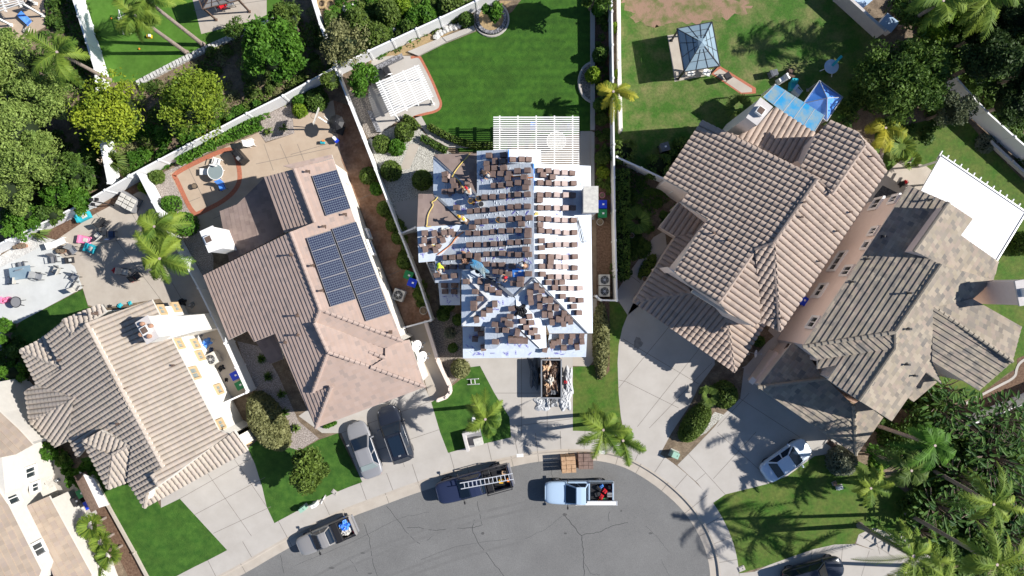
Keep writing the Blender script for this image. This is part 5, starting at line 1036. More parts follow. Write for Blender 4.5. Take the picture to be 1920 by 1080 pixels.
def place(front, rear, z, name, label, cat='car', zg=None, group=None):
    a, b = P(*front, z), P(*rear, z); c = (a + b) / 2; root = empty(name, (c.x, c.y, zg if zg is not None else -.14), math.atan2((a - b).y, (a - b).x), label=label, cat=cat, group=group); return root, (a - b).length
def sedan(front, rear, paint, label, suv=False, zg=.015, name='parked_sedan', pano=False, rack=False, rear_glass='carglass'):
    root, L_ = place(front, rear, .7, name, label, zg=zg); w = .9 if not suv else .95; h = L_ / 2; zt = .83 if not suv else .98
    b = MB().use(paint)
    st = [(-h, w * .5, .35, .6, zt - .22, .8), (-h + .08, w * .76, .3, .62, zt - .08, .85), (-h + .28, w * .96, .24, .64, zt + .02, .88), (-h * .45, w, .22, .66, zt + .03, .9), (0, w, .22, .66, zt + .03, .9), (h * .38, w, .22, .66, zt, .9), (h * .55, w * .985, .22, .64, zt - .04, .88), (h - .4, w * .9, .24, .6, zt - .13, .84), (h - .12, w * .7, .3, .55, zt - .24, .8), (h, w * .42, .36, .5, zt - .32, .75)]
    loft(b, st); bo = b.build('body', None, root, smooth=True); m = bo.modifiers.new('s', 'SUBSURF'); m.levels = m.render_levels = 2
    if suv: greenhouse(root, paint, -h + .12, h * .42, -h + .55, h * .06, w * .9, w * .72, zt - .02, 1.62, side=3, sun=pano)
    else: greenhouse(root, paint, -h + .72, h * .50, -h + 1.3, h * .08, w * .9, w * .66, zt - .02, 1.42, side=2, glassr=rear_glass)
    lamps(root, L_, w, zt - .25, zt - .08); mirrors(root, h * .34, w * .95, zt + .02, paint)
    for x in (-h + .85, h - .9):
        for s in (-1, 1): wheel(root, x, s * (w - .17))
    if rack:
        r = MB().use('grey')
        for s in (-1, 1): r.bar((-h + .6, s * w * .7, 1.72), (h * .05, s * w * .7, 1.72), .04)
        r.box((-h + .75, 0, 1.66), (.12, .2, .05))
        r.build('roof_rack', None, root)
    g = MB().use('black'); g.box((h - .05, 0, .48), (.06, w * .9, .16)); g.build('grille', None, root)
    return root
def pickup(front, rear, paint, label, w=.95, cab=.42, zg=-.14, tool=None, rails=False, lift=0.0):
    root, L_ = place(front, rear, .9, 'pickup_truck', label, cat='pickup truck', zg=zg); h = L_ / 2; bl = L_ * .36; xb = -h + bl     # bed length, cab rear
    b = MB().use(paint); loft(b, [(xb, w * .98, .4, .8, 1.04, .92), (xb + .05, w, .4, .8, 1.07, .92), (.2, w, .4, .8, 1.08, .92), (h * .45, w, .4, .8, 1.06, .92), (h - .5, w * .96, .4, .78, 1.0, .88), (h - .12, w * .88, .45, .7, .92, .86), (h, w * .7, .5, .65, .82, .8)])
    bo = b.build('body', None, root, smooth=True); m = bo.modifiers.new('s', 'SUBSURF'); m.levels = m.render_levels = 1
    greenhouse(root, paint, xb + .04, h * .42, xb + .3, h * .1, w * .88, w * .72, 1.05, 1.72, side=2)
    d = MB().use(paint)
    for s in (-1, 1): d.box(((-h + xb) / 2, s * (w - .06), .84), (bl, .12, .52))
    d.box((xb - .05, 0, .84), (.08, w * 2 - .24, .5)); d.use('black'); d.box(((-h + xb) / 2, 0, .62), (bl - .1, w * 2 - .24, .06))
    for s in (-1, 1): d.use('black'); d.box(((-h + xb) / 2, s * (w - .06), 1.112), (bl, .1, .02))
    d.build('cargo_bed', None, root); t = MB().use(paint); t.box((-h + .03, 0, .84), (.07, w * 2 - .02, .52)); t.build('tailgate', None, root, bevel=.015)
    f = MB().use('dark'); f.box((0, 0, .42), (L_ - .3, w * 1.2, .14)); f.build('chassis', None, root); bp = MB().use('grey'); bp.box((-h - .09, 0, .5), (.12, w * 1.8, .16)); bp.build('bumper', None, root, bevel=.02)
    lamps(root, L_, w, .74, .85); mirrors(root, h * .34, w, 1.12, 'black')
    for x in (-h + bl * .5, h - .95):
        for s in (-1, 1): wheel(root, x, s * (w - .12), .38 + lift * .3)
    for ch in root.children:
        if not ch.name.startswith('wheel'): ch.location.z += lift
    if tool: t = MB().use('black'); t.box((xb - .4, 0, 1.1 + lift), (.5, w * 1.95, .32)); t.build('tool_box', None, root, bevel=.03)
    if rails:
        r = MB().use('dark')
        for x in (-h + .1, xb - .1):
            for s in (-1, 1): r.bar((x, s * (w - .06), 1.1), (x, s * (w - .06), 1.75), .06)
            r.bar((x, -w + .06, 1.75), (x, w - .06, 1.75), .06)
        r.bar((-h + .1, w - .06, 1.72), (xb - .1, w - .06, 1.72), .05); r.bar((-h + .1, -w + .06, 1.72), (xb - .1, -w + .06, 1.72), .05); r.build('ladder_rack', None, root).location.z = lift
    return root, L_
sedan((664, 792), (701, 895), 'silver', 'silver sedan parked on the driveway beside the front lawn', rear_glass='glassl')
sedan((722, 762), (759, 866), 'blackp', 'black sport utility car with roof rack parked beside the silver sedan', suv=True, pano=True, rack=True, name='parked_suv')
sedan((1517, 834), (1433, 892), 'whitec', 'white sedan parked on the right hand driveway'); sedan((1581, 1060), (1468, 1092), 'blackp', 'black car cut by the bottom edge on the lower right driveway', suv=True, name='parked_suv')
T1, l1 = pickup((558, 1030), (661, 986), 'champ', 'silver pickup with blue tarp load parked at lower left of the road', w=.82, tool=True)
T2, l2 = pickup((820, 927), (957, 890), 'navy', 'dark blue pickup with a ladder on its rack', w=.95, tool=True, rails=True, lift=.24)
T3, l3 = pickup((1022, 924), (1149, 924), 'sky', 'pale blue white pickup full of tools in the cul de sac', w=.93, rails=False, lift=.2)
def crumple(c, d, m, seed, name, label, cat, parent=None, n=14, amp=.5, rz=0):
    r = random.Random(seed); b = MB().use(m); vs = []
    for j in range(n + 1):
        for i in range(n + 1):
            x, y = i / n - .5, j / n - .5; e = min(1, (0.5 - max(abs(x), abs(y))) * 6)
            k = 1 + .18 * math.sin(5 * math.atan2(y, x) + seed); vs.append((x * d[0] * k, y * d[1] * k, d[2] * e * (r.uniform(1 - amp, 1))))
    fs = [(j * (n + 1) + i, j * (n + 1) + i + 1, (j + 1) * (n + 1) + i + 1, (j + 1) * (n + 1) + i) for j in range(n) for i in range(n)]
    b.add(vs, fs); o = b.build(name, None); o.location = c; o.rotation_euler[2] = rz; return tag(o, label, cat)
def local(root, x, y, z):
    a = root.rotation_euler[2]; return Vector((root.location.x + x * math.cos(a) - y * math.sin(a), root.location.y + x * math.sin(a) + y * math.cos(a), root.location.z + z))
crumple(local(T1, -l1 / 2 + .75, .05, .65), (1.1, 1.1, .5), 'cloth', 3, 'cloth_bundle', 'pale cloth bundle in the bed of the silver pickup', 'bundle', rz=.4)
crumple(local(T1, -l1 / 2 + .6, -.25, .75), (.85, .85, .55), 'cblue', 4, 'blue_tarp', 'crumpled bright blue tarp in the bed of the silver pickup', 'tarp', rz=.9)
def ladder(a, b, w, label, rung=.3, m='alu', rail=.06):
    a, b = Vector(a), Vector(b); root = MB().use(m); d = (b - a).normalized(); s = d.cross(Vector((0, 0, 1)))
    if s.length < .1: s = Vector((0, 1, 0))
    s.normalize(); s *= w / 2
    root.bar(-s, b - a - s, rail, .08); root.bar(s, b - a + s, rail, .08); n = int((b - a).length / rung)
    for i in range(1, n): p = (b - a) * i / n; root.bar(p - s, p + s, .05)
    o = root.build('ladder', None); o.location = a; return tag(o, label, 'ladder')
ladder(local(T2, -l2 / 2 - .25, -.1, 2.08), local(T2, .9, -.45, 2.14), .45, 'aluminium extension ladder on the rack of the dark blue pickup')
b = MB().use('whitep'); b.box((0, 0, 0), (3.2, .3, .2)); b.use('alu'); b.box((-1.6, 0, 0), (.08, .34, .24)); b.box((1.6, 0, 0), (.08, .34, .24)); o = b.build('pipe_box', None); o.location = local(T3, -1.35, .98 - .07 + .0, 1.75 - .5); o.location = P(1118, 943, 1.42); tag(o, 'long white tube box along the side of the pale pickup', 'tool box')
k = 0
for i, (x, y, m, nm, dd) in enumerate([(-.35, .3, 'red', 'tool_case', (.4, .3, .3)), (-.6, -.15, 'red', 'gas_can', (.3, .35, .35)), (-.15, -.35, 'dark', 'tool_case', (.5, .25, .25)), (-.55, .5, 'green', 'crate', (.25, .25, .25)), (-1.0, .1, 'grey', 'compressor', (.5, .4, .4)), (-1.0, -.45, 'dark', 'bucket', (.3, .3, .3)), (-.05, .1, 'dark', 'nail_bag', (.35, .5, .25)), (-.35, -.5, 'cblue', 'tool_case', (.35, .2, .25)), (-.8, .55, 'black', 'hose_coil', (.4, .3, .2)), (-.25, .62, 'orange', 'nail_gun', (.3, .12, .2))]):
    b = MB().use(m); b.box((0, 0, dd[2] / 2), dd, taper=.85); b.use('black'); b.bar((-dd[0] * .3, 0, dd[2]), (-dd[0] * .3, 0, dd[2] + .06), .03); b.bar((dd[0] * .3, 0, dd[2]), (dd[0] * .3, 0, dd[2] + .06), .03); b.bar((-dd[0] * .3, 0, dd[2] + .06), (dd[0] * .3, 0, dd[2] + .06), .03)
    o = b.build(nm, None); o.location = local(T3, -l3 / 2 + 1.25 + x, y, .88); o.rotation_euler[2] = rnd.uniform(0, 3)
    tag(o, ['red tool case near the middle of the pale pickup bed', 'red fuel can in the pale pickup bed', 'dark tool case by the pale pickup bed side', 'small green crate in the pale pickup bed', 'grey compressor at the tailgate of the pale pickup', 'dark bucket at the tailgate corner of the pale pickup', 'dark nail bag behind the cab of the pale pickup', 'blue tool case in the pale pickup bed', 'black hose coil in the pale pickup bed', 'orange nail gun in the pale pickup bed'][i], ['tool case', 'fuel can', 'tool case', 'crate', 'compressor', 'bucket', 'bag', 'tool case', 'hose', 'nail gun'][i])
for i, (x, y) in enumerate([(-.7, .3), (-1.1, -.3), (-1.35, .35)]):
    b = MB().use(['yellow', 'card', 'orange'][i]); b.box((0, 0, .15), (.35, .3, .3), taper=.9); b.use('dark'); b.tube2((.1, .05, .3), [(.09, 0), (.09, .08)], 10); o = b.build('tool_tub', None); o.location = local(T2, -l2 / 2 + 1.55 + x, y, .92); tag(o, ['yellow tub in the bed of the dark blue pickup', 'cardboard coloured tub in the dark blue pickup bed', 'orange tub at the tailgate of the dark blue pickup'][i], 'tub')

# ---------------------------------------------------------------- debris trailer and roofing goods on the driveway
root = empty('debris_trailer', P(1032, 706), 0, label='black dump trailer heaped with roofing debris on the driveway', cat='trailer')
b = MB().use('dark'); w_, l_ = .78, 1.5
for s in (-1, 1): b.box((s * w_, 0, .95), (.07, 2 * l_, .9)); b.box((0, s * l_, .95), (2 * w_, .07, .9))
b.box((0, 0, .55), (2 * w_, 2 * l_, .08)); b.build('bin', None, root)
t = MB().use('metal'); [t.bar((s * w_, -l_, 1.42), (s * w_, l_, 1.42), .1, .06) for s in (-1, 1)]; [t.bar((-w_, s * l_, 1.42), (w_, s * l_, 1.42), .1, .06) for s in (-1, 1)]; t.build('rim_rail', None, root)
for x in (-w_ - .12, w_ + .12):
    for y in (-.3, .45): t = MB().use('tyre'); t.tube([(x - .1, y, .33), (x + .1, y, .33)], .33, n=16); t.build('wheel', None, root)
t = MB().use('dark'); t.bar((0, -l_, .5), (0, -l_ - .9, .45), .1); t.build('drawbar', None, root)
o = crumple(P(1032, 706, .62) * 1, (1.45, 2.85, .75), 'debris', 5, 'debris_heap', 'heap of broken tiles, paper and boards filling the trailer', 'debris', n=20, amp=.75)
for i, (u, v, m, s, z) in enumerate([(1024, 690, 'card', .6, 1.2), (1032, 712, 'cloth', .55, 1.25), (1038, 696, 'woodd', .5, 1.25), (1026, 722, 'card', .5, 1.1), (1038, 735, 'tarpd', .6, .95)]):
    crumple(P(u, v, z), (s, s * .8, .25), m, 20 + i, 'scrap_sheet', ['torn cardboard piece on top of the debris heap', 'pale torn paper sheet on the debris heap', 'dark broken board on the debris heap', 'tan torn board low on the debris heap', 'dark plastic scrap at the foot of the debris heap'][i], 'scrap', n=6, rz=i * .8)
for i, (u, v, x, y, m, rz) in enumerate([(1002, 700, .75, 2.4, 'tarpd', .1), (1022, 756, 1.6, 1.1, 'tarp', .3), (1060, 750, .9, 1.6, 'tarp', -.1), (1066, 712, .6, 2.0, 'tarp', .05), (1036, 752, .8, .8, 'tarpd', 0)]):
    crumple(P(u, v, .03), (x, y, .22), m, 40 + i, 'plastic_sheet', ['dark grey plastic sheet left of the debris trailer', 'pale crumpled plastic sheet in front of the debris trailer', 'pale plastic sheet at the lower right of the trailer', 'long pale plastic sheet right of the debris trailer', 'dark plastic folded under the trailer drawbar'][i], 'plastic sheet', rz=rz)
b = MB().use('red'); b.box((0, 0, .1), (.28, .22, .2), taper=.8); b.use('black'); b.box((0, 0, .21), (.1, .1, .04)); o = b.build('fuel_can', None); o.location = P(1060, 716, .25); tag(o, 'small red fuel can lying on the plastic right of the trailer', 'fuel can')
# pallets of tile and wood in the gutter
def pallet(u, v, w, l, h, m, label, rz=0, z=-.13, name='pallet_stack', cat='pallet'):
    root = empty(name, P(u, v, z), rz, label=label, cat=cat); b = MB().use('wood'); n = max(3, int(l / .2))
    for i in range(n): b.box((0, -l / 2 + (i + .5) * l / n, .13), (w, l / n * .72, .03))
    for x in (-.45, 0, .45): b.box((x * w, 0, .06), (.09, l, .1))
    b.build('pallet', None, root); s = MB().use(m); k = max(1, int(h / .14)); nx, ny = max(1, round(w / .4)), max(1, round(l / .35))
    for q in range(k):
        for i in range(nx):
            for j in range(ny): s.box((-w / 2 + (i + .5) * w / nx + rnd.uniform(-.02, .02), -l / 2 + (j + .5) * l / ny, .16 + (q + .5) * h / k), (w / nx * .93, l / ny * .93, h / k * .9))
    s.build('load', None, root); return root
pallet(1064, 865, 1.15, 1.3, .95, 'wood', 'tall stack of plywood pieces on a pallet at the kerb', rz=.06); pallet(1097, 862, 1.2, 1.25, .45, 'stackb', 'pallet with a few leftover brown roof tiles at the kerb', rz=.02)
# ---------------------------------------------------------------- tile stacks on the roof
def stackmesh(m, n, seed, flat=False):
    r = random.Random(seed); b = MB().use(m)
    for i in range(n):
        x, y, a = r.uniform(-.012, .012), r.uniform(-.012, .012), r.uniform(-.05, .05)
        b.box((x, y, .02 + i * .05), (.42, .35, .042), rz=a)
        b.box((x - .205, y, .02 + i * .05 + .004), (.02, .33, .042), rz=a)
    o = b.build('tile_stack', None); C.objects.unlink(o); return o.data
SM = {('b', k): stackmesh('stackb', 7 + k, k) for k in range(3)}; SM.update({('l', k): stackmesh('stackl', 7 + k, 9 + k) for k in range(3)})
def pip(poly, u, v):
    c = False; n = len(poly)
    for i in range(n):
        (x1, y1), (x2, y2) = poly[i], poly[(i + 1) % n]
        if (y1 > v) != (y2 > v) and u < (x2 - x1) * (v - y1) / (y2 - y1) + x1: c = not c
    return c
def roof_at(faces, u, v):
    for f in faces:
        if pip(f['poly'], u, v): return f
    return faces[-1]
def on_roof(f, u, v, up=0.0):
    """point of the roof under something whose top, `up` metres higher, is seen at (u, v)"""
    g = dict(f); g['z'] = f['z'] + up; g['poly'] = f['poly']; p = zat(g, u, v); return p - Vector((0, 0, up))
used = 0
def stack(u, v, label, kind='b', group=None, dr=0):
    global used
    f = roof_at(C_FACES, u, v); p = on_roof(f, u, v, .32); A, e, m = plane_of(f); g = (m + Vector((0, 0, f['p'] * .75))).normalized(); n = e.cross(g)
    if n.z < 0: e = -e; n = e.cross(g)
    r = Matrix((g, e, n)).transposed() if False else Matrix(((g.x, -e.x, n.x), (g.y, -e.y, n.y), (g.z, -e.z, n.z)))
    if r.determinant() < 0: r = Matrix(((g.x, e.x, n.x), (g.y, e.y, n.y), (g.z, e.z, n.z)))
    o = bpy.data.objects.new('tile_stack', SM[(kind, rnd.randrange(3))]); C.objects.link(o); r = r @ Matrix.Rotation(rnd.uniform(-.07, .07) + dr, 3, 'Z'); o.matrix_world = Matrix.Translation(p + Vector((0, 0, .02))) @ r.to_4x4()
    tag(o, label, 'tile stack', group); used += 1; return o
ORD = ['first', 'second', 'third', 'fourth', 'fifth', 'sixth', 'seventh', 'eighth', 'ninth', 'tenth', 'eleventh', 'twelfth', 'thirteenth', 'fourteenth', 'fifteenth', 'sixteenth', 'seventeenth', 'eighteenth', 'nineteenth', 'twentieth'] 
ORD += ['twenty ' + w for w in ORD[:9]] + ['thirtieth'] + ['thirty ' + w for w in ORD[:9]] + ['fortieth'] + ['forty ' + w for w in ORD[:9]]
Wr = [zc((975, 145), (1060, 145), (1130, 145)), zc((1040, 258), (1135, 252), (960, 285)), zc((945, 330), (1105, 320)), zc((810, 400), (885, 398), (965, 385), (1045, 373), (1135, 368)), zc((1115, 418),), zc((725, 512), (800, 508), (895, 503), (980, 492), (1045, 486), (1135, 484)), zc((580, 648), (650, 640), (725, 635), (805, 630), (885, 620), (975, 606), (1045, 600), (1135, 600)),
      zc((660, 750), (725, 745), (895, 732), (980, 722), (1055, 716), (1150, 712)), zc((600, 800), (1075, 770)), zc((570, 858), (650, 860), (735, 855), (805, 846), (890, 838), (970, 834), (1050, 832), (1140, 832)), zc((1140, 880),), zc((580, 972), (655, 970), (740, 967), (815, 963), (890, 962), (975, 950), (1050, 945), (1135, 940)), zc((1120, 1014),),
      zc2((350, 66), (415, 64), (485, 60), (575, 46), (655, 46), (740, 32), (820, 30), (895, 26), (975, 35), (1050, 40), (1145, 38)), zc2((650, 85),), zc2((345, 158), (420, 155), (500, 152), (740, 130), (820, 138), (890, 138), (985, 148)), zc2((830, 200), (895, 208), (955, 225), (1145, 222)), zc2((1070, 275), (1000, 315), (1065, 325))]
for r_, row in enumerate(Wr):
    for c_, (u, v) in enumerate(sorted(row)): stack(u, v, 'brown tile stack on the shaded west slope, %s row down, %s from the left' % (ORD[r_], ORD[c_]), group='brown tile stacks on the west slope')
Er = [zc((1240, 253), (1315, 257), (1395, 270), (1470, 276), (1550, 278)), zc((1265, 296), (1355, 318)), zc((1240, 372), (1315, 375), (1398, 380), (1475, 380), (1558, 378)), zc((1240, 487), (1315, 487), (1395, 490), (1482, 492), (1552, 492)), zc((1232, 540),), zc((1240, 612), (1315, 612), (1400, 614), (1478, 617), (1555, 613)), zc((1240, 718), (1315, 722), (1400, 730), (1470, 734), (1558, 734)), zc((1240, 778),), zc((1245, 832), (1325, 838), (1405, 846), (1485, 856), (1565, 852)), zc((1255, 930),), zc((1255, 998), (1335, 975), (1408, 970), (1482, 968), (1565, 970)),
      zc2((1255, 55), (1340, 57), (1410, 58), (1480, 65), (1570, 57)), zc2((1340, 106),), zc2((1255, 150), (1335, 150), (1415, 153), (1480, 155), (1570, 165)), zc2((1260, 225), (1340, 250), (1410, 250), (1495, 252), (1570, 255)), zc2((1320, 305), (1410, 303), (1445, 303)), zc2((1380, 358), (1460, 362), (1535, 362), (1620, 362)), zc2((1455, 440),), zc2((1545, 470), (1625, 478)), zc2((1565, 537),), zc2((1610, 597),)]
for r_, row in enumerate(Er):
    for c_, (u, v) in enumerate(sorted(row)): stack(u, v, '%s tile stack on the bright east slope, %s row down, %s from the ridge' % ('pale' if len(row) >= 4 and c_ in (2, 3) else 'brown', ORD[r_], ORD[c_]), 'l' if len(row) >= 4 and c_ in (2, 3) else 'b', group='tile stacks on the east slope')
Z = [('north west wing', zc((340, 290), (340, 345), (415, 355), (435, 405), (485, 450), (340, 460), (400, 455), (450, 612), (545, 375))), ('small left wing', zc((135, 850), (230, 855), (390, 840), (130, 920), (225, 925), (310, 920), (140, 1010), (240, 1015), (325, 845))), ('top extension beside the pergola', zc((765, 110), (900, 105), (825, 165), (900, 165), (745, 190), (905, 230), (820, 232), (750, 240), (805, 290), (875, 285))),
     ('small front left hip', zc2((545, 298), (668, 300), (740, 320), (630, 395), (742, 372), (787, 385), (850, 415), (675, 463), (617, 508), (617, 555), (812, 508), (760, 565), (703, 600), (635, 655))), ('garage wing west face', zc2((980, 560), (965, 635), (905, 670), (965, 712), (820, 712), (855, 768), (925, 768), (825, 880), (950, 700))),
     ('garage wing front face', zc2((965, 848), (1012, 850), (1058, 853), (1100, 858), (1030, 780))), ('garage wing east face', zc2((1135, 635), (1070, 680), (1150, 693), (1100, 740), (1155, 790), (1215, 833), (1190, 770))),
     ('triangular south face', zc2((1150, 390), (1262, 375), (1245, 445), (1155, 440), (1160, 485), (1245, 525), (1300, 465), (1350, 465), (1345, 540), (1405, 540), (1290, 605), (1350, 612), (1425, 650), (1365, 680), (1480, 600), (1475, 650), (1475, 692), (1540, 670), (1215, 335), (1515, 640))),
     ('lower front eave', zc2((640, 745), (675, 795), (620, 848), (700, 930), (1430, 870), (1545, 870), (1655, 870), (1605, 920), (1475, 930), (1365, 905), (1295, 945), (1455, 815), (1560, 815), (1650, 812), (1380, 880))), ('dark lower left roof', zc2((330, 335), (430, 335), (335, 395), (425, 395))), ('eave below the worker in yellow', zc2((265, 235), (335, 255), (425, 242)))]
for z_, pts in Z:
    for i, (u, v) in enumerate(sorted(pts, key=lambda p: (p[1], p[0]))): stack(u, v, 'brown tile stack on the %s, %s counting downward' % (z_, ORD[i]), group='brown tile stacks on the ' + z_, dr=rnd.choice((0, 0, .12, -.1, 1.57)))
# printed marks, laps and folds of the underlayment: thin flat marks on the sheet, parts of the roof
pm = MB().use('purple'); wr = MB().use('tileU')
for f, n_ in ((C_W, 90), (C_E, 10), (C_f, 26), (C_s, 14), (C_gs, 8), (C_lo, 7), (C_bn, 6), (C_bs, 6), (C_ge, 5), (C_ws, 8)):
    us = [p[0] for p in f['poly']]; vv = [p[1] for p in f['poly']]; A, e, m = plane_of(f); g = (m + Vector((0, 0, f['p']))).normalized(); nn = e.cross(g); nn = nn if nn.z > 0 else -nn
    k = 0
    while k < n_:
        u, v = rnd.uniform(min(us), max(us)), rnd.uniform(min(vv), max(vv))
        if not all(pip(f['poly'], u + a, v + b_) for a in (-5, 5) for b_ in (-5, 5)): continue
        k += 1; p = zat(f, u, v) + nn * .03; a = rnd.choice((0, .78, 2.3, 1.57)); d = (e * math.cos(a) + g * math.sin(a)); q = nn.cross(d)
        for s in (-.17, -.06, .05, .16): pm.bar(p + d * s * .8 - q * .05, p + d * (s + .04) * .8 + q * .05, .025, .006)
        pm.bar(p - d * .05 - q * .0, p + d * .06, .03, .0065)
for f, n_ in ((C_W, 420), (C_ws, 20), (C_gw, 30), (C_bn, 25), (C_s, 50), (C_f, 60), (C_E, 60), (C_ge, 20), (C_bs, 25)):
    us = [p[0] for p in f['poly']]; vv = [p[1] for p in f['poly']]; A, e, m = plane_of(f); g = (m + Vector((0, 0, f['p']))).normalized(); nn = e.cross(g); nn = nn if nn.z > 0 else -nn; k = 0
    while k < n_:
        u, v = rnd.uniform(min(us), max(us)), rnd.uniform(min(vv), max(vv))
        if not all(pip(f['poly'], u + a, v + b_) for a in (-8, 8) for b_ in (-8, 8)): continue
        k += 1; p = zat(f, u, v); a = rnd.gauss(0, .35); d = e * math.cos(a) + g * math.sin(a); l = rnd.uniform(.12, .38); q = nn.cross(d)
        wr.add([p - d * l, p + q * .05, p + d * l, p - q * .05, p + nn * rnd.uniform(.03, .06)], [(0, 1, 4), (1, 2, 4), (2, 3, 4), (3, 0, 4), (3, 2, 1, 0)])
tag(pm.build('printed_marks', None, roC), kind='stuff'); tag(wr.build('sheet_wrinkles', None, roC), kind='stuff')
# valley boards: dark and pale membrane strips along ridges and hips
for i, (pts, m, w) in enumerate([(zc2((1195, 262), (1702, 795)), 'tarpd', .1), (zc2((1190, 262), (1005, 432)), 'tarpd', .12), (zc2((1030, 740), (1240, 940)), 'dark', .06), (zc2((500, 205), (760, 465)), 'whitep', .2), (zc2((500, 715), (765, 475)), 'whitep', .16), (zc2((690, 190), (985, 440)), 'metal', .22), (zc((222, 122), (638, 490)), 'metal', .14), (zc((228, 488), (540, 772)), 'metal', .16), (zc((540, 780), (385, 970)), 'tarp', .34), (zc((1186, 190), (1186, 1080)), 'cblue', .10), (zc((945, 55), (945, 180)), 'cblue', .08)]):
    b = MB().use(m); f = roof_at(C_FACES, *pts[0]); q = [on_roof(max((ff for ff in C_FACES if ff), key=lambda ff: 0), *p) for p in pts]
    g = []
    for u, v in pts:
        zs = [w_.z for ff in C_FACES for a, w_ in zip(ff['poly'], ff['p3']) if abs(a[0] - u) < 3.5 and abs(a[1] - v) < 3.5]; g.append(P(u, v, (max(zs) if zs else 6.3) + .05))
    b.bar(g[0], g[1], w, .05); b.build('ridge_board' if i < 5 or i > 8 else 'valley_metal', None, roC)

for i, (u, v) in enumerate(zc((150, 880), (180, 960), (275, 880), (350, 870), (200, 1000), (270, 980), (110, 980), (420, 870), (330, 320), (380, 320), (460, 380), (500, 430), (380, 480), (560, 470), (610, 560))):
    f = roof_at(C_FACES, u, v); b = MB().use('stackb' if i % 3 else 'stackl'); b.box((0, 0, .02), (.42, .33, .035)); b.bar((-.2, .12, .05), (.2, .12, .05), .07, .03); o = b.build('loose_tile', None); o.location = zat(f, u, v) + Vector((0, 0, .05)); o.rotation_euler = (rnd.uniform(-.2, .2), rnd.uniform(-.3, 0), rnd.uniform(0, 3)); tag(o, 'single loose roof tile on the %s, %s counted downward' % ('small left wing' if i < 8 else 'north west wing', ORD[i if i < 8 else i - 8]), 'roof tile', 'loose single roof tiles')
# ---------------------------------------------------------------- people
def skin_obj(name, V, E, Rr, m, parent, sub=1):
    me = bpy.data.meshes.new(name); me.from_pydata(V, E, []); o = bpy.data.objects.new(name, me); C.objects.link(o); s = o.modifiers.new('s', 'SKIN'); s.use_smooth_shade = True
    for i, r in enumerate(Rr): me.skin_vertices[0].data[i].radius = (r, r); me.skin_vertices[0].data[i].use_root = (i == 0)
    u = o.modifiers.new('u', 'SUBSURF'); u.levels = u.render_levels = sub; me.materials.append(M[m]); o.parent = parent; return o
POSE = {'bend': dict(pel=(0, 0, .88), wai=(.12, 0, 1.0), che=(.34, 0, 1.12), nec=(.46, 0, 1.18), hea=(.58, 0, 1.18), sho=(.36, .2, 1.12), elb=(.48, .26, .86), han=(.6, .2, .66), kne=(.12, .13, .46), foo=(-.03, .15, .07)),
        'kneel': dict(pel=(0, 0, .42), wai=(.06, 0, .56), che=(.24, 0, .78), nec=(.33, 0, .93), hea=(.42, 0, 1.02), sho=(.25, .2, .82), elb=(.42, .27, .6), han=(.6, .18, .42), kne=(.38, .14, .1), foo=(-.06, .16, .08)),
        'stand': dict(pel=(0, 0, .94), wai=(.01, 0, 1.08), che=(.03, 0, 1.34), nec=(.03, 0, 1.5), hea=(.06, 0, 1.63), sho=(.02, .2, 1.42), elb=(.06, .31, 1.16), han=(.24, .26, 1.02), kne=(.05, .11, .5), foo=(0, .13, .07))}
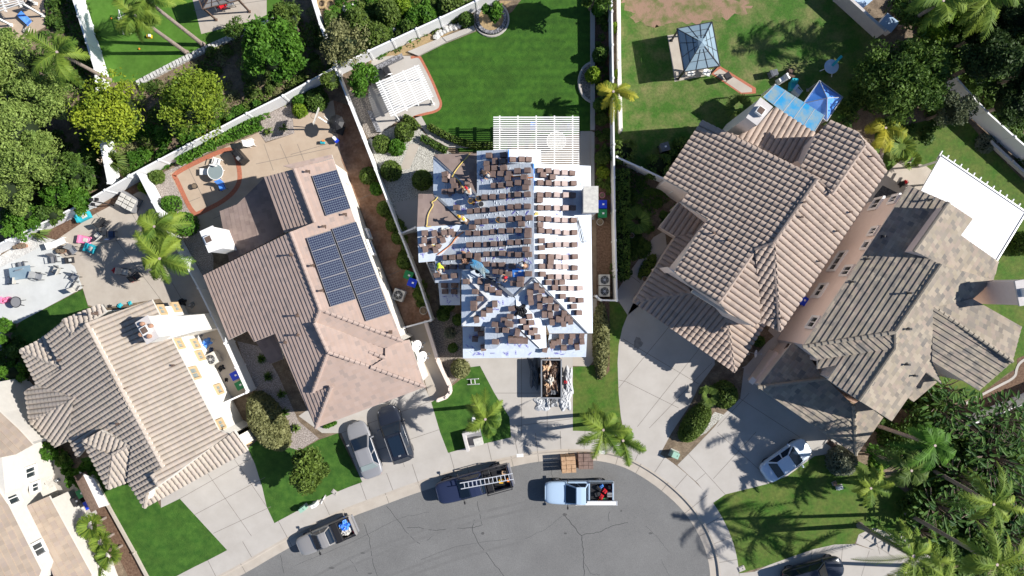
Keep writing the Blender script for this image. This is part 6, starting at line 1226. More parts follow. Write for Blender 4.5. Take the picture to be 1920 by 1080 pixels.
def person(u, v, pose, rz, shirt, pants, hat, label, faces=None, z=None, vest=None, top=1.0):
    if faces: p = on_roof(roof_at(faces, u, v), u, v, top * .8)
    else: p = P(u, v, top * .8); p.z = z or 0
    root = empty('person', p + Vector((0, 0, .02)), rz, label=label, cat='person'); q = POSE[pose]; V = [q['pel'], q['wai'], q['che'], q['nec'], q['hea'], tuple(a + b for a, b in zip(q['hea'], (.02, 0, .08)))]; E = [(0, 1), (1, 2), (2, 3), (3, 4), (4, 5)]; Rr = [.13, .12, .14, .055, .088, .075]
    SV, SE, SR = list(V[:3]) + [q['nec']], [(0, 1), (1, 2), (2, 3)], [.14, .135, .16, .08]; TV, TE, TR = [q['pel']], [], [.15]
    for s in (-1, 1):
        m = lambda p: (p[0], p[1] * s, p[2])
        i = len(V); h = Vector(m(q['han'])); e = Vector(m(q['elb'])); d = (h - e).normalized(); sd = Vector((-d.y, d.x, 0)).normalized() * s
        V += [m(q['sho']), m(q['elb']), tuple(h), tuple(h + d * .07)]; E += [(2, i), (i, i + 1), (i + 1, i + 2), (i + 2, i + 3)]; Rr += [.062, .045, .03, .032]
        for k, (off, L_) in enumerate([(-.03, .075), (-.01, .085), (.01, .08), (.03, .065)]):
            j = len(V); a = h + d * .09 + sd * off; V += [tuple(a), tuple(a + d * L_ * .55 + Vector((0, 0, -.01))), tuple(a + d * L_ * .8 + Vector((0, 0, -.035)))]; E += [(i + 3, j), (j, j + 1), (j + 1, j + 2)]; Rr += [.009, .009, .008]
        j = len(V); V += [tuple(h + d * .03 - sd * .045), tuple(h + d * .07 - sd * .065)]; E += [(i + 2, j), (j, j + 1)]; Rr += [.011, .009]
        j = len(V); V += [m((q['pel'][0], .1, q['pel'][2] - .04)), m(q['kne']), m(q['foo']), m((q['foo'][0] + .15, q['foo'][1], .05))]; E += [(0, j), (j, j + 1), (j + 1, j + 2), (j + 2, j + 3)]; Rr += [.09, .06, .042, .04]
        j = len(SV); SV += [m(q['sho']), tuple((Vector(m(q['sho'])) + Vector(m(q['elb'])) * 2) / 3)]; SE += [(2, j), (j, j + 1)]; SR += [.078, .062]
        j = len(TV); TV += [m((q['pel'][0], .1, q['pel'][2] - .04)), m(q['kne']), tuple(Vector(m(q['foo'])) + Vector((0, 0, .06)))]; TE += [(0, j), (j, j + 1), (j + 1, j + 2)]; TR += [.105, .075, .06]
        b = MB().use('woodd'); f = m(q['foo']); b.box((f[0] + .06, f[1], .05), (.3, .11, .1), taper=.8); b.build('boot', None, root, bevel=.02)
    skin_obj('body', V, E, Rr, 'skin', root); skin_obj('shirt', SV, SE, SR, shirt, root); skin_obj('trousers', TV, TE, TR, pants, root)
    hd = Vector(q['hea']); b = MB().use('skin'); b.box(hd + Vector((.1, 0, .03)), (.03, .025, .045)); b.use('black')
    for s in (-1, 1): b.box(hd + Vector((.088, s * .032, .055)), (.01, .022, .01))
    b.use('red'); b.box(hd + Vector((.088, 0, -.02)), (.01, .05, .01)); b.use('skin')
    for s in (-1, 1): b.box(hd + Vector((0, s * .095, .03)), (.04, .02, .06))
    b.build('face', None, root); b = MB().use(hat); c = hd + Vector((0, 0, .06)); b.tube2(c, [(.108, 0), (.105, .05), (.075, .1), (.02, .122)], 14)
    b.box(c + Vector((.12, 0, .012)), (.1, .15, .015)); b.build('cap', None, root, smooth=False)
    if vest:
        SR2 = [r * 1.07 for r in SR[:3]]; skin_obj('vest', [q['wai'], q['che'], tuple((Vector(q['che']) + Vector(q['nec'])) / 2)], [(0, 1), (1, 2)], [.15, .175, .13], vest, root)
    return root
person(*zc((540, 745))[0], 'bend', 2.6, 'cloth', 'woodd', 'yellow', 'worker in yellow and tan bending at the point of the bare tiled left wing', C_FACES, vest='yellow', top=1.1)
person(*zc2((270, 120))[0], 'bend', -1.3, 'hiviz', 'denim', 'cloth', 'worker in a bright yellow green shirt stepping off the ladder', C_FACES, vest='hiviz', top=1.1)
person(*zc((575, 480))[0], 'kneel', 2.2, 'cloth', 'denim', 'red', 'kneeling worker with red cap beside the yellow buckets', C_FACES, top=.9)
person(*zc((680, 265))[0], 'bend', -.6, 'woodd', 'denim', 'cloth', 'worker in dark shirt bending on the blue shaded top left slope', C_FACES, top=1.1)
person(*zc2((835, 285))[0], 'bend', .3, 'grey', 'denim', 'red', 'worker with red cap carrying a pole below the blue plastic sheet', C_FACES, top=1.1)
person(*zc2((1130, 150))[0], 'kneel', 3.0, 'woodd', 'denim', 'cloth', 'kneeling worker in brown near the ridge low on the west slope', C_FACES, top=.9)
person(*zc2((590, 150))[0], 'kneel', 0, 'cloth', 'black', 'black', 'kneeling worker in pale shirt left of the blue plastic sheet', C_FACES, top=.9)
# ---------------------------------------------------------------- things on the roof being renewed
def bucket(u, v, m, label, faces=C_FACES, r=.16, lie=False, z=0):
    p = on_roof(roof_at(faces, u, v), u, v, .35) if faces else P(u, v, z + .3) - Vector((0, 0, .3)); b = MB().use(m); b.tube2((0, 0, 0), [(r * .82, 0), (r, .36), (r * 1.06, .36), (r * 1.06, .33)], 18); b.use('dark'); b.tube2((0, 0, .361), [(r * .88, 0), (r * .88, .004)], 16); b.use('metal'); b.tube([(r * math.cos(a), r * math.sin(a), .36 + .04 * math.sin(a)) for a in [i * math.pi / 8 for i in range(9)]], .008, n=4)
    o = b.build('bucket', None); o.location = p + Vector((0, 0, .02))
    if lie: o.rotation_euler = (1.4, 0, .4); o.location.z += .16
    return tag(o, label, 'bucket')
bucket(*zc((655, 525))[0], 'yellow', 'yellow orange bucket standing where the hip meets the slope', r=.2); bucket(*zc((578, 548))[0], 'yellow', 'yellow rimmed bucket with dark inside left of the orange bucket', r=.19); bucket(*zc((848, 728))[0], 'yellow', 'bright yellow bucket among the stacks of the west slope', r=.2); bucket(*zc((678, 580))[0], 'cloth', 'white bucket just right of the two yellow buckets', r=.19)
def rope(pts, m, label, faces, r=.022, name='rope', cat='rope'):
    b = MB().use(m); q = []
    for u, v in smooth_line(pts, 2): f = roof_at(faces, u, v); q.append(zat(f, u, v) + Vector((0, 0, .12)))
    b.tube(q, r, n=5); return tag(b.build(name, None), label, cat)
rope(zc((575, 90), (545, 130), (470, 210), (420, 280), (400, 320)), 'rope', 'yellow air hose crossing the dark bare tiles at top left of the roof', C_FACES, r=.03); rope(zc((400, 320), (455, 340), (490, 400), (520, 450)), 'rope', 'yellow air hose lying over stacks of the north west wing', C_FACES, r=.03)
rope(zc((265, 510), (235, 550), (200, 560), (225, 590), (190, 640), (165, 700), (160, 780), (150, 800), (200, 795)), 'rope', 'yellow air hose looping down the bare tiled left wing', C_FACES, r=.03); rope(zc((215, 905), (240, 930), (205, 945), (215, 985), (235, 975)), 'rope', 'yellow hose coil among the stacks of the small left wing', C_FACES, r=.03)
rope(zc((260, 1070), (370, 990), (400, 960), (440, 900), (510, 850)), 'orange', 'orange hose along the valley of the small left wing', C_FACES, r=.03); rope(zc((925, 305), (985, 320), (1060, 310), (1120, 330), (1180, 325)), 'orange', 'orange air hose running to the ridge near the top', C_FACES, r=.045); rope(zc((1195, 690), (1215, 655), (1235, 680), (1205, 685)), 'rope', 'yellow hose coil beside the ridge on the bright slope', C_FACES, r=.04)
rope(zc((1605, 705), (1630, 830), (1650, 930), (1672, 960), (1665, 900), (1640, 810), (1610, 720)), 'black', 'thin black hose looped on the bright east slope', C_FACES, r=.022)
crumple(on_roof(C_bw, *zc2((670, 165))[0]) + Vector((0, 0, .75)), (.55, 1.3, .05), 'poolp', 70, 'blue_sheet', 'blue plastic sheet folded across the valley above the garage', 'plastic sheet', rz=.85)
b = MB().use('cblue'); b.box((0, 0, 0), (.8, .6, .06)); b.use('white'); b.box((-.15, -.05, .035), (.22, .12, .01)); b.box((.15, .05, .035), (.22, .12, .01)); o = b.build('folded_wrapper', None); p = zat(C_W, *zc2((1035, 212))[0]); o.location = p + Vector((0, 0, .1)); o.rotation_euler = (0, -.29, .1); tag(o, 'blue plastic tile wrapper with white print low on the west slope', 'wrapper')
b = MB().use('dark'); b.bar((-.9, .55, 0), (.7, -.45, .1), .09); b.bar((-.8, .3, .0), (.2, -.5, .05), .05); b.tube2((-.9, .55, -.05), [(.2, 0), (.2, .1)], 14); o = b.build('roofing_torch', None); o.location = on_roof(C_W, *zc2((770, 270))[0], .3) + Vector((0, 0, .35)); tag(o, 'black tool with long handle beside the red capped worker', 'tool')
o = crumple(on_roof(C_ge, *zc2((1062, 580))[0]) + Vector((0, 0, .0)), (.8, .8, .4), 'black', 71, 'black_bag', 'crumpled black plastic bag just right of the garage wing ridge', 'bag')
o = crumple(on_roof(C_W, *zc2((540, 70))[0]) + Vector((0, 0, .05)), (.7, .9, .15), 'red', 72, 'red_jacket', 'dark red cloth lying over stacks on the west slope', 'cloth', amp=.8); o.data.materials[0] = M['terra']
crumple(zat(C_ws, *zc((325, 845))[0]), (.7, .6, .35), 'cloth', 73, 'paper_bundle', 'bundle of torn pale paper on the small left wing', 'bundle'); crumple(zat(C_f, *zc2((755, 830))[0]) + Vector((0, 0, .2)), (.7, 1.1, .3), 'whitep', 74, 'paper_roll_end', 'loose white sheet hanging over the lower garage eave', 'sheet')
ladder(P(822, 532, 0.05), P(806, 492, 4.6), .45, 'aluminium ladder leaning on the left eave of the re-roofed house'); ladder(P(876, 716, .02), P(898, 715, .5), .42, 'white stepladder lying on the lawn beside the dusty shrub', m='whitep')
# ---------------------------------------------------------------- garden structures
def frame_local(px, z):
    w = [P(u, v, z) for u, v in px]; return w
def pergola(px, z, label, nslat=22, along=0, posts=True, beams=3, m='whitep', slat=.05, name='pergola'):
    """px: four roof corners; slats run parallel to edge 0-1 when along=0"""
    w = frame_local(px, z); o = Vector((w[0].x, w[0].y, 0)); root = empty(name, o, label=label, cat='pergola'); a, b_, c_, d = [p - o for p in w]
    if along: a, b_, c_, d = b_, c_, d, a
    s = MB().use(m)
    for i in range(nslat + 1): t = i / nslat; s.bar(a + (d - a) * t, b_ + (c_ - b_) * t, slat, .09)
    s.build('slats', None, root); s = MB().use(m)
    for i in range(beams): t = (i + .35) / (beams - .3); p, q = a + (b_ - a) * t, d + (c_ - d) * t; e = (q - p).normalized() * .15; s.bar(p - e - Vector((0, 0, .13)), q + e - Vector((0, 0, .13)), .1, .16)
    s.build('beams', None, root)
    for t1 in (.08, .92):
        for t2 in (.08, .92): p = (a + (b_ - a) * t1) * (1 - t2) + (d + (c_ - d) * t1) * t2; q = MB().use(m); q.box((0, 0, z / 2 - .1), (.14, .14, z - .2)); q.box((0, 0, .08), (.24, .24, .16)); x = q.build('post', None, root); x.location = (p.x, p.y, 0)
    return root
pergola([(925, 220), (1086, 220), (1086, 309), (925, 309)], 2.8, 'large white slatted pergola above the re-roofed house', nslat=22, beams=5, slat=.085)
pergola(q2((900, 628), (1225, 490), (1330, 720), (1010, 870)), 2.6, 'white slatted pergola on the curved patio in the fence corner', nslat=15, along=0, beams=4, slat=.10)
# patio cover of the right house: solid white lid with rafter tails
w = [P(*p, 3.0) for p in ((1765, 291), (1924, 398), (1868, 490), (1712, 384))]; o = Vector((w[0].x, w[0].y, 0)); root = empty('patio_cover', o, label='solid bright white patio cover beside the grey brown roof', cat='patio cover')
b = MB().use('white'); b.poly([p - o for p in w], 2.85, 3.0); b.build('lid', None, root); a, c_ = w[0] - o, w[1] - o; dv = (c_ - a); nn = (w[0] - w[3]).normalized()
for i in range(14): b = MB().use('white'); p = a + dv * (i / 13); b.bar(p - nn * .3 + Vector((0, 0, -.25)), p + nn * .42 + Vector((0, 0, -.25)), .08, .16); b.build('rafter_tail', None, root)
b = MB().use('metal'); b.bar(a + Vector((0, 0, .03)), c_ + Vector((0, 0, .03)), .1, .08); b.bar(c_ + Vector((0, 0, .03)), w[2] - o + Vector((0, 0, .03)), .1, .08); b.build('gutter', None, root)
for t in (.04, .35, .66, .96): b = MB().use('white'); p = a + dv * t - nn * .2; b.box((p.x, p.y, 1.42), (.14, .14, 2.84)); b.build('post', None, root)
# blue covered patio behind the brown roof
w = [P(*p, z) for p, z in (((1431, 182), 3.5), ((1455, 158), 3.0), ((1546, 216), 3.0), ((1524, 252), 3.5))]; o = Vector((w[0].x, w[0].y, 0)); root = empty('patio_awning', o, label='long blue and grey weathered awning along the brown roof edge', cat='awning')
b = MB().use('poolp'); l = [p - o for p in w]; b.add(l + [p - Vector((0, 0, .06)) for p in l], [(0, 1, 2, 3), (7, 6, 5, 4), (0, 4, 5, 1), (1, 5, 6, 2), (2, 6, 7, 3), (3, 7, 4, 0)]); b.build('covering', None, root); b = MB().use('metal')
for i in range(6): t = i / 5; b.bar(l[0] + (l[3] - l[0]) * t + Vector((0, 0, .01)), l[1] + (l[2] - l[1]) * t + Vector((0, 0, .01)), .05, .03)
b.build('ribs', None, root)
for p in (l[1], l[2]): b = MB().use('whitep'); b.box((p.x, p.y, 1.45), (.1, .1, 2.9)); b.build('post', None, root)
# gazebo
def hip_canopy(px, z0, z1, label, m, name, cat, frame='dark', nrib=3, hole=False, zp=None, postm=None):
    w = [P(*p, z0) for p in px]; c = sum(w, Vector()) / 4; root = empty(name, (c.x, c.y, 0), label=label, cat=cat); o = Vector((c.x, c.y, 0)); l = [p - o for p in w]; ap = Vector((0, 0, z1)); b = MB().use(m); k = .13 if hole else 0.0
    t = [ap * (1 - k) + p * k for p in l] if hole else None
    for i in range(4):
        j = (i + 1) % 4
        if hole: b.add([l[i], l[j], t[j], t[i]], [(0, 1, 2, 3)])
        else:
            mid = (l[i] + l[j]) / 2 * .96 - Vector((0, 0, 0)); b.add([l[i], mid, l[j], ap], [(0, 1, 3), (1, 2, 3)])
    if hole: tt = [p * .2 + Vector((0, 0, z1 * .82 + .12)) * 1 for p in l]; ap2 = Vector((0, 0, z1 + .1)); [b.add([Vector((t[i].x * 1.4, t[i].y * 1.4, z1 - .05)), Vector((t[(i + 1) % 4].x * 1.4, t[(i + 1) % 4].y * 1.4, z1 - .05)), ap2], [(0, 1, 2)]) for i in range(4)]
    b.build('canopy', None, root); f = MB().use(frame)
    for i in range(4):
        j = (i + 1) % 4; f.bar(l[i] + Vector((0, 0, .01)), l[j] + Vector((0, 0, .01)), .06, .08)
        if frame != 'none': f.bar(l[i] + Vector((0, 0, .02)), ap + Vector((0, 0, .02)), .05, .05)
        for q in range(1, nrib): p = l[i] + (l[j] - l[i]) * q / nrib; f.bar(p + Vector((0, 0, .02)), ap * .75 + p * .25 * 1.0 + Vector((0, 0, .02)), .03)
        if nrib > 1:
            for q in (.33, .62): f.bar(l[i] * (1 - q) + ap * q + Vector((0, 0, .02)), l[j] * (1 - q) + ap * q + Vector((0, 0, .02)), .03)
    f.build('frame', None, root)
    for p in l: b = MB().use(postm or frame); b.box((p.x * .93, p.y * .93, z0 / 2), (.12, .12, z0)); b.box((p.x * .93, p.y * .93, .06), (.2, .2, .12)); b.build('post', None, root)
    return root
hip_canopy(q3((1235, 215), (1500, 165), (1560, 495), (1290, 540)), 2.3, 3.3, 'blue grey hipped gazebo with metal frame on the patchy lawn', 'roofglass', 'gazebo', 'gazebo', hole=True)
hip_canopy(q4((265, 775), (385, 605), (560, 730), (440, 910)), 2.2, 2.9, 'blue pop up canopy next to the huge dark tree', 'cblue', 'pop_up_canopy', 'canopy', frame='metal', nrib=1)
hip_canopy(q1((1470, -60), (1690, -110), (1800, 0), (1520, 70)), 2.3, 3.0, 'grey gazebo cut by the top edge on the stone patio', 'grey', 'gazebo', 'gazebo', frame='woodd', nrib=4)
pergola([(-40, -30), (28, -20), (46, 5), (-30, 30)], 2.6, 'white pergola in the top left corner', nslat=9, beams=3)
# ---------------------------------------------------------------- yard objects
def at(u, v, z=0): return P(u, v, z)
def chair(u, v, rz, m, label, group=None, lounge=False, z=.03):
    root = empty('lounge_chair' if lounge else 'garden_chair', at(u, v, z), rz, label=label, cat='lounge chair' if lounge else 'chair', group=group); l = 1.05 if lounge else .5
    s = MB().use(m); s.box((0, 0, .42 if not lounge else .32), (l, .52, .05)); s.build('seat', None, root, bevel=.015)
    b = MB().use(m); b.box((-l / 2 - (.12 if not lounge else .2), 0, .72 if not lounge else .5), (.07 if not lounge else .5, .52, .6 if not lounge else .05), ry=-.3 if not lounge else .65); b.build('backrest', None, root, bevel=.015)
    f = m if m in ('whitep', 'cyan', 'pink') else 'dark'
    for x in (-l / 2 + .04, l / 2 - .04):
        for y in (-.24, .24): q = MB().use(f); q.box((x, y, .21 if not lounge else .15), (.04, .04, .42 if not lounge else .3)); q.build('leg', None, root)
    if not lounge:
        for y in (-.27, .27): q = MB().use(f); q.bar((-l / 2, y, .62), (l / 2, y, .62), .05, .03); q.bar((l / 2 - .03, y, .42), (l / 2 - .03, y, .62), .03); q.build('armrest', None, root)
    return root
def rtable(u, v, r, m, label, h=.72, top='glassl', hole=False, z=.03):
    root = empty('round_table', at(u, v, z), label=label, cat='table'); b = MB().use(top); b.tube2((0, 0, h), [(r, 0), (r, .02)], 28); b.build('table_top', None, root); b = MB().use(m)
    b.tube([(math.cos(a) * r, math.sin(a) * r, h + .02) for a in [i * math.pi / 14 for i in range(29)]], .03, n=6, cap=False); b.build('rim', None, root)
    for i in range(4): a = i * math.pi / 2 + .5; q = MB().use(m); q.bar((math.cos(a) * r * .3, math.sin(a) * r * .3, h), (math.cos(a) * r * .8, math.sin(a) * r * .8, 0), .035); q.build('leg', None, root)
    return root
def bin_(u, v, rz, m, label, z=.02, group='wheeled bins'):
    root = empty('wheeled_bin', at(u, v, 0) * 0 + P(u, v, 1.0) * 1, rz, label=label, cat='wheeled bin', group=group); root.location.z = z
    b = MB().use(m); b.box((0, 0, .48), (.56, .58, .92), taper=1.12); b.build('bin_body', None, root, bevel=.02); b = MB().use(m); b.box((0, 0, .98), (.68, .66, .07), ry=.04); b.bar((-.34, -.28, .97), (-.34, .28, .97), .05); b.use('white'); b.box((.05, 0, 1.02), (.16, .14, .005), ry=.04); b.build('lid', None, root, bevel=.015)
    for y in (-.26, .26): t = MB().use('black'); t.tube([(-.26, y - .03, .12), (-.26, y + .03, .12)], .12, n=12); t.build('wheel', None, root)
    return root
for u, v, rz, m, lb in [(441, 704, .5, 'blue', 'blue bin at the end of the tan house side yard'), (450, 722, .5, 'green', 'green bin lying beside the blue one in the tan house side yard'), (766, 516, -.35, 'green', 'green bin between shrub and blue bin in the rust stained yard'), (773, 530, -.35, 'blue', 'blue bin in the rust stained side yard'), (1130, 383, 0, 'blue', 'blue bin beside the chimney of the re-roofed house'), (1130, 400, 0, 'green', 'green bin below the blue one beside the chimney'), (1508, 564, .95, 'blue', 'dark blue bin in the gap between the two right hand houses'), (166, 946, .5, 'blue', 'blue bin in the narrow yard of the corner house'), (152, 925, .5, 'green', 'dark green bin beside the blue bin of the corner house'), (143, 940, .5, 'dark', 'black bin in the narrow yard of the corner house'), (1247, 275, .3, 'tarpd', 'dark blue barrel shaped bin in the shade by the brown roof')]: bin_(u, v, rz, m, lb)
def acunit(u, v, rz, label, z=.02, s=.85):
    root = empty('air_conditioner', at(u, v, z), rz, label=label, cat='air conditioner'); b = MB().use('cloth'); b.box((0, 0, .42), (s, s, .84)); b.build('casing', None, root, bevel=.03); f = MB().use('dark'); f.tube2((0, 0, .842), [(s * .4, 0), (s * .4, .012)], 24); f.use('metal'); f.tube2((0, 0, .855), [(s * .12, 0), (s * .12, .02)], 12)
    for k in range(3): f.tube([(math.cos(a) * s * .12 * (k + 1), math.sin(a) * s * .12 * (k + 1), .86) for a in [i * math.pi / 10 for i in range(21)]], .008, n=4, cap=False)
    for k in range(6): a = k * math.pi / 3; f.bar((0, 0, .862), (math.cos(a) * s * .4, math.sin(a) * s * .4, .862), .02, .01)
    f.build('fan_grille', None, root); return root
acunit(403, 672, .5, 'grey air conditioner beside the cream wall of the tan house', s=.95); acunit(750, 553, -.35, 'air conditioner in the rust stained yard beside the blue bin', s=.9); acunit(1131, 525, 0, 'upper air conditioner in the white enclosure'); acunit(1131, 546, 0, 'lower air conditioner in the white enclosure')
acunit(88, 905, .5, 'pale air conditioner box against the corner house wall', s=1.1)
# patio of the solar house
rtable(411, 325, .62, 'whitep', 'round glass table with white rim on the brick edged patio'); chair(390, 323, math.pi, 'whitep', 'white reclining chair left of the round glass table', lounge=True); chair(411, 304, 1.3, 'whitep', 'white chair above the round glass table'); chair(421, 352, -1.2, 'cblue', 'blue seated chair below the round glass table', lounge=False); chair(474, 270, .3, 'whitep', 'white lounge chair right of the covered grill')
root = empty('covered_grill', at(454, 295, .03), -.85, label='grill under a black cover beside the brick ring', cat='grill'); b = MB().use('black'); b.box((0, 0, .5), (1.3, .62, 1.0), taper=.82); b.box((0, 0, 1.05), (.8, .4, .12), taper=.8); b.build('cover', None, root, bevel=.04); b = MB().use('grey'); b.box((.3, -.1, 1.12), (.3, .25, .02)); b.build('handle_patch', None, root)
def pot(u, v, r, m, label, z=.03, plant=None, h=.35):
    b = MB().use(m); b.tube2((0, 0, 0), [(r * .65, 0), (r, h), (r * 1.08, h), (r * 1.08, h - .04)], 16); b.use('soil'); b.tube2((0, 0, h + .001), [(r * .9, 0), (r * .9, .01)], 14); o = b.build('pot', None); o.location = at(u, v, z); return tag(o, label, 'pot')
for u, v, r, m, lb in [(368, 350, .22, 'dark', 'small black brazier on the left of the brick edged patio'), (42, 461, .24, 'terra', 'terracotta pot in the rock bed, left one'), (50, 461, .2, 'terra', 'terracotta pot in the rock bed, right one'), (122, 470, .24, 'terra', 'terracotta pot right of the white lounger'), (114, 471, .2, 'dark', 'dark pot touching the terracotta pot'), (33, 464, .18, 'dark', 'dark pot left of the terracotta pots'), (1128, 367, .22, 'pink', 'pot of pink flowers above the blue bin'), (1124, 417, .26, 'cloth', 'round pale lid beside the path below the green bin'), (795, 582, .3, 'cloth', 'pale round planter in the rust stained yard corner'), (1183, 442, .2, 'metal', 'grey ring shaped pot in the shaded entry garden'), (1207, 523, .2, 'metal', 'pale ring pot near the garage corner'), (1700, 298, .3, 'green', 'green pot under the small palm on the terrace')]: pot(u, v, r, m, lb)
root = empty('patio_umbrella', at(642, 240, .03), label='dark closed octagonal umbrella base beside the basketball hoop', cat='umbrella'); b = MB().use('black'); b.tube2((0, 0, 1.9), [(.62, 0), (.3, .22), (.02, .3)], 8); b.build('canopy', None, root); b = MB().use('metal'); b.tube([(0, 0, 0), (0, 0, 2.2)], .03); b.build('pole', None, root)
root = empty('basketball_hoop', at(612, 235, .03), -.35, label='portable basketball hoop with clear backboard beside the fence', cat='basketball hoop'); b = MB().use('whitep'); b.bar((.9, 0, .2), (.2, 0, 2.9), .1); b.bar((.9, 0, .2), (.4, .3, 2.4), .05); b.build('pole', None, root); b = MB().use('cloth'); b.box((0, 0, 2.9), (.06, 1.3, .85), ry=.25); b.build('backboard', None, root); b = MB().use('orange'); b.tube([(-.28 + math.cos(a) * .22, math.sin(a) * .22, 2.65) for a in [i * math.pi / 8 for i in range(17)]], .015, n=5, cap=False); b.build('rim', None, root); b = MB().use('black'); b.box((1.1, 0, .15), (.9, .7, .3)); b.build('base', None, root, bevel=.05)
b = MB().use('whitep'); b.box((0, 0, .3), (.5, .28, .5), taper=.7); b.use('blue'); b.box((.2, 0, .35), (.25, .32, .3)); o = b.build('ride_on_toy', None); o.location = at(630, 262, .03); o.rotation_euler[2] = -.8; tag(o, 'white and blue ride on toy below the umbrella', 'toy')
b = MB().use('cyan'); b.box((0, 0, .15), (.3, .22, .3)); b.use('orange'); b.box((.1, .1, .34), (.2, .12, .1)); o = b.build('toy', None); o.location = at(606, 268, .03); tag(o, 'small turquoise toy on the tan patio near the roof edge', 'toy')
# littered patio
def daybed(u, v, rz, label):
    root = empty('hot_tub', at(u, v, .03), rz, label=label, cat='outdoor sofa'); b = MB().use('grey'); b.box((0, 0, .35), (1.5, 1.2, .7)); b.build('base', None, root, bevel=.04); b = MB().use('cloth'); [b.box((x, y, .76), (.42, .3, .14), rz=rnd.uniform(-.1, .1)) for x in (-.48, 0, .48) for y in (-.4, -.05, .3)]; b.build('cushions', None, root, bevel=.03); return root
r_ = daybed(247, 380, -.5, 'grey outdoor sofa piled with beige cushions near the fence'); r_.name = 'outdoor_sofa'
root = empty('patio_heater', at(213, 385, .03), label='tall dark lamp post beside the sofa with cushions', cat='lamp post'); b = MB().use('black'); b.tube([(0, 0, 0), (0, 0, 2.6)], .05); b.build('post', None, root); b = MB().use('black'); [b.box((math.cos(a) * .25, math.sin(a) * .25, 2.6), (.22, .22, .22)) for a in (0.6, 2.6, 4.4)]; b.build('lantern', None, root)
for i, (u, v, rz, m, lb) in enumerate([(190, 442, 2.3, 'cloth', 'beige armchair with blue cushion on the littered patio'), (215, 440, 1.6, 'denim', 'navy folding chair right of the beige armchair'), (199, 417, .9, 'dark', 'black folding chair with white seat on the littered patio'), (144, 470, -.9, 'metal', 'grey reclining chair leaning diagonally on the littered patio'), (108, 487, -1.4, 'grey', 'dark wicker chair with pale cushion on the white deck'), (112, 506, 2.7, 'cloth', 'pale cushioned chair on the white deck'), (80, 518, -.3, 'metal', 'grey chair right of the glass table on the white deck'), (30, 526, 3.1, 'cloth', 'grey chair at the left end of the glass table'), (147, 520, -2.2, 'metal', 'grey chair at the edge of the white deck'), (150, 537, 1.0, 'cloth', 'pale chair near the tip of the small lawn'), (262, 518, .7, 'dark', 'black chair near the red ball on the patio'), (48, 497, 1.8, 'metal', 'grey folding chair above the glass table on the deck'), (240, 510, -.2, 'cloth', 'pale striped chair beside the red cloth')]): chair(u, v, rz, m, lb, z=.04)
chair(115, 455, .4, 'whitep', 'white plastic lounger near the strap leaved plant', lounge=True)
for u, v, d, m, lb, nm, cat in [(172, 466, (.75, .7, .45), 'cyan', 'turquoise plastic crate chair on the littered patio', 'toddler_chair', 'toy chair'), (161, 450, (.95, .65, .4), 'pink', 'pink toy car on the littered patio', 'toy_car', 'toy car'), (160, 407, (1.1, .6, .5), 'cyan', 'pale turquoise box against the back fence', 'storage_box', 'storage box'), (133, 488, (.6, .5, .35), 'dark', 'dark crate with white frame between the deck chairs', 'crate', 'crate')]:
    root = MB().use(m); root.box((0, 0, d[2] * .3), (d[0], d[1], d[2] * .6), taper=.9); root.box((-d[0] * .4, 0, d[2] * .75), (d[0] * .2, d[1], d[2] * .6)); root.use('cloth'); root.box((d[0] * .1, 0, d[2] * .62), (d[0] * .4, d[1] * .5, .05)); o = root.build(nm, None, bevel=.03); o.location = at(u, v, .03); o.rotation_euler[2] = rnd.uniform(-.5, .8); tag(o, lb, cat)
root = empty('glass_table', at(50, 512, .04), .15, label='rectangular glass table on the white deck', cat='table'); b = MB().use('roofglass'); b.box((0, 0, .72), (1.7, 1.0, .02)); b.build('table_top', None, root); [(lambda q: q.build('leg', None, root))(MB().use('metal').box((x, y, .35), (.05, .05, .7))) for x in (-.75, .75) for y in (-.42, .42)]
crumple(at(222, 508, .03), (1.0, .45, .3), 'red', 80, 'red_cloth', 'crumpled red cloth on the patio below the queen palms', 'cloth', rz=-.1); b = MB().use('red'); b.tube2((0, 0, 0), [(.08, 0), (.23, .12), (.25, .25), (.18, .4), (.03, .46)], 16); b.use('metal'); b.box((0, 0, .48), (.1, .06, .05)); o = b.build('kettle_grill', None); o.location = at(250, 524, .03); tag(o, 'small red kettle grill on the littered patio', 'grill')
rtable(42, 566, .42, 'dark', 'dark round table beside the pink towels at the left edge', top='grey'); crumple(at(18, 562, .04), (1.1, .45, .35), 'pink', 81, 'pink_towel', 'pink towel heap at the left edge', 'towel'); crumple(at(2, 563, .04), (.5, .5, .35), 'pink', 82, 'pink_bundle', 'small pink bundle cut by the left edge', 'towel')
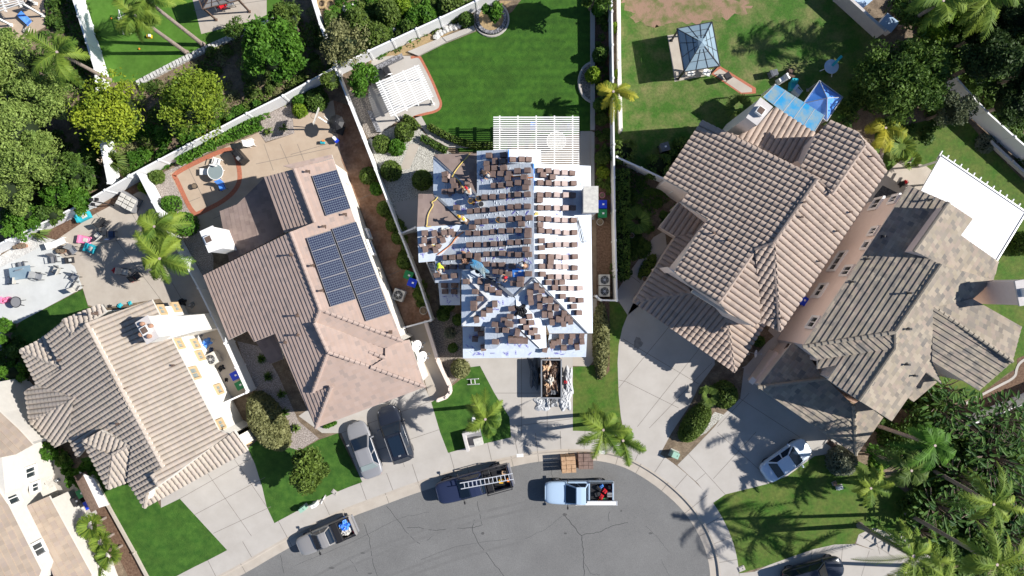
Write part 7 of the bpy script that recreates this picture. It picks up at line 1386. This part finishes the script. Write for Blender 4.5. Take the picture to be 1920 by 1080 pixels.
for i, (u, v, m, s, lb) in enumerate([(206, 574, 'dark', .3, 'black coil by the tan roof edge'), (225, 573, 'cyan', .4, 'turquoise toy heap by the tan roof edge'), (244, 568, 'cyan', .3, 'second turquoise toy near the roof corner'), (342, 566, 'dark', .6, 'dark bicycle heap at top of the narrow side yard'), (360, 572, 'metal', .5, 'pile of metal parts in the narrow side yard'), (363, 600, 'woodd', .6, 'old wooden rack in the narrow side yard'), (375, 625, 'grey', .5, 'grey box heap in the narrow side yard'), (388, 642, 'cblue', .75, 'blue tarp in the narrow side yard'), (396, 656, 'denim', .4, 'dark blue ball shaped bag below the blue tarp'), (404, 697, 'cloth', .55, 'pile of white scrap above the blue bin'), (415, 690, 'dark', .5, 'dark clutter left of the blue bin'), (424, 712, 'dark', .3, 'black bucket shaped clutter near the green bin'), (398, 638, 'cloth', .3, 'pale bag beside the blue tarp'), (1690, 345, 'dark', .5, 'dark folded stroller on the terrace'), (1698, 341, 'red', .3, 'red seat of the folded stroller'), (1592, 535, 'terra', .35, 'terracotta bundle at the pink wall'), (108, 900, 'metal', .4, 'metal clutter beside the grey gate'), (1175, 448, 'metal', .25, 'small metal ornament in the shaded entry garden'), (1560, 330, 'dark', .1, 'tiny dark ornament near the terrace'), (1402, 663, 'cloth', .3, 'pale objects on the low wall beside the dish'), (1720, 978, 'dark', .7, 'dark object in the shade below the undergrowth')]):
    crumple(at(u, v, .03), (s, s * .8, s * .6), m, 100 + i, 'clutter', lb, 'clutter', n=7, amp=.8, rz=i)
# far yards
root = empty('toy_goal', at(240, 45, .02), .3, label='small white net goal on the artificial lawn', cat='goal'); b = MB().use('whitep'); b.tube([(0, .8, 0), (0, .8, .9), (0, -.8, .9), (0, -.8, 0)], .035, n=6); b.tube([(0, .8, 0), (-.6, .7, 0), (-.6, -.7, 0), (0, -.8, 0)], .03, n=6); b.tube([(0, .8, .9), (-.6, .7, 0)], .02, n=5); b.tube([(0, -.8, .9), (-.6, -.7, 0)], .02, n=5); b.build('frame', None, root)
for i, (u, v, m, s, lb, nm) in enumerate([(281, 69, 'yellow', .4, 'yellow and white toy on the artificial lawn', 'toy'), (210, 35, 'orange', .07, 'small orange ball on the artificial lawn', 'ball'), (224, 34, 'whitep', .09, 'white ball beside the small net goal', 'ball'), (262, 92, 'orange', .07, 'orange ball near the palm shadows', 'ball'), (279, 16, 'cyan', .3, 'turquoise toy below the palm crown', 'toy')]):
    b = MB().use(m)
    if nm == 'ball': b.tube2((0, 0, 0), [(s * .3, .0), (s * .85, s * .4), (s, s), (s * .85, s * 1.6), (s * .3, s * 2)], 14)
    else: b.box((0, 0, s * .3), (s, s * .7, s * .6), taper=.7); b.use('whitep'); b.box((s * .3, 0, s * .7), (s * .4, s * .5, s * .3))
    o = b.build(nm, None); o.location = at(u, v, .02); tag(o, lb, nm)
chair(50, 36, 2.4, 'cblue', 'blue lounger under the white pergola at top left', lounge=True); chair(62, 10, 1.2, 'dark', 'dark chair at the edge of the terracotta patio at top'); crumple(at(50, 58, .03), (.5, .4, .25), 'cloth', 130, 'cloth_heap', 'pale cloth heap on the terracotta patio', 'cloth'); chair(424, 14, .5, 'red', 'red chair at the stone patio under the grey gazebo'); chair(436, 10, 1.9, 'metal', 'grey chair beside the red chair at the stone patio')
for u, v, r, lb in [(604, 8, .34, 'small round stone planter ring at the top left of the shrub bed'), (620, 11, .42, 'larger round stone planter ring in the shrub bed')]: b = MB().use('straw'); b.tube([(math.cos(a) * r, math.sin(a) * r, .15) for a in [i * math.pi / 9 for i in range(19)]], .1, n=8, cap=False); o = b.build('planter_ring', None); o.location = at(u, v); tag(o, lb, 'planter')
# brick ring planter and its bed
root = empty('ring_planter', at(921, 36), label='round grey brick planter ring at the corner of the striped lawn', cat='planter'); b = MB().use('gbrick'); n = 36
for i in range(n): a = 2 * math.pi * i / n; b.box((math.cos(a) * 1.12, math.sin(a) * 1.12, .14), (.26, .175, .28), rz=a)
b.build('brick_ring', None, root); b = MB().use('straw'); b.tube2((0, 0, 0), [(1.0, .1), (1.0, .16)], 24); b.build('bed', None, root); b = MB().use('concrete'); b.tube([(math.cos(a) * 1.38, math.sin(a) * 1.38, .03) for a in [i * math.pi / 14 for i in range(-16, 5)]], .1, n=6); b.build('kerb', None, root)
b = MB().use('gravel'); b.poly([(1.15 * math.cos(a), 1.55 * math.sin(a), 0) for a in [math.pi / 2 + i * math.pi / 12 for i in range(13)]], 0, .2); b.use('concrete'); b.tube([(1.18 * math.cos(a), 1.58 * math.sin(a), .12) for a in [math.pi / 2 + i * math.pi / 12 for i in range(13)]], .13, n=6); o = b.build('curved_planter', None); o.location = at(1113, 155); tag(o, 'half round gravel bulge of the fence planter', 'planter')
for i in range(16):
    r = random.Random(i); t = i / 15; b = MB().use('rock'); b.v = []; vs, fs = ico((0, 0, 0), (r.uniform(.18, .38), r.uniform(.15, .3), r.uniform(.12, .25)), 1); b.add([(x * r.uniform(.8, 1.15), y * r.uniform(.8, 1.15), z) for x, y, z in vs], fs); o = b.build('boulder', None); o.location = at(818 + 48 * t + r.uniform(-4, 4), 66 - 22 * t + r.uniform(-4, 4), .12)
    tag(o, 'pale rock beside the white fence, %s in the row from the left' % ORD[i], 'rock', 'pale rocks in a row by the fence')
r = random.Random(60); spots_ = sorted((r.choice((640, 648, 655, 750, 738, 716, 762)) + r.uniform(-6, 6), r.uniform(8, 55)) for i in range(18))
for i, (u, v) in enumerate(spots_):
    b = MB().use('rock'); vs, fs = ico((0, 0, 0), (r.uniform(.12, .3), r.uniform(.12, .25), r.uniform(.1, .2)), 1); b.add([(x * r.uniform(.8, 1.15), y * r.uniform(.8, 1.15), z) for x, y, z in vs], fs); o = b.build('boulder', None); o.location = at(u, v, .08); tag(o, 'pale rock in the trimmed shrub bed at the top, %s from the left' % ORD[i], 'rock', 'rocks among the trimmed shrubs')
b = MB().use('gbrick')
for p0, p1, n in [((701, 131), (757, 104), 20), ((701, 131), (712, 165), 10), ((694, 210), (712, 250), 12)]:
    for i in range(n): b.box(P(p0[0] + (p1[0] - p0[0]) * i / n, p0[1] + (p1[1] - p0[1]) * i / n, .2), (.12, .34, .4), rz=.45 if p1[1] < p0[1] else 1.25 + .3)
tag(b.build('brick_planter_wall', None), 'grey brick planter wall around the white pergola patio', 'wall')
root = empty('fire_pit', at(728, 138, .03), .4, label='dark grill on the concrete patio above the white pergola', cat='grill'); b = MB().use('dark'); b.box((0, 0, .4), (.5, .75, .8), taper=.9); b.build('body', None, root, bevel=.05); b = MB().use('metal'); b.tube([(-.3, -.4, .8), (0, -.4, .95), (.3, -.4, .8)], .03); b.build('handle', None, root)
rtable(1042, 268, .75, 'whitep', 'white round mosaic table beneath the large pergola', top='gravelw'); chair(1000, 238, 1.5, 'cblue', 'blue cushioned chair beneath the large pergola'); chair(1068, 238, 1.8, 'denim', 'dark blue chair beneath the right side of the large pergola')
# gazebo surroundings, toys, canopy yard
chair(1292, 139, -1.5, 'whitep', 'white chair at the lower edge of the blue grey gazebo'); chair(1322, 138, 1.2, 'whitep', 'white rocking chair at the gazebo corner'); chair(1362, 146, .6, 'dark', 'black and white chair on the brick path'); 
root = empty('toy_basketball_stand', at(1553, 129, .02), .9, label='pale blue round toy table with slide on the shaded lawn', cat='toy'); b = MB().use('sky'); b.tube2((0, 0, .5), [(.55, 0), (.58, .06), (.5, .09)], 24); b.build('round_top', None, root); b = MB().use('cyan'); b.bar((.05, 0, .6), (.95, -.05, .95), .2, .08); b.build('slide', None, root); [(lambda q: q.build('leg', None, root))(MB().use('whitep').bar((math.cos(a) * .3, math.sin(a) * .3, .5), (math.cos(a) * .7, math.sin(a) * .7, 0), .05)) for a in (0.5, 2.5, 4.2)]
for i, (u, v, m, lb) in enumerate([(1463, 152, 'whitep', 'white plastic toy slide beside the awning'), (1483, 163, 'cyan', 'turquoise toy left of the blue canopy'), (1492, 174, 'sky', 'pale blue toy box against the awning'), (1448, 140, 'tarpd', 'dark toy heap near the awning'), (1478, 140, 'woodd', 'brown rock like heap above the toys')]):
    b = MB().use(m); b.box((0, 0, .25), (.75, .5, .5), taper=.75); b.box((.3, 0, .6), (.2, .5, .5), ry=.3); b.bar((-.3, -.2, .5), (.3, -.2, .8), .05); o = b.build('garden_toy', None, bevel=.03); o.location = at(u, v, .02); o.rotation_euler[2] = .5 + i; tag(o, lb, 'toy')
b = MB().use('whitep'); b.box((0, 0, .4), (1.0, 1.15, .8)); b.use('sky'); b.box((0, 0, .82), (1.05, 1.2, .05)); o = b.build('garden_box', None); o.location = P(1667, 43, .8); o.location.z = 0; o.rotation_euler[2] = .9; tag(o, 'pale blue topped garden box beside the long grey palm trunk', 'garden box'); b = MB().use('whitep'); b.box((0, 0, .4), (1.3, .9, .8)); b.use('sky'); b.box((0, 0, .82), (1.4, 1.0, .05)); o = b.build('garden_box', None); o.location = P(1618, 0, .8); o.location.z = 0; o.rotation_euler[2] = .7; tag(o, 'pale blue topped garden box cut by the top edge', 'garden box')
# satellite dishes
def dish(p, rz, label, r=.36):
    root = empty('satellite_dish', p, rz, label=label, cat='satellite dish'); b = MB().use('whitep'); vs = [(0, 0, 0)]; fs = []
    for k, (q, z) in enumerate(((.5, .025), (1, .1))):
        for i in range(20): a = i * math.pi / 10; vs.append((math.cos(a) * r * q, math.sin(a) * r * q * .85, z))
    fs = [(0, 1 + i, 1 + (i + 1) % 20) for i in range(20)] + [(1 + i, 21 + i, 21 + (i + 1) % 20, 1 + (i + 1) % 20) for i in range(20)]; m = Euler((0, .95, 0)).to_matrix(); b.add([m @ Vector(v) + Vector((0, 0, .35)) for v in vs], fs); b.build('reflector', None, root)
    b = MB().use('metal'); b.bar((0, 0, 0), (0, 0, .35), .05); b.bar((0, 0, .15), (.5, 0, .3), .03); b.box((.52, 0, .33), (.1, .14, .08)); b.build('mount_arm', None, root); return root
dish(P(781, 647, 3.0), -.2, 'upper white satellite dish over the courtyard path', r=.5); dish(P(791, 668, 3.0), -.2, 'lower white satellite dish over the courtyard path', r=.52); dish(P(1412, 662, 1.4), -.1, 'white satellite dish in the gap beside the brown roof')
for p, h in (((786, 649), 2.9), ((796, 670), 2.9), ((1412, 662), 1.35)): b = MB().use('metal'); q = P(*p, h); b.bar((0, 0, 0), (0, 0, h), .06); b.box((0, 0, .03), (.2, .2, .06)); o = b.build('dish_mast', None); o.location = (q.x, q.y, 0); tag(o, {786: 'thin mast under the upper courtyard dish', 796: 'thin mast under the lower courtyard dish', 1412: 'thin mast under the dish beside the brown roof'}[p[0]], 'mast')
b = MB().use('stuccoP'); b.box((0, 0, .9), (3.6, .3, 1.8), rz=.95); b.use('woodd'); b.box((0, 0, 1.84), (3.7, .4, .08), rz=.95); o = b.build('stucco_wall', None); o.location = P(1500, 620, 1.8); o.location.z = 0; tag(o, 'brown capped wall stub between the brown roof and the pink wall', 'wall'); b = MB().use('stuccoP'); b.box((0, 0, .7), (3.0, .35, 1.4), rz=.95); b.use('whitep'); b.box((-1.1, -1.0, 1.41), (.5, .4, .05), rz=.95); o = b.build('stucco_wall', None); o.location = P(1437, 690, 1.4); o.location.z = 0; tag(o, 'low pink wall with pale cap beside the garage roof', 'wall')
# street side things
def utility(u, v, d, m, label, z=.02, rz=.4, name='utility_box'):
    b = MB().use(m); b.box((0, 0, d[2] / 2), d, taper=.92); b.use('concrete'); b.box((0, 0, .02), (d[0] * 1.25, d[1] * 1.25, .05)); b.use('dark'); b.box((d[0] * .2, 0, d[2] + .004), (.05, .12, .008)); o = b.build(name, None, bevel=.02); o.location = at(u, v, z); o.rotation_euler[2] = rz; return tag(o, label, 'utility box')
M['mint'] = mat('mint_green_paint', (.30, .48, .38), rough=.5)
utility(571, 951, (.55, .35, .7), 'mint', 'mint green utility box at the lower tip of the front lawn', rz=.6); utility(1263, 850, (.6, .5, .75), 'mint', 'mint green utility box at the foot of the planter strip', rz=-.4); utility(593, 943, (.4, .3, .9), 'whitep', 'white mailbox pedestal at the pavement below the leafy tree', name='mailbox_pedestal'); utility(628, 923, (.42, .26, .08), 'concrete', 'small concrete vault lid in the lawn near the pavement', rz=-.6, name='vault_lid'); utility(1390, 1066, (.45, .32, .1), 'concrete', 'pale vault lid at the corner of the lower right lawn', name='vault_lid'); utility(606, 937, (.08, .7, .12), 'whitep', 'short white marker post lying by the mailbox pedestal', rz=-.5, name='marker_post')
utility(1573, 913, (.45, .3, .3), 'whitep', 'small white round stone on the shaded lawn', rz=.3, name='garden_stone'); utility(1564, 906, (.3, .25, .25), 'terra', 'small reddish stone beside the white one', name='garden_stone'); utility(1558, 832, (.8, .45, .06), 'woodd', 'dark doormat beside the garage corner', rz=-.6, name='doormat')
root = empty('street_lamp', P(893, 762), label='pale street lamp standing among the palm fronds', cat='street lamp'); b = MB().use('cloth'); b.tube([(0, 0, 0), (.0, 0, 3), (.02, -.05, 4.9)], [.09, .07, .05]); b.build('pole', None, root); b = MB().use('whitep'); b.box((.06, -.18, 4.95), (.28, .55, .14), taper=.8); b.build('lamp_head', None, root, bevel=.04)
b = MB().use('stuccoG'); b.box((-.6, 0, .4), (.22, 1.5, .8)); b.box((.1, .65, .4), (1.2, .22, .8)); b.use('grey'); b.box((.1, -.05, .03), (1.2, 1.2, .05)); b.use('cloth'); b.box((.35, -.25, .3), (.7, .6, .55)); o = b.build('entry_wall', None); o.location = P(888, 822, 0); o.rotation_euler[2] = .25; tag(o, 'low grey corner wall with a pale box at the foot of the queen palm', 'wall')
b = MB().use('whitep')
for u, v, s in ((975, 854, .05), (1129, 848, -.1)):
    b.box(P(u, v, .034), (.55, .26, .008), rz=s)
o = b.build('kerb_number_patch', None); o['kind'] = 'structure'
# shed roof and gate at the lower left, grey gate boxes
w = [P(*p, 1.6) for p in ((148, 885), (175, 897), (203, 947), (183, 953))]; b = MB().use('whitep'); b.poly(w, 1.5, 1.6); o = b.build('lean_to_roof', None); tag(o, 'white corrugated lean to roof beside the lower left lawn', 'lean to')
b = MB().use('woodd'); b.bar(P(150, 888, 1.8), P(182, 955, 1.8), .1, 1.4); o = b.build('wooden_fence', None); tag(o, 'short brown fence along the white lean to roof', 'fence')
